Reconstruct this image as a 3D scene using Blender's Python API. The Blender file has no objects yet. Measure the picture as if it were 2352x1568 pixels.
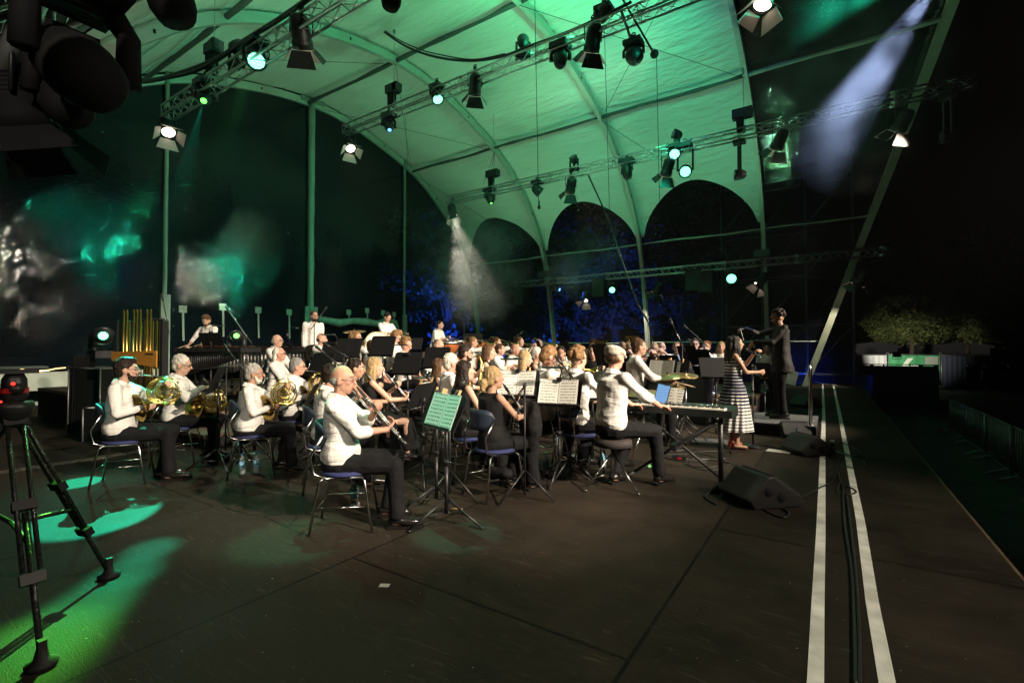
import bpy, math, random
from mathutils import Vector, Matrix, Quaternion, noise
from math import sin, cos, pi, radians, sqrt
random.seed(7)
V = Vector
S = bpy.context.scene
COL = S.collection

# ---------------------------------------------------------------- camera, world, exposure
CAM = V((0, 0, 1.42)); YAW = radians(33.7); PITCH = radians(1.09); FP = 1100.0   # focal length in pixels of a 2352 px wide picture
cd = bpy.data.cameras.new('camera'); cam = bpy.data.objects.new('camera', cd); COL.objects.link(cam)
cam.location = CAM; cam.rotation_euler = (radians(90) + PITCH, 0, YAW)
cd.sensor_width = 36; cd.lens = FP / 2352 * 36; cd.clip_start = 0.05; cd.clip_end = 600
S.camera = cam
w = bpy.data.worlds.new('World'); S.world = w; w.use_nodes = True
nt = w.node_tree; bg = nt.nodes['Background']
sky = nt.nodes.new('ShaderNodeTexSky'); sky.sky_type = 'NISHITA'; sky.sun_disc = False
sky.sun_elevation = radians(-6); sky.sun_rotation = radians(200)
nt.links.new(sky.outputs[0], bg.inputs[0]); bg.inputs[1].default_value = 0.05
S.view_settings.view_transform = 'Standard'; S.view_settings.look = 'None'
S.view_settings.exposure = 0.0; S.view_settings.gamma = 1
cy = S.cycles
cy.use_denoising = True; cy.max_bounces = 5; cy.diffuse_bounces = 2; cy.glossy_bounces = 2
cy.transmission_bounces = 3; cy.transparent_max_bounces = 10; cy.volume_bounces = 0
cy.caustics_reflective = False; cy.caustics_refractive = False; cy.sample_clamp_indirect = 3
cy.use_light_tree = True

# ---------------------------------------------------------------- picture <-> place
_f = V((-sin(YAW) * cos(PITCH), cos(YAW) * cos(PITCH), sin(PITCH)))
_r = V((cos(YAW), sin(YAW), 0)); _u = _r.cross(_f)
def ray(px, py): return _f + _r * ((px - 1176) / FP) + _u * ((784 - py) / FP)
def W(px, py, t): return CAM + ray(px, py) * t
def FL(px, py, z=0.0):
    d = ray(px, py); return CAM + d * ((z - CAM.z) / d.z)
def onY(px, py, y):
    d = ray(px, py); return CAM + d * (y / d.y)
def onX(px, py, x):
    d = ray(px, py); return CAM + d * (x / d.x)

# ---------------------------------------------------------------- materials
MATS = {}
def mat(name, col, rough=0.6, metal=0.0, bump=None, var=0.0, vscale=3.0, spec=0.5, emit=None, trans=0.0, coat=0.0, stretch=None, sss=0):
    if name in MATS: return MATS[name]
    m = bpy.data.materials.new(name); m.use_nodes = True; t = m.node_tree; b = t.nodes['Principled BSDF']
    c = tuple(col) + (1,)
    b.inputs['Base Color'].default_value = c; b.inputs['Roughness'].default_value = rough
    b.inputs['Metallic'].default_value = metal; b.inputs['Specular IOR Level'].default_value = spec
    b.inputs['Coat Weight'].default_value = coat; b.inputs['Transmission Weight'].default_value = trans
    if sss: b.inputs['Subsurface Weight'].default_value = sss; b.inputs['Subsurface Scale'].default_value = 0.02
    if emit:
        b.inputs['Emission Color'].default_value = tuple(emit[0]) + (1,); b.inputs['Emission Strength'].default_value = emit[1]
    co = None
    if var or bump:
        co = t.nodes.new('ShaderNodeTexCoord').outputs['Object']
        if stretch:
            mp = t.nodes.new('ShaderNodeMapping'); mp.inputs['Scale'].default_value = stretch
            t.links.new(co, mp.inputs[0]); co = mp.outputs[0]
    if var:
        n = t.nodes.new('ShaderNodeTexNoise'); n.inputs['Scale'].default_value = vscale; n.inputs['Detail'].default_value = 6
        t.links.new(co, n.inputs['Vector'])
        r = t.nodes.new('ShaderNodeValToRGB'); r.color_ramp.elements[0].position = .3; r.color_ramp.elements[1].position = .7
        r.color_ramp.elements[0].color = tuple(x * (1 - var) for x in col) + (1,)
        r.color_ramp.elements[1].color = tuple(min(1, x * (1 + var)) for x in col) + (1,)
        t.links.new(n.outputs[0], r.inputs[0]); t.links.new(r.outputs[0], b.inputs['Base Color'])
    if bump:
        n = t.nodes.new('ShaderNodeTexNoise'); n.inputs['Scale'].default_value = bump[0]; n.inputs['Detail'].default_value = 4
        t.links.new(co, n.inputs['Vector'])
        bp = t.nodes.new('ShaderNodeBump'); bp.inputs['Strength'].default_value = bump[1]; bp.inputs['Distance'].default_value = bump[2] if len(bump) > 2 else .02
        t.links.new(n.outputs[0], bp.inputs['Height']); t.links.new(bp.outputs[0], b.inputs['Normal'])
    MATS[name] = m
    return m

def cloth(name, col, rough=.8): return mat(name, col, rough, bump=(9, .55, .03), var=.06, spec=.25)
BLACK = mat('black_paint', (.012, .012, .013), .45)
BLACKM = mat('black_matt', (.008, .008, .009), .8, spec=.2)
CHROME = mat('chrome', (.62, .62, .62), .18, 1)
ALU = mat('aluminium_truss', (.55, .56, .55), .35, .85, var=.12, vscale=9)
STEEL = mat('grey_steel', (.28, .29, .29), .45, .7)
BRASS = mat('brass', (.78, .56, .16), .17, 1, bump=(20, .1))
SILVER = mat('silver', (.78, .77, .73), .16, 1)
WOOD = mat('ebony', (.012, .011, .012), .28)
GOLDW = mat('orange_wood', (.42, .19, .03), .5, var=.15, stretch=(1, 1, 8))
COPPER = mat('copper_shell', (.45, .13, .035), .3, .35)
RUBBER = mat('rubber', (.01, .01, .01), .7)
BLUESEAT = mat('blue_upholstery', (.022, .03, .11), .85, bump=(150, .3))
def shirt_mat(name, col):
    m = mat(name, col, .85, bump=(6, .6, .04), spec=.2, stretch=(1, 1, .6)); t = m.node_tree; b = t.nodes['Principled BSDF']; N, L = t.nodes.new, t.links.new
    co = N('ShaderNodeTexCoord'); mp = N('ShaderNodeMapping'); mp.inputs['Scale'].default_value = (3, 3, 8); mp.inputs['Rotation'].default_value = (.5, .6, .3); L(co.outputs['Object'], mp.inputs[0])
    n = N('ShaderNodeTexNoise'); n.inputs['Scale'].default_value = 1; n.inputs['Detail'].default_value = 3; n.inputs['Distortion'].default_value = 1.2; L(mp.outputs[0], n.inputs['Vector'])
    bp = N('ShaderNodeBump'); bp.inputs['Strength'].default_value = .7; bp.inputs['Distance'].default_value = .05; L(n.outputs[0], bp.inputs['Height'])
    old = b.inputs['Normal'].links[0].from_socket; L(old, bp.inputs['Normal']); L(bp.outputs[0], b.inputs['Normal'])
    return m
PAPER = None
GLASSM = mat('water_bottle_plastic', (.75, .9, .92), .06, trans=.75)
LABELM = mat('bottle_label', (.2, .45, .6), .5, var=.6, vscale=30)
CAPM = mat('blue_cap', (.02, .12, .4), .4)
CAPG = mat('green_cap', (.05, .4, .1), .4)
RED = mat('red_plastic', (.5, .02, .02), .4)
TAPEW = mat('white_tape', (.78, .78, .72), .6, var=.3, vscale=5)
CYMB = mat('cymbal_bronze', (.62, .47, .22), .28, .9, bump=(60, .1))

def paper_mat():
    m = bpy.data.materials.new('sheet_music_paper'); m.use_nodes = True; t = m.node_tree; b = t.nodes['Principled BSDF']
    N, L = t.nodes.new, t.links.new
    co = N('ShaderNodeTexCoord'); sp = N('ShaderNodeSeparateXYZ'); L(co.outputs['Object'], sp.inputs[0])
    def M(op, a, bb=None):
        n = N('ShaderNodeMath'); n.operation = op
        for i, v in enumerate((a, bb)):
            if v is None: continue
            if isinstance(v, (int, float)): n.inputs[i].default_value = v
            else: L(v, n.inputs[i])
        return n.outputs[0]
    z = sp.outputs['Z']; x = sp.outputs['X']
    fr = M('FRACT', M('MULTIPLY', z, 31.0))
    band = M('MULTIPLY', M('GREATER_THAN', fr, .3), M('LESS_THAN', fr, .75))
    n = N('ShaderNodeTexNoise'); n.inputs['Scale'].default_value = 120; L(co.outputs['Object'], n.inputs['Vector'])
    dk = M('MULTIPLY', band, M('GREATER_THAN', n.outputs[0], .47))
    mar = M('LESS_THAN', M('ABSOLUTE', M('SUBTRACT', M('ABSOLUTE', x), .108)), .088)
    dk = M('MULTIPLY', dk, mar)
    mx = N('ShaderNodeMix'); mx.data_type = 'RGBA'; mx.inputs[6].default_value = (.78, .77, .7, 1); mx.inputs[7].default_value = (.22, .22, .2, 1)
    L(dk, mx.inputs[0]); L(mx.outputs[2], b.inputs['Base Color']); b.inputs['Roughness'].default_value = .8
    return m
PAPER = paper_mat()

# ---------------------------------------------------------------- mesh building
def frame(d, up=V((0, 0, 1))):
    d = d.normalized()
    if abs(d.dot(up)) > .98: up = V((0, 1, 0)) if abs(d.y) < .9 else V((1, 0, 0))
    x = d.cross(up).normalized(); y = x.cross(d).normalized()
    return x, y, d
class MB:
    def __init__(s): s.v = []; s.f = []; s.mi = []; s.sm = []
    def add(s, vs, fs, mi=0, smooth=True):
        o = len(s.v); s.v += [tuple(p) for p in vs]
        s.f += [tuple(i + o for i in f) for f in fs]; s.mi += [mi] * len(fs); s.sm += [smooth] * len(fs)
        return s
    def box(s, c, size, M=None, mi=0):
        a, b, d = [q / 2 for q in size]; c = V(c)
        vs = [V((x, y, z)) for x in (-a, a) for y in (-b, b) for z in (-d, d)]
        if M is not None: vs = [M.to_3x3() @ p for p in vs]
        vs = [p + c for p in vs]
        return s.add(vs, [(0, 1, 3, 2), (4, 6, 7, 5), (0, 4, 5, 1), (2, 3, 7, 6), (0, 2, 6, 4), (1, 5, 7, 3)], mi, False)
    def tube(s, pts, r, n=8, closed=False, mi=0, caps=True, flat=1.0, up=None):
        pts = [V(p) for p in pts]; k = len(pts)
        if not isinstance(r, (list, tuple)): r = [r] * k
        x = None; vs = []
        for i, p in enumerate(pts):
            if closed: d = pts[(i + 1) % k] - pts[i - 1]
            else: d = pts[min(i + 1, k - 1)] - pts[max(i - 1, 0)]
            if d.length < 1e-9: d = V((0, 0, 1))
            d.normalize()
            if x is None: x, y, _ = frame(d, up or V((0, 0, 1)))
            else:
                x = (x - d * x.dot(d));
                x = x.normalized() if x.length > 1e-6 else frame(d)[0]
            y = d.cross(x)
            for j in range(n):
                a = 2 * pi * j / n; vs.append(p + x * (cos(a) * r[i]) + y * (sin(a) * r[i] * flat))
        fs = []
        for i in range(k if closed else k - 1):
            for j in range(n):
                a, b = i * n + j, i * n + (j + 1) % n; c = ((i + 1) % k) * n
                fs.append((a, b, c + (j + 1) % n, c + j))
        if not closed and caps: fs += [tuple(range(n - 1, -1, -1)), tuple(range((k - 1) * n, k * n))]
        return s.add(vs, fs, mi)
    def bar(s, a, b, r, r2=None, n=8, mi=0): return s.tube([a, b], [r, r if r2 is None else r2], n, mi=mi)
    def beam(s, a, b, w, h, up=V((0, 0, 1)), mi=0):
        a, b = V(a), V(b); x, y, d = frame(b - a, V(up)); vs = []
        for p in (a, b): vs += [p + x * (i * w / 2) + y * (j * h / 2) for i, j in ((-1, -1), (1, -1), (1, 1), (-1, 1))]
        return s.add(vs, [(3, 2, 1, 0), (4, 5, 6, 7), (0, 1, 5, 4), (1, 2, 6, 5), (2, 3, 7, 6), (3, 0, 4, 7)], mi, False)
    def ell(s, c, r, M=None, nu=12, nv=8, mi=0):
        c = V(c); r = (r, r, r) if isinstance(r, (int, float)) else r; vs = []
        for i in range(1, nv):
            th = pi * i / nv
            for j in range(nu):
                a = 2 * pi * j / nu
                vs.append(V((r[0] * sin(th) * cos(a), r[1] * sin(th) * sin(a), r[2] * cos(th))))
        vs += [V((0, 0, r[2])), V((0, 0, -r[2]))]
        if M is not None: vs = [M.to_3x3() @ p for p in vs]
        vs = [p + c for p in vs]; fs = []
        for i in range(nv - 2):
            for j in range(nu):
                a, b = i * nu + j, i * nu + (j + 1) % nu
                fs.append((a, a + nu, b + nu, b))
        T, B = len(vs) - 2, len(vs) - 1
        for j in range(nu):
            fs.append((T, j, (j + 1) % nu)); o = (nv - 2) * nu; fs.append((B, o + (j + 1) % nu, o + j))
        return s.add(vs, fs, mi)
    def cap(s, a, b, ra, rb=None, n=9):   # rounded limb segment
        rb = ra if rb is None else rb; a, b = V(a), V(b); d = (b - a)
        L = d.length
        if L < 1e-6: return s.ell(a, ra)
        d /= L; P = []; R = []
        for k in (90, 55, 25): P.append(a - d * (ra * sin(radians(k)))); R.append(max(ra * cos(radians(k)), ra * .04))
        P += [a, b]; R += [ra, rb]
        for k in (25, 55, 90): P.append(b + d * (rb * sin(radians(k)))); R.append(max(rb * cos(radians(k)), rb * .04))
        return s.tube(P, R, n)
    def lathe(s, prof, o=(0, 0, 0), axis=(0, 0, 1), n=20, mi=0, f=None):
        o = V(o); x, y, d = frame(V(axis)); vs = []; k = len(prof)
        for r, z in prof:
            for j in range(n):
                a = 2 * pi * j / n; q = r * (f(a, z) if f else 1)
                vs.append(o + d * z + x * (q * cos(a)) + y * (q * sin(a)))
        fs = [(i * n + j, i * n + (j + 1) % n, (i + 1) * n + (j + 1) % n, (i + 1) * n + j) for i in range(k - 1) for j in range(n)]
        return s.add(vs, fs, mi)
    def prism(s, out, d, mi=0, smooth=False):   # closed outline (3d points) pushed along d
        out = [V(p) for p in out]; d = V(d); k = len(out)
        vs = out + [p + d for p in out]
        fs = [tuple(range(k - 1, -1, -1)), tuple(range(k, 2 * k))] + [(i, (i + 1) % k, k + (i + 1) % k, k + i) for i in range(k)]
        return s.add(vs, fs, mi, smooth)
    def loft(s, rings, n=14):   # rings: (centre, rx, ry) horizontal-ish ellipses, closed ends
        vs = []
        for c, rx, ry in rings:
            for j in range(n):
                a = 2 * pi * j / n; ca, sa = cos(a), sin(a)
                vs.append(V(c) + V((rx * ca, ry * sa, 0)))
        k = len(rings)
        fs = [(i * n + j, i * n + (j + 1) % n, (i + 1) * n + (j + 1) % n, (i + 1) * n + j) for i in range(k - 1) for j in range(n)]
        fs += [tuple(range(n - 1, -1, -1)), tuple(range((k - 1) * n, k * n))]
        return s.add(vs, fs)
    def xf(s, M): s.v = [tuple(M @ V(p)) for p in s.v]; return s
    def build(s, name, mats, parent=None, loc=None, rz=0):
        me = bpy.data.meshes.new(name); me.from_pydata(s.v, [], s.f)
        for m in (mats if isinstance(mats, (list, tuple)) else [mats]): me.materials.append(m)
        me.polygons.foreach_set('material_index', s.mi); me.polygons.foreach_set('use_smooth', s.sm); me.update()
        o = bpy.data.objects.new(name, me); COL.objects.link(o)
        if parent: o.parent = parent
        if loc is not None: o.location = loc
        if rz: o.rotation_euler[2] = rz
        return o
def tag(o, label=None, cat=None, group=None, kind=None):
    if label: o['label'] = label
    if cat: o['category'] = cat
    if group: o['group'] = group
    if kind: o['kind'] = kind
    return o
def thing(name, label, cat, loc=(0, 0, 0), rz=0, group=None):
    o = bpy.data.objects.new(name, None); COL.objects.link(o); o.location = loc; o.rotation_euler = (0, 0, rz)
    o.empty_display_size = .2
    return tag(o, label, cat, group)
def dup(o, loc, rz, label=None, group=None):
    r = o.copy(); COL.objects.link(r); r.location = loc; r.rotation_euler = (0, 0, rz)
    if label: r['label'] = label
    if group: r['group'] = group
    def rec(a, b):
        for ch in [c for c in bpy.data.objects if c.parent == a]:
            k = ch.copy(); COL.objects.link(k); k.parent = b; rec(ch, k)
    rec(o, r)
    return r
def voxel(o, size, disp=0, tsize=.1, smooth=2):
    m = o.modifiers.new('remesh', 'REMESH'); m.mode = 'VOXEL'; m.voxel_size = size; m.use_smooth_shade = True
    if smooth:
        q = o.modifiers.new('smooth', 'SMOOTH'); q.iterations = smooth; q.factor = .5
    if disp:
        tx = TX.get(tsize)
        if not tx:
            tx = bpy.data.textures.new('folds', 'CLOUDS'); tx.noise_scale = tsize; tx.noise_depth = 1; TX[tsize] = tx
        d = o.modifiers.new('folds', 'DISPLACE'); d.texture = tx; d.strength = disp; d.mid_level = .5; d.texture_coords = 'LOCAL'
    return o
TX = {}
def arc(c, a, b, r0, a0, a1, n=16):
    return [V(c) + V(a) * (r0 * cos(a0 + (a1 - a0) * i / n)) + V(b) * (r0 * sin(a0 + (a1 - a0) * i / n)) for i in range(n + 1)]
def spot(parent, loc, target, power, col, ang=30, blend=.4, r=.06):
    l = bpy.data.lights.new('lamp_light', 'SPOT'); l.energy = power; l.color = col; l.spot_size = radians(ang); l.spot_blend = blend; l.shadow_soft_size = r
    o = bpy.data.objects.new('lamp_light', l); COL.objects.link(o)
    loc = V(loc); o.rotation_euler = (V(target) - loc).to_track_quat('-Z', 'Y').to_euler()
    if parent:
        o.parent = parent; loc = loc - parent.location
    o.location = loc
    return o
WARM = (1, .85, .67); GREEN = (.04, 1, .42); CYANG = (.02, 1, .55); BLUE = (.03, .12, 1); SOFTG = (.46, 1, .56)
# ================================================================ THE SETTING
def floor_mat():
    m = bpy.data.materials.new('stage_plywood'); m.use_nodes = True; t = m.node_tree; b = t.nodes['Principled BSDF']
    N, L = t.nodes.new, t.links.new
    g = N('ShaderNodeNewGeometry'); mp = N('ShaderNodeMapping'); mp.inputs['Rotation'].default_value = (0, 0, radians(90)); mp.inputs['Location'].default_value = (.2, -1.17, 0)
    L(g.outputs['Position'], mp.inputs[0])
    br = N('ShaderNodeTexBrick'); br.inputs['Scale'].default_value = 1; br.inputs['Brick Width'].default_value = 3.9; br.inputs['Row Height'].default_value = 1.96
    br.inputs['Mortar Size'].default_value = .01; br.inputs['Mortar Smooth'].default_value = .0; br.offset = .5
    br.inputs['Color1'].default_value = (.0175, .0135, .010, 1); br.inputs['Color2'].default_value = (.028, .0215, .0155, 1); br.inputs['Mortar'].default_value = (.006, .005, .004, 1)
    L(mp.outputs[0], br.inputs['Vector'])
    n = N('ShaderNodeTexNoise'); n.inputs['Scale'].default_value = .9; n.inputs['Detail'].default_value = 8; n.inputs['Roughness'].default_value = .65; L(g.outputs['Position'], n.inputs['Vector'])
    r = N('ShaderNodeMapRange'); r.inputs['From Min'].default_value = .3; r.inputs['From Max'].default_value = .7; r.inputs['To Min'].default_value = .4; r.inputs['To Max'].default_value = 1.7; L(n.outputs[0], r.inputs[0])
    mx = N('ShaderNodeMix'); mx.data_type = 'RGBA'; mx.blend_type = 'MULTIPLY'; mx.inputs[0].default_value = 1
    L(br.outputs[0], mx.inputs[6]); L(r.outputs[0], mx.inputs[7])
    # scuffs: long thin pale marks, and specks of dirt
    mp2 = N('ShaderNodeMapping'); mp2.inputs['Scale'].default_value = (2.2, 22, 1); mp2.inputs['Rotation'].default_value = (0, 0, radians(28)); L(g.outputs['Position'], mp2.inputs[0])
    n2 = N('ShaderNodeTexNoise'); n2.inputs['Scale'].default_value = 1; n2.inputs['Detail'].default_value = 7; n2.inputs['Distortion'].default_value = 3.5; L(mp2.outputs[0], n2.inputs['Vector'])
    r2 = N('ShaderNodeMapRange'); r2.inputs['From Min'].default_value = .58; r2.inputs['From Max'].default_value = .78; r2.inputs['To Max'].default_value = .32; L(n2.outputs[0], r2.inputs[0])
    mx2 = N('ShaderNodeMix'); mx2.data_type = 'RGBA'; L(r2.outputs[0], mx2.inputs[0]); L(mx.outputs[2], mx2.inputs[6]); mx2.inputs[7].default_value = (.15, .13, .10, 1)
    n3 = N('ShaderNodeTexNoise'); n3.inputs['Scale'].default_value = 55; n3.inputs['Detail'].default_value = 1; L(g.outputs['Position'], n3.inputs['Vector'])
    r3 = N('ShaderNodeMapRange'); r3.inputs['From Min'].default_value = .79; r3.inputs['From Max'].default_value = .8; L(n3.outputs[0], r3.inputs[0])
    mx3 = N('ShaderNodeMix'); mx3.data_type = 'RGBA'; L(r3.outputs[0], mx3.inputs[0]); L(mx2.outputs[2], mx3.inputs[6]); mx3.inputs[7].default_value = (.45, .4, .28, 1)
    L(mx3.outputs[2], b.inputs['Base Color'])
    r4 = N('ShaderNodeMapRange'); r4.inputs['From Min'].default_value = .3; r4.inputs['From Max'].default_value = .7; r4.inputs['To Min'].default_value = .5; r4.inputs['To Max'].default_value = .8; L(n.outputs[0], r4.inputs[0]); L(r4.outputs[0], b.inputs['Roughness'])
    v = N('ShaderNodeTexVoronoi'); v.inputs['Scale'].default_value = 160; L(g.outputs['Position'], v.inputs['Vector'])
    bp = N('ShaderNodeBump'); bp.inputs['Strength'].default_value = .35; bp.inputs['Distance'].default_value = .004; L(v.outputs[0], bp.inputs['Height']); L(bp.outputs[0], b.inputs['Normal'])
    b.inputs['Specular IOR Level'].default_value = .1
    return m
FLOORM = floor_mat()
RISERM = mat('riser_top_board', (.10, .062, .04), .55, var=.2, vscale=2, bump=(60, .15))
SKIRTM = mat('black_riser_skirt', (.012, .011, .011), .9)
EDGE = .97
mb = MB(); mb.box(((EDGE - 19) / 2, 11, -.1), (EDGE + 19, 28, .2)); mb.build('stage_floor', FLOORM)['kind'] = 'structure'
mb = MB(); mb.box((EDGE - .03, 11, -.7), (.04, 28, .99)); mb.build('stage_front_skirt', SKIRTM)['kind'] = 'structure'
mb = MB(); mb.box((EDGE + .012, 11, -.03), (.02, 28, .05)); mb.build('stage_edge_trim', mat('worn_edge', (.09, .06, .03), .7, var=.5, vscale=8))['kind'] = 'structure'
GROUND = mat('ground_asphalt', (.035, .037, .035), .85, var=.35, vscale=2, bump=(30, .4))
mb = MB(); mb.add([(-300, -200, -1.2), (300, -200, -1.2), (300, 400, -1.2), (-300, 400, -1.2)], [(0, 1, 2, 3)]); mb.build('ground', GROUND)['kind'] = 'structure'

def riser(label, x0, x1, y0, y1, h, lo=0.0):
    t = thing('riser_platform', label, 'stage riser', ((x0 + x1) / 2, (y0 + y1) / 2, lo), 0, 'stage risers under the orchestra')
    a, b = x1 - x0, y1 - y0
    m = MB(); m.box((0, 0, (h - lo) / 2 - .03), (a - .02, b - .02, h - lo - .06)); m.build('skirt', SKIRTM, t)
    m = MB(); m.box((0, 0, h - lo - .03), (a, b, .06)); m.build('deck', RISERM, t)
riser('low brown riser step right behind the seated horn players', -8.5, -7.55, 3.3, 7.0, .2)
riser('long brown riser deck above the low step at the left', -9.95, -8.5, 3.3, 7.0, .4)
riser('tall black riser at the back carrying the xylophone and timpani', -14.6, -9.95, 3.0, 19.5, .6)
riser('low riser in the middle under the trumpet players', -8.4, -6.7, 7.02, 15.4, .2)
riser('middle riser deck behind the long-haired clarinetists', -9.93, -8.4, 7.02, 15.4, .4)
riser('far riser deck under the trombones and tubas', -8.38, -1.4, 11.9, 17.0, .4, .0)
riser('low far riser under the flutes opposite the camera', -6.68, -1.4, 10.4, 11.88, .2)

# short two-step stair by the riser
STEP = mat('stair_tread', (.12, .1, .08), .7, bump=(80, .4))
a = FL(262, 985)
t = thing('stage_stairs', 'small two-step metal stair with white edges left of the horn players', 'stairs', (a.x, a.y, 0), radians(90))
for k, (y, z) in enumerate(((0, .2), (.36, .4))):
    m = MB(); m.box((0, y, z - .02), (.75, .32, .035)); m.build('tread', STEP, t)
    m = MB(); m.box((0, y - .15, z + .002), (.75, .045, .012)); m.build('edge_strip', TAPEW, t)
    m = MB()
    for sx in (-.36, .36):
        for sy in (-.14, .14): m.box((sx, y + sy, z / 2 - .02), (.035, .035, z - .05))
        m.box((sx, y, .06), (.03, .3, .03))
    m.build('leg_frame', STEEL, t)

# checker plate strip across the seam of the stage
def checker():
    m = bpy.data.materials.new('checker_plate'); m.use_nodes = True; t = m.node_tree; b = t.nodes['Principled BSDF']
    N, L = t.nodes.new, t.links.new; g = N('ShaderNodeNewGeometry')
    wv = N('ShaderNodeTexVoronoi'); wv.inputs['Scale'].default_value = 22; L(g.outputs['Position'], wv.inputs['Vector'])
    r = N('ShaderNodeMapRange'); r.inputs['From Min'].default_value = .25; r.inputs['From Max'].default_value = .45; L(wv.outputs[0], r.inputs[0])
    mx = N('ShaderNodeMix'); mx.data_type = 'RGBA'; mx.inputs[6].default_value = (.42, .38, .32, 1); mx.inputs[7].default_value = (.1, .085, .07, 1); L(r.outputs[0], mx.inputs[0]); L(mx.outputs[2], b.inputs['Base Color'])
    b.inputs['Metallic'].default_value = .5; b.inputs['Roughness'].default_value = .4
    bp = N('ShaderNodeBump'); bp.inputs['Strength'].default_value = .8; bp.inputs['Distance'].default_value = .01; bp.invert = True; L(wv.outputs[0], bp.inputs['Height']); L(bp.outputs[0], b.inputs['Normal'])
    return m
CHK = checker()
def flatstrip(name, pts, wd, m, z, label, cat, group=None, th=.004):
    b = MB(); n = len(pts); L = []; R = []
    for i, p in enumerate(pts):
        d = (V(pts[min(i + 1, n - 1)]) - V(pts[max(i - 1, 0)])); d.z = 0; d.normalize(); s = V((d.y, -d.x, 0)) * wd / 2
        L.append(V(p) - s); R.append(V(p) + s)
    for i in range(n - 1):
        q = [L[i], L[i + 1], R[i + 1], R[i]]; q = [V((p.x, p.y, z)) for p in q]; b.prism(q[::-1], (0, 0, th))
    o = b.build(name, m); tag(o, label, cat, group); return o
p0, p1 = V((-7.98, -1.0, 0)), V((-8.15, 3.25, 0))
flatstrip('checker_plate_strip', [p0, V((-8.05, 1.2, 0)), p1], .2, CHK, .002, 'worn metal checker plate strip across the floor behind the horn players', 'floor strip')
TA = [FL(1866, 1700), FL(1873, 1568), FL(1879, 1380), FL(1885, 1230), FL(1889, 1072), FL(1892, 960), FL(1890, 882)]
TB = [FL(2070, 1700), FL(2038, 1568), FL(2003, 1380), FL(1977, 1200), FL(1952, 1072), FL(1930, 960), FL(1914, 882)]
flatstrip('floor_tape', TA, .062, TAPEW, .001, 'left white tape line along the stage edge, passing under the floor monitor', 'tape', 'white tape lines', .003)
flatstrip('floor_tape', TB, .062, TAPEW, .001, 'right white tape line, the one nearer the stage edge', 'tape', 'white tape lines', .003)
flatstrip('floor_tape', [FL(1858, 875), FL(1925, 885)], .06, TAPEW, .001, 'short white tape line across the far end of the stage', 'tape', 'white tape lines', .003)

# ---------------------------------------------------------------- the tent
PROF = [(22.75, -.2), (22.6, 1.2), (22.25, 3.2), (21.85, 5.0), (21.4, 6.4), (20.7, 7.6), (19.6, 8.75), (18.3, 9.75), (16.8, 10.5), (15.2, 11.0), (13.6, 11.35), (12, 11.5)]
PROF = PROF + [(24 - y, z) for y, z in PROF[-2::-1] if z > 7.5] + [(1.4, 5.2), (-.5, 2.6), (-2.6, -.2)]
def resample(P, n):
    L = [0]
    for a, b in zip(P, P[1:]): L.append(L[-1] + math.hypot(b[0] - a[0], b[1] - a[1]))
    out = []
    for i in range(n + 1):
        s = L[-1] * i / n; k = 0
        while k < len(P) - 2 and L[k + 1] < s: k += 1
        u = (s - L[k]) / (L[k + 1] - L[k]); out.append((P[k][0] + (P[k + 1][0] - P[k][0]) * u, P[k][1] + (P[k + 1][1] - P[k][1]) * u))
    return out
def smoothp(P, it=3):
    for _ in range(it):
        Q = [P[0]]
        for a, b in zip(P, P[1:]): Q += [(a[0] * .75 + b[0] * .25, a[1] * .75 + b[1] * .25), (a[0] * .25 + b[0] * .75, a[1] * .25 + b[1] * .75)]
        P = Q + [P[-1]]
    return P
PROF = resample(smoothp(PROF, 2), 96)
AX = [-17.2, -12.2, -7.2, -2.2]
ARCHM = mat('arch_aluminium', (.42, .45, .40), .5, .25, var=.08, vscale=4)
PVC = mat('white_tent_membrane', (.66, .68, .62), .55, var=.05, vscale=1.2, bump=(4.5, .8, .16), stretch=(.3, 1.1, 1.1), spec=.3)
PVCT = mat('tent_band', (.42, .47, .40), .6, var=.1, vscale=6, bump=(12, .4))
PURL = mat('dark_purlin', (.06, .07, .065), .6)
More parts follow.
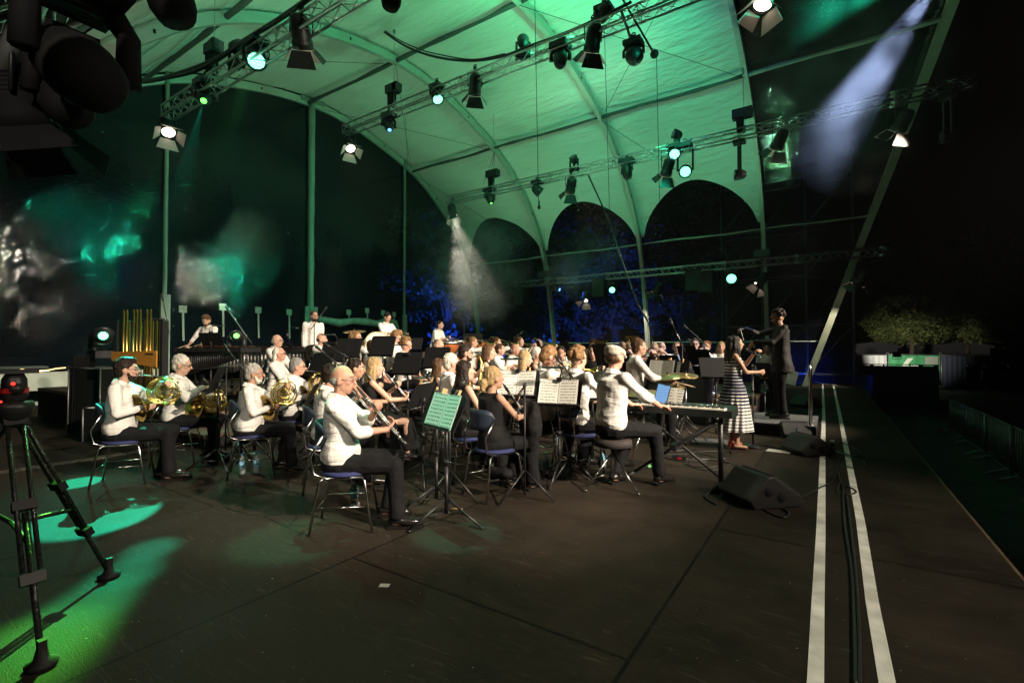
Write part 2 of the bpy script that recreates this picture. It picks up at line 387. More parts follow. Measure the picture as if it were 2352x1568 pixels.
def film_mat(name='clear_film', op=.22, col=(.01, .014, .018), sc=(1, 1, 1)):
    m = bpy.data.materials.new(name); m.use_nodes = True; t = m.node_tree; t.nodes.remove(t.nodes['Principled BSDF'])
    N, L = t.nodes.new, t.links.new; out = t.nodes['Material Output']
    co = N('ShaderNodeNewGeometry'); mp = N('ShaderNodeMapping'); mp.inputs['Scale'].default_value = sc; L(co.outputs['Position'], mp.inputs[0])
    n = N('ShaderNodeTexNoise'); n.inputs['Scale'].default_value = 4.2; n.inputs['Detail'].default_value = 1.4; n.inputs['Roughness'].default_value = .66; n.inputs['Distortion'].default_value = 1.6; L(mp.outputs[0], n.inputs['Vector'])
    n2 = N('ShaderNodeTexNoise'); n2.inputs['Scale'].default_value = .5; n2.inputs['Detail'].default_value = 2; L(co.outputs['Position'], n2.inputs['Vector'])
    ad = N('ShaderNodeMath'); ad.operation = 'MULTIPLY_ADD'; ad.inputs[1].default_value = 3.0; L(n2.outputs[0], ad.inputs[0]); L(n.outputs[0], ad.inputs[2])
    b0 = N('ShaderNodeBump'); b0.inputs['Strength'].default_value = 1; b0.inputs['Distance'].default_value = .0068; L(ad.outputs[0], b0.inputs['Height'])
    mp3 = N('ShaderNodeMapping'); mp3.inputs['Scale'].default_value = (10, 7, 17); mp3.inputs['Rotation'].default_value = (.2, 0, 0); L(co.outputs['Position'], mp3.inputs[0])
    n3 = N('ShaderNodeTexNoise'); n3.inputs['Scale'].default_value = 1; n3.inputs['Detail'].default_value = .8; n3.inputs['Distortion'].default_value = 1.5; L(mp3.outputs[0], n3.inputs['Vector'])
    pw = N('ShaderNodeMath'); pw.operation = 'POWER'; pw.inputs[1].default_value = 3; L(n3.outputs[0], pw.inputs[0])
    bp = N('ShaderNodeBump'); bp.inputs['Strength'].default_value = 1; bp.inputs['Distance'].default_value = .003; L(pw.outputs[0], bp.inputs['Height']); L(b0.outputs[0], bp.inputs['Normal'])
    gl = N('ShaderNodeBsdfGlossy'); gl.inputs['Roughness'].default_value = .02; gl.inputs['Color'].default_value = (.85, .9, .9, 1); L(bp.outputs[0], gl.inputs['Normal'])
    df = N('ShaderNodeBsdfDiffuse'); df.inputs['Color'].default_value = tuple(col) + (1,)
    tr = N('ShaderNodeBsdfTransparent'); tr.inputs['Color'].default_value = (.8, .85, .88, 1)
    m1 = N('ShaderNodeMixShader'); m1.inputs[0].default_value = op; L(tr.outputs[0], m1.inputs[1]); L(df.outputs[0], m1.inputs[2])
    fr = N('ShaderNodeFresnel'); fr.inputs['IOR'].default_value = 1.45; L(bp.outputs[0], fr.inputs['Normal'])
    mr = N('ShaderNodeMapRange'); mr.inputs['To Min'].default_value = .015; mr.inputs['To Max'].default_value = .55; L(fr.outputs[0], mr.inputs[0])
    m2 = N('ShaderNodeMixShader'); L(mr.outputs[0], m2.inputs[0]); L(m1.outputs[0], m2.inputs[1]); L(gl.outputs[0], m2.inputs[2]); L(m2.outputs[0], out.inputs['Surface'])
    return m
FILM = film_mat()
FILMB = film_mat('gable_film', .6, (.005, .009, .014), (1, 1, .8))

tent = thing('festival_tent', 'large arched stage tent with white roof membrane, clear film sides and metal arches', 'tent', (0, 0, 0))
for x in AX:
    m = MB(); P = [(x, y, z) for y, z in PROF]
    for q in range(len(P) - 1): pass
    vs = []; fs = []; n = len(P)
    for i, (y, z) in enumerate(PROF):
        a = PROF[max(i - 1, 0)]; b = PROF[min(i + 1, n - 1)]; d = V((0, b[0] - a[0], b[1] - a[1])).normalized(); nn = V((0, -d.z, d.y))
        c = V((x, y, z)) + nn * .16
        for sx, sn in ((-.075, -.13), (.075, -.13), (.075, .13), (-.075, .13)): vs.append(c + V((sx, 0, 0)) + nn * sn)
    for i in range(n - 1):
        for j in range(4): fs.append((i * 4 + j, i * 4 + (j + 1) % 4, i * 4 + 4 + (j + 1) % 4, i * 4 + 4 + j))
    m.add(vs, fs, 0, False)
    for i in range(3, n - 3, 5):       # bolts and slots
        y, z = PROF[i]; a = PROF[i - 1]; b = PROF[i + 1]; d = V((0, b[0] - a[0], b[1] - a[1])).normalized(); nn = V((0, -d.z, d.y))
        m.box(V((x + .078, y, z)) + nn * .16, (.02, .05, .09), mi=1)
    m.build('arch_beam', [ARCHM, BLACKM], tent)
def surf(bx0, bx1, i, j, u, sag=.0):
    """point on the skin: i index in PROF (float), u across the bay"""
    k = min(int(i), len(PROF) - 2); q = i - k; y = PROF[k][0] * (1 - q) + PROF[k + 1][0] * q; z = PROF[k][1] * (1 - q) + PROF[k + 1][1] * q
    x0 = bx0(z); x1 = bx1(z)
    sg = sag * sin(pi * u); cy_, cz = 12, 3
    d = V((0, cy_ - y, cz - z)).normalized()
    return V((x0 + (x1 - x0) * u, y, z)) + d * (sg - .04)
def idx_at(z):   # profile index (far side) where the height is z
    for k in range(48):
        if PROF[k][1] <= z <= PROF[k + 1][1]: return k + (z - PROF[k][1]) / (PROF[k + 1][1] - PROF[k][1])
    return 47
NB = 95
for b in range(3):
    f0 = (lambda z, x=AX[b]: x); f1 = (lambda z, x=AX[b + 1]: x)
    NU, NV = 28, 60; lim = []
    for iu in range(NU + 1):
        u = iu / NU; lim.append(idx_at(6.55 + 1.75 * max(0, sin(pi * min(max((u - .04) / .92, 0), 1))) ** .62))
    vs = []; fs = []
    for iu in range(NU + 1):
        for iv in range(NV + 1):
            i = lim[iu] + (96 - 2 * lim[iu]) * iv / NV
            p = surf(f0, f1, i, 0, iu / NU, .05)
            p += V((0, 0, .05 * noise.noise(V((p.x * .8, p.y * 1.6, p.z * 1.6)))))
            vs.append(p)
    for iu in range(NU):
        for iv in range(NV):
            a = iu * (NV + 1) + iv; fs.append((a, a + 1, a + NV + 2, a + NV + 1))
    MB().add(vs, fs).build('roof_membrane', PVC, tent)
    for side in (0, 1):     # clear film below the scalloped edge
        vs = []; fs = []; NW = 16
        for iu in range(NU + 1):
            for iv in range(NW + 1):
                i = .8 + (lim[iu] + .5 - .8) * iv / NW
                if side: i = 96 - i
                p = surf(f0, f1, i, 0, iu / NU, .06); p.y += (.05 if not side else -.05)
                vs.append(p)
        for iu in range(NU):
            for iv in range(NW):
                a = iu * (NW + 1) + iv; fs.append((a, a + 1, a + NW + 2, a + NW + 1))
        MB().add(vs, fs).build('side_film', FILM, tent)
# leaning front arch and the clear bay before it
FX = lambda z: -.9 + .34 * max(z, -.2)
vs = []; fs = []; n = len(PROF); m = MB()
for i, (y, z) in enumerate(PROF):
    a = PROF[max(i - 1, 0)]; b = PROF[min(i + 1, n - 1)]; d = V((FX(b[1]) - FX(a[1]), b[0] - a[0], b[1] - a[1])).normalized(); nn = V((0, -d.z, d.y)).normalized(); sx_ = d.cross(nn)
    c = V((FX(z), y, z)) + nn * .16
    for sx, sn in ((-.11, -.13), (.11, -.13), (.11, .13), (-.11, .13)): vs.append(c + sx_ * sx + nn * sn)
for i in range(n - 1):
    for j in range(4): fs.append((i * 4 + j, i * 4 + (j + 1) % 4, i * 4 + 4 + (j + 1) % 4, i * 4 + 4 + j))
m.add(vs, fs, 0, False).build('leaning_front_arch', mat('front_arch_aluminium', (.36, .4, .3), .5, .2, var=.1, vscale=4), tent)
for (s0, s1) in ((1, 42), (42, 54), (54, 95)):
    vs = []; fs = []; NU, NV = 12, 30
    for iu in range(NU + 1):
        for iv in range(NV + 1): vs.append(surf(lambda z: -2.1, FX, s0 + (s1 - s0) * iv / NV, 0, iu / NU, .1))
    for iu in range(NU):
        for iv in range(NV):
            a = iu * (NV + 1) + iv; fs.append((a, a + 1, a + NV + 2, a + NV + 1))
    MB().add(vs, fs).build('front_bay_film', FILM, tent)
# purlins between the arches
def prof_pt(i): k = min(int(i), 95); q = i - k; return (PROF[k][0] * (1 - q) + PROF[k + 1][0] * q, PROF[k][1] * (1 - q) + PROF[k + 1][1] * q)
for i, mm, r in ((idx_at(6.45), PVCT, .035), (idx_at(10.45), PURL, .06), (48, PURL, .06), (96 - idx_at(10.45), PURL, .06), (idx_at(2.0), PVCT, .03)):
    y, z = prof_pt(i)
    for x0, x1 in list(zip(AX, AX[1:])) + [(AX[3], FX(z))]:
        m = MB(); k = 10; pts = []
        for q in range(k + 1):
            u = q / k; pts.append((x0 + (x1 - x0) * u, y, z - .2 + .02 * sin(7 * u) + random.uniform(-.012, .012)))
        m.tube(pts, [r * random.uniform(.8, 1.3) for _ in pts], 8); m.build('purlin', PURL if (mm is PURL and x0 != AX[3]) else PVCT, tent)
# gable wall of clear film at the back, its posts, pockets and tie straps
xg = AX[0] - .02
m = MB(); NC = 40
vs = [V((xg, y, max(z, .0) - .02)) for y, z in PROF]; vs2 = []; fs = []
for i, (y, z) in enumerate(PROF[:96]): pass
rows = 26; ys = [y for y, z in PROF]
vs = []; 
for i in range(97):
    y, z = PROF[i]
    for k in range(rows + 1):
        zz = max(0.9, z - .05); q = .9 + (zz - .9) * k / rows
        vs.append(V((xg + .05 * noise.noise(V((y * .5, q * .5, 3))), y, q)))
fs = [(i * (rows + 1) + k, i * (rows + 1) + k + 1, (i + 1) * (rows + 1) + k + 1, (i + 1) * (rows + 1) + k) for i in range(96) for k in range(rows)]
m.add(vs, fs).build('gable_film', FILMB, tent)
def hprof(y):
    for a, b in zip(PROF, PROF[1:]):
        if min(a[0], b[0]) <= y <= max(a[0], b[0]): return a[1] + (b[1] - a[1]) * (y - a[0]) / ((b[0] - a[0]) or 1)
    return 0
PG = mat('gable_post_cover', (.19, .22, .185), .6, var=.12, vscale=5, bump=(8, .5))
for y, wd in ((6.33, .12), (11.3, .26), (16.3, .11)):
    h = hprof(y); pts = [(xg + .1, y + random.uniform(-.005, .005) * (k > 0), h * k / 24) for k in range(25)]
    m = MB(); m.tube(pts, [wd / 2 * random.uniform(.9, 1.1) for _ in pts], 8); m.build('gable_post', PG, tent)
    m = MB(); m.beam((xg + .14, y, .6), (xg + .14, y, 3.15), .1, wd * 2.1, (0, 1, 0)); m.build('post_foot_cover', PG, tent)
    if y == 11.3:
        m = MB(); m.beam((xg + .16, y - .5, h - .15), (xg + .16, y + .5, h - .02), .05, .18); m.build('head_plate', PG, tent)
for px, py in ((420, 710), (512, 705), (593, 712), (664, 717), (801, 717), (843, 713), (880, 718), (905, 722)):
    p = onX(px, py, xg + .12); s = .22
    m = MB(); m.box(p, (.02, s, s)); q = p + V((.01, 0, -s / 2))
    e = p + V((0, .03, -1.0 if px < 700 else -.45)); m.beam(q, e, .06, .015, (1, 0, 0)); m.build('tie_strap', PG, tent)
pts = [onX(x, y, xg + .2) for x, y in ((716, 730), (745, 735), (780, 742), (810, 737), (838, 739), (866, 744), (890, 738), (906, 742), (915, 760))]
m = MB(); m.tube(pts, [.1, .13, .17, .13, .17, .14, .18, .16, .08], 10); m.build('rolled_film', mat('rolled_film', (.22, .29, .25), .35, bump=(15, .8), var=.3, vscale=5), tent)
for (a, b, z0, z1) in ((2.1, 6.2, .38, .86), (2.1, 6.1, -.02, .1)):
    m = MB(); m.box((xg + .06, (a + b) / 2, (z0 + z1) / 2), (.04, b - a, z1 - z0)); m.build('white_skirt_panel', mat('skirt_panel', (.5, .54, .47), .6, var=.1), tent)
# wire bracing under the roof
def wire(parent, a, b, r=.008, name='bracing_wire', sag=0, m=None):
    a, b = V(a), V(b); pts = [a.lerp(b, i / 8) - V((0, 0, sag * 4 * (i / 8) * (1 - i / 8))) for i in range(9)]
    return MB().tube(pts, r, 5).build(name, m or BLACKM, parent)
ya, za = prof_pt(idx_at(10.45)); yb, zb = prof_pt(48); yc, zc = prof_pt(idx_at(6.45))
for x0, x1 in ((AX[0], AX[1]), (AX[2], AX[3])):
    wire(tent, (x0, ya, za - .3), (x1, yb, zb - .3)); wire(tent, (x1, ya, za - .3), (x0, yb, zb - .3)); wire(tent, (x0, ya, za - .3), (x1, yc, zc - .1)); wire(tent, (x0, yb - 5, za + .1), (x1, yb, zb - .3))
for x in (AX[0] + .1, AX[3]):
    wire(tent, (x, yc, zc), (x + 4.9 * (1 if x < -10 else -1), yc + .6, 3))

# ---------------------------------------------------------------- outside: scaffold, trees, fences, barriers
SCAF = mat('scaffold_tube', (.25, .27, .28), .45, .6)
t = thing('scaffold_tower', 'tall tube scaffold with diagonal braces standing outside the clear tent side', 'scaffold', (0, 0, 0))
xs = [-4.3, -2.6, -.9, .8]
for x in xs:
    for y in (24.4, 25.6):
        m = MB(); m.bar((x, y, -1.2), (x, y, 10.2), .035); m.build('standard', SCAF, t)
for k in range(5):
    z = .4 + k * 2.15
    for y in (24.4, 25.6):
        m = MB(); m.bar((xs[0], y, z), (xs[-1], y, z), .028); m.build('ledger', SCAF, t)
    if k < 4:
        for a, b in zip(xs, xs[1:]):
            m = MB(); m.bar((a, 24.36, z), (b, 24.36, z + 2.1), .024); m.build('brace', SCAF, t)
m = MB(); m.box((-1.7, 25.7, 4.5), (5, .03, 11)); m.build('black_gauze', BLACKM, t)

def leafmat(name, c): return mat(name, c, .55, var=.4, vscale=.8, spec=.3)
def crown_mesh(name, R, H, n, seed, leaf=.16):
    rnd = random.Random(seed); vs = []; fs = []
    cl = []
    for _ in range(38):
        while 1:
            p = V((rnd.uniform(-1, 1), rnd.uniform(-1, 1), rnd.uniform(-1, 1)))
            if .35 < p.length < 1: break
        cl.append((V((p.x * R, p.y * R, p.z * H)), rnd.uniform(.16, .34) * R))
    for _ in range(n):
        c, r = rnd.choice(cl); d = V((rnd.gauss(0, 1), rnd.gauss(0, 1), rnd.gauss(0, .8))).normalized() * (r * rnd.uniform(.6, 1.08)); p = c + d
        a = V((rnd.gauss(0, 1), rnd.gauss(0, 1), rnd.gauss(0, 1))).normalized(); b = a.orthogonal().normalized(); l = leaf * rnd.uniform(.6, 1.4)
        o = len(vs); vs += [p, p + a * l * .5 + b * l * .28, p + a * l, p + a * l * .5 - b * l * .28]; fs.append((o, o + 1, o + 2, o + 3))
    me = bpy.data.meshes.new(name); me.from_pydata([tuple(v) for v in vs], [], fs); me.update(); return me
CM = [crown_mesh('crown', 2.6, 3.4, 7000, 3 + k, .24) for k in range(3)]
LEAF = leafmat('leaves_dark_green', (.05, .075, .05)); LEAF2 = leafmat('leaves_yellow_green', (.09, .11, .035))
BARK = mat('bark', (.06, .045, .035), .9, bump=(12, .6))
for c in CM: c.materials.append(LEAF)
CMR = crown_mesh('crown', 4.0, 3.6, 16000, 11, .26); CMR.materials.append(LEAF2)
def tree(x, y, s, k, label, cm=None, ht=None):
    z0 = -1.2; h = ht or 4.5 * s
    t = thing('leafy_tree', label, 'tree', (x, y, z0), random.uniform(0, 6), 'trees beyond the tent')
    m = MB(); lean = V((random.uniform(-.3, .3), random.uniform(-.3, .3), 0))
    m.tube([V((0, 0, 0)), V((0, 0, h * .4)) + lean * .4, V((0, 0, h)) + lean, V((0, 0, h * 1.4)) + lean * 2], [.24 * s, .17 * s, .12 * s, .04], 9)
    for q in range(6):
        a = q * 1.05 + random.random(); m.tube([V((0, 0, h * (.5 + .07 * q))) + lean * .6, V((cos(a) * .8, sin(a) * .8, h * .85)) + lean, V((cos(a) * 1.9 * s, sin(a) * 1.9 * s, h * (1.05 + .06 * q)))], [.09 * s, .06, .02], 7)
    m.build('trunk', BARK, t)
    o = bpy.data.objects.new('crown', cm or CM[k % 3]); COL.objects.link(o); o.parent = t; o.location = (lean.x, lean.y, h * 1.25); o.scale = (s, s, s)
    return t
TL = [(1030, 37, 1.7, 'blue-lit tree behind the timpani player'),
      (1150, 34, 1.35, 'blue-lit tree between the first two side arches'), (1195, 31.5, .9, 'small bright blue-lit tree just right of the first side arch'),
      (1235, 38, 1.7, 'tall blue-lit tree under the short back truss'), (1330, 34, 1.35, 'blue-lit tree behind the white-haired trombonist'),
      (1420, 34, 1.6, 'blue-lit tree behind the left tuba'), (1560, 31, 1.3, 'tree lit greyish behind the flutes'), (1640, 36, 1.7, 'dark tree behind the singer beyond the film')]
for k, (px, tt, s, lb) in enumerate(TL):
    p = W(px, 800, tt); tree(p.x, p.y, s, k, lb)
for px, tt, s, lb, h in ((2090, 36, .95, 'yellow-green lit tree hanging over the green banner fence', 4.9), (2225, 39, 1.15, 'dim green tree right of the lit one, above the dark fence', 5.6), (2330, 36, 1.2, 'nearly black tree at the right edge of the picture', 5.6)):
    p = W(px, 800, tt); tree(p.x, p.y, s, 0, lb, CMR, h)

def banner_fence(px0, px1, tt, cols, label, h=2.35):
    a, b = W(px0, 805, tt), W(px1, 805, tt); a.z = b.z = -1.2; d = b - a; L = d.length
    t = thing('site_fence', label, 'fence', a, math.atan2(d.y, d.x), 'site fence beyond the audience ground')
    for x in (0, L): m = MB(); m.bar((x, 0, 0), (x, 0, h + .15), .03); m.build('post', STEEL, t)
    m = MB()
    for z in (.12, h * .5, h): m.bar((0, 0, z), (L, 0, z), .018)
    k = int(L / .22)
    for i in range(k): m.bar((L * i / k, .0, .1), (L * i / k, 0, h), .006, n=4)
    m.build('wire_mesh', STEEL, t)
    m = MB(); n = 20; vs = []
    for i in range(n + 1):
        for j in range(2): vs.append((L * i / n, -.04 + .03 * sin(i * 1.7), .15 + (h - .2) * j))
    m.add(vs, [(2 * i, 2 * i + 1, 2 * i + 3, 2 * i + 2) for i in range(n)]); m.build('banner', cols, t)
    return t, L
WB = mat('white_banner', (.5, .5, .52), .7, var=.06); GB = mat('green_banner', (.06, .3, .13), .7); DB = mat('dark_blue_banner', (.06, .07, .12), .8)
SIGNW = mat('sign_white', (.75, .8, .7), .6)
banner_fence(1966, 2036, 33, WB, 'white banner fence panel at the far end of the audience ground')
t, L = banner_fence(2040, 2158, 33, GB, 'green banner fence panel with a white arrow shape')
m = MB(); m.prism([(L * .10, -.09, .9), (L * .36, -.09, 2.1), (L * .47, -.09, 2.1), (L * .34, -.09, 1.6), (L * .56, -.09, 1.6), (L * .56, -.09, .8), (L * .10, -.09, .8)], (0, .02, 0)); m.build('arrow_emblem', SIGNW, t)
m = MB(); m.prism([(L * .7, -.09, 1.6), (L * .95, -.09, 1.6), (L * .95, -.09, 2.2), (L * .7, -.09, 2.2)], (0, .02, 0)); m.build('white_panel', mat('sign_grey', (.35, .38, .33), .7), t)
for a, b, lb in ((2162, 2225, 'dark blue banner fence panel right of the green one'), (2228, 2290, 'dark banner fence panel behind the standing spectators'), (2293, 2375, 'dark banner fence panel at the right edge of the picture')): banner_fence(a, b, 33, DB, lb, 2.3)
for (x0, x1, py, lb) in ((1970, 2070, 799, 'long white tent roof just above the white fence'), (2170, 2285, 799, 'low white marquee roof peeping over the dark fence')):
    a, b = W(x0, py, 52), W(x1, py, 52)
    m = MB(); d = (b - a); n = V((-d.y, d.x, 0)).normalized() * 5
    m.prism([a, b, b + V((0, 0, .25)), a.lerp(b, .5) + V((0, 0, .75)), a + V((0, 0, .45))], n); m.prism([a + n * .1 + V((0, 0, -2.6)), b + n * .1 + V((0, 0, -2.6)), b + n * .1 + V((0, 0, -.01)), a + n * .1 + V((0, 0, -.01))], n * .8)
    tag(m.build('white_marquee', mat('marquee', (.22, .22, .26), .7)), lb, 'marquee', 'white marquees beyond the fence')
# blackout fence beside the stage
a, b = V((1.05, 28, -1.2)), V((3.9, 28, -1.2))
t = thing('blackout_fence', 'dark blue mesh fence standing beside the far end of the stage', 'fence', a)
m = MB(); m.box((1.42, 0, .97), (2.85, .03, 1.9)); m.build('mesh_cover', mat('blue_mesh', (.02, .028, .06), .85, bump=(40, .6)), t)
m = MB()
for x in (0, .95, 1.9, 2.85): m.bar((x, .03, 0), (x, .03, 2.0), .025)
m.bar((0, .03, 1.98), (2.85, .03, 1.98), .02); m.build('frame', STEEL, t)
# blue ground banner behind the leaning arch
t = tag(MB().box((-2.0, 26.2, -.1), (7, .05, .9)).build('blue_ground_banner', mat('blue_banner', (.04, .1, .55), .7, bump=(30, .3))), 'bright blue banner low on the ground behind the leaning arch foot', 'banner')
tag(MB().box((-1.9, 22.6, .45), (1.5, .05, .55), Matrix.Rotation(.25, 3, 'Y')).build('arch_foot_plate', PG), 'green-grey sloping plate beside the foot of the leaning arch', 'foot plate')
# crowd barriers
def barrier(loc, rz, label):
    t = thing('crowd_barrier', label, 'barrier', loc, rz, 'crowd barriers in front of the stage')
    m = MB(); m.tube([(-1.1, 0, .08), (-1.1, 0, 1.08), (1.1, 0, 1.08), (1.1, 0, .08)], .02, 8); m.build('frame', STEEL, t)
    m = MB(); [m.bar((-.96 + .16 * i, 0, .12), (-.96 + .16 * i, 0, 1.06), .008, n=6) for i in range(13)]; m.bar((-1.1, 0, .14), (1.1, 0, .14), .014); m.build('bars', STEEL, t)
    for s in (-.8, .8): m = MB(); m.tube([(s, -.45, .02), (s, 0, .16), (s, .35, .02)], .018, 7); m.build('foot', STEEL, t)
    return t
b0 = barrier((3.0, 8.0, -1.2), radians(90), 'crowd barrier nearest the camera, at the right edge of the picture')
for k, lb in enumerate(('second crowd barrier from the camera', 'third crowd barrier from the camera', 'fourth crowd barrier from the camera', 'fifth crowd barrier, just before the far end of the row', 'farthest crowd barrier of the row')):
    dup(b0, (3.0 + .03 * k, 10.3 + 2.3 * k, -1.2), radians(90 + random.uniform(-2, 2)), lb)
# string of warm bulbs seen through the gable film
BULB = mat('warm_bulb', (1, .7, .3), .5, emit=((1, .62, .22), 9))
t = thing('string_lights', 'string of small warm bulbs hanging low behind the left film wall', 'string lights', (0, 0, 0))
pa = [(15, 852), (35, 852), (56, 846)]; pb = [(70, 850), (88, 852), (110, 850), (130, 846), (152, 844)]
m = MB(); c = MB()
for P in (pa, pb):
    pts = [onX(x, y, -21) for x, y in P]; c.tube(pts, .01, 5)
    for i in range(len(pts) - 1):
        for k in range(9): m.ell(pts[i].lerp(pts[i + 1], k / 9), .02, nu=6, nv=4)
c.build('cable', BLACKM, t); m.build('bulb_row', BULB, t)
# ================================================================ RIGGING
TRS = {}
def truss(label, a, b, s=.26, joints=2.5):
    a, b = V(a), V(b); t = thing('lighting_truss', label, 'truss', a, 0, 'aluminium lighting trusses'); b = b - a; L = b.length; d = b / L
    x, y, _ = frame(d); h = s / 2; C = [x * i * h + y * j * h for i, j in ((-1, -1), (1, -1), (1, 1), (-1, 1))]
    for c in C: MB().bar(c, c + b, .025, n=8).build('chord', ALU, t)
    m = MB(); n = max(2, int(L / .27))
    for k in range(n):
        for q in range(4):
            p, r = C[q], C[(q + 1) % 4]
            if k % 2: p, r = r, p
            m.bar(p + d * (L * k / n), r + d * (L * (k + 1) / n), .0095, n=5)
    for k in range(int(L / joints) + 1):
        e = d * min(k * joints, L)
        for q in range(4): m.bar(C[q] + e, C[(q + 1) % 4] + e, .011, n=5)
        if k:
            for q in range(4): m.bar(C[q] + e - d * .09, C[q] + e + d * .09, .034, n=8)
    m.build('lacing', ALU, t)
    return t
Z1 = onY(378, 255, 5.0); T1y = 5.0
truss('nearest lighting truss, running up out of the top of the picture at the left', (-13.5, 5.0, 7.25), (1.5, 5.0, 7.25))
truss('second lighting truss, the one carrying the big cable loop', (-13.4, 10.1, 8.75), (1.5, 10.1, 8.75))
truss('third lighting truss, the long one reaching into the dark at the right', (-13.6, 15.4, 7.8), (2.9, 15.4, 7.8))
truss('farthest and lowest lighting truss, above the tubas and flutes', (-13.5, 20.7, 4.82), (1.75, 20.7, 4.82))
TZ = {5.0: 7.25, 10.1: 8.75, 15.4: 7.8, 20.7: 4.82}

LENS_OFF = mat('glass_lens_dark', (.03, .03, .035), .08, spec=.8)
def lens_mat(name, c, s): return mat(name, c, .3, emit=(c, s))
L_CY = lens_mat('lens_cyan_green', (.22, 1, .58), 4); L_GR = lens_mat('lens_green', (.15, 1, .12), 3)
L_BL = lens_mat('lens_blue', (.12, .35, 1), 3); L_WA = lens_mat('lens_warm', (1, .84, .66), 9); L_CB = lens_mat('lens_bright_cyan', (.16, 1, .48), 5)
DOOR = mat('barn_door_black', (.014, .014, .014), .5); DOORI = mat('barn_door_inside', (.34, .30, .27), .6)
def orient(d, roll=0):
    return (V(d).normalized().to_track_quat('-Z', 'Y').to_matrix() @ Matrix.Rotation(roll, 3, 'Z')).to_4x4()
def hang(t, top, dz, wd=.17):   # clamp and yoke, local coordinates: body centre at 0, clamp dz above
    m = MB(); m.box((0, 0, dz), (.06, .06, .09)); m.bar((0, 0, dz - .02), (0, 0, dz - .12), .014); m.tube(arc((0, 0, dz + .06), (1, 0, 0), (0, 0, 1), .045, 0, 2 * pi, 12), .014, 6); m.build('clamp', BLACK, t)
    return t
def par(p, aim, label, lit=True, power=0, ang=40, size=1.0, top=.45, roll=0, col=WARM, dark=False):
    """theatre spotlight with barn doors; p = centre of the housing"""
    t = thing('barn_door_spotlight', label, 'spotlight', p, 0, 'spotlights with barn doors'); d = (V(aim) - V(p)).normalized(); M = orient(d, roll); s = size
    hang(t, None, top)
    x = M.to_3x3() @ V((1, 0, 0))
    m = MB(); m.tube([x * .15 * s, x * .15 * s + V((0, 0, top - .12)), V((0, 0, top - .1)), x * -.15 * s + V((0, 0, top - .12)), x * -.15 * s], .013, 6); m.build('yoke', BLACK, t)
    m = MB(); m.lathe([(.0, .26), (.07, .26), (.11, .22), (.125, .1), (.13, -.05), (.14, -.06), (.14, -.16), (.125, -.16)], n=22)
    for k in range(10): m.box((0, .128 * cos(k * .628), 0), (.01, .01, .01))
    for k in range(9): z = .2 - k * .022; m.lathe([(.115, z), (.136, z - .005), (.115, z - .01)], n=22)
    m.xf(Matrix.Scale(s, 4)).xf(M).build('housing', BLACKM if dark else BLACK, t)
    m = MB(); m.lathe([(0, -.105), (.08, -.11), (.122, -.12)], n=20); m.xf(Matrix.Scale(s, 4)).xf(M).build('lens', L_WA if lit else LENS_OFF, t)
    for k in range(4):
        w1, w2, l, o = (.125, .2, .24, 32) if k % 2 == 0 else (.11, .15, .2, 40)
        R = Matrix.Rotation(k * pi / 2, 4, 'Z'); so, co = sin(radians(o)), cos(radians(o))
        m = MB(); P = [V((-w1, .142, -.165)), V((w1, .142, -.165)), V((w2, .142 + l * so, -.165 - l * co)), V((-w2, .142 + l * so, -.165 - l * co))]
        m.prism(P, (0, .003, .001), 0); m.prism([q + V((0, -.002, -.001)) for q in P], (0, .0015, .0005), 1)
        m.xf(R).xf(Matrix.Scale(s, 4)).xf(M).build('barn_door', [BLACKM, BLACKM] if dark else [DOOR, DOORI], t)
    if lit and power: spot(t, V(p) + d * .19 * s, aim, power, col, ang, .5, .09)
    return t
def led(p, aim, label, col=CYANG, lens=None, power=0, ang=18, s=1.0, top=.42, grp='round moving wash lights'):
    """moving head wash light: base box, fork, round head"""
    t = thing('moving_wash_light', label, 'moving light', p, 0, grp); d = (V(aim) - V(p)).normalized(); M = orient(d)
    hang(t, None, top)
    m = MB(); m.box((0, 0, top - .13), (.3 * s, .24 * s, .1)); m.build('base', BLACK, t)
    m = MB(); x = V((d.y, -d.x, 0)); x = x.normalized() if x.length > .05 else V((1, 0, 0))
    for k in (-1, 1): m.tube([x * (.1 * s * k) + V((0, 0, top - .17)), x * (.165 * s * k) + V((0, 0, top - .26)), x * (.165 * s * k)], [.035, .03, .032], 8)
    m.bar(x * (-.12 * s) + V((0, 0, top - .19)), x * (.12 * s) + V((0, 0, top - .19)), .03)
    m.build('fork', BLACK, t)
    m = MB(); m.lathe([(0, .17), (.07, .16), (.12, .1), (.14, .0), (.145, -.08), (.15, -.12), (.135, -.125)], n=22); m.xf(Matrix.Scale(s, 4)).xf(M).build('head', BLACK, t)
    m = MB(); m.lathe([(0, -.118), (.112, -.12)], n=20)
    m.xf(Matrix.Scale(s, 4)).xf(M).build('lens', lens or LENS_OFF, t)
    if lens:
        m = MB()
        for r, k in ((.045, 6), (.1, 12)):
            for q in range(k): a = 2 * pi * q / k; m.tube(arc((r * cos(a), r * sin(a), -.123), (1, 0, 0), (0, 1, 0), .024, 0, 2 * pi, 8)[:-1], .0025, 4, closed=True)
        m.xf(Matrix.Scale(s, 4)).xf(M).build('lens_rings', BLACK, t)
    if power: spot(t, V(p) + d * .16 * s, aim, power, col, ang, .35, .1)
    return t
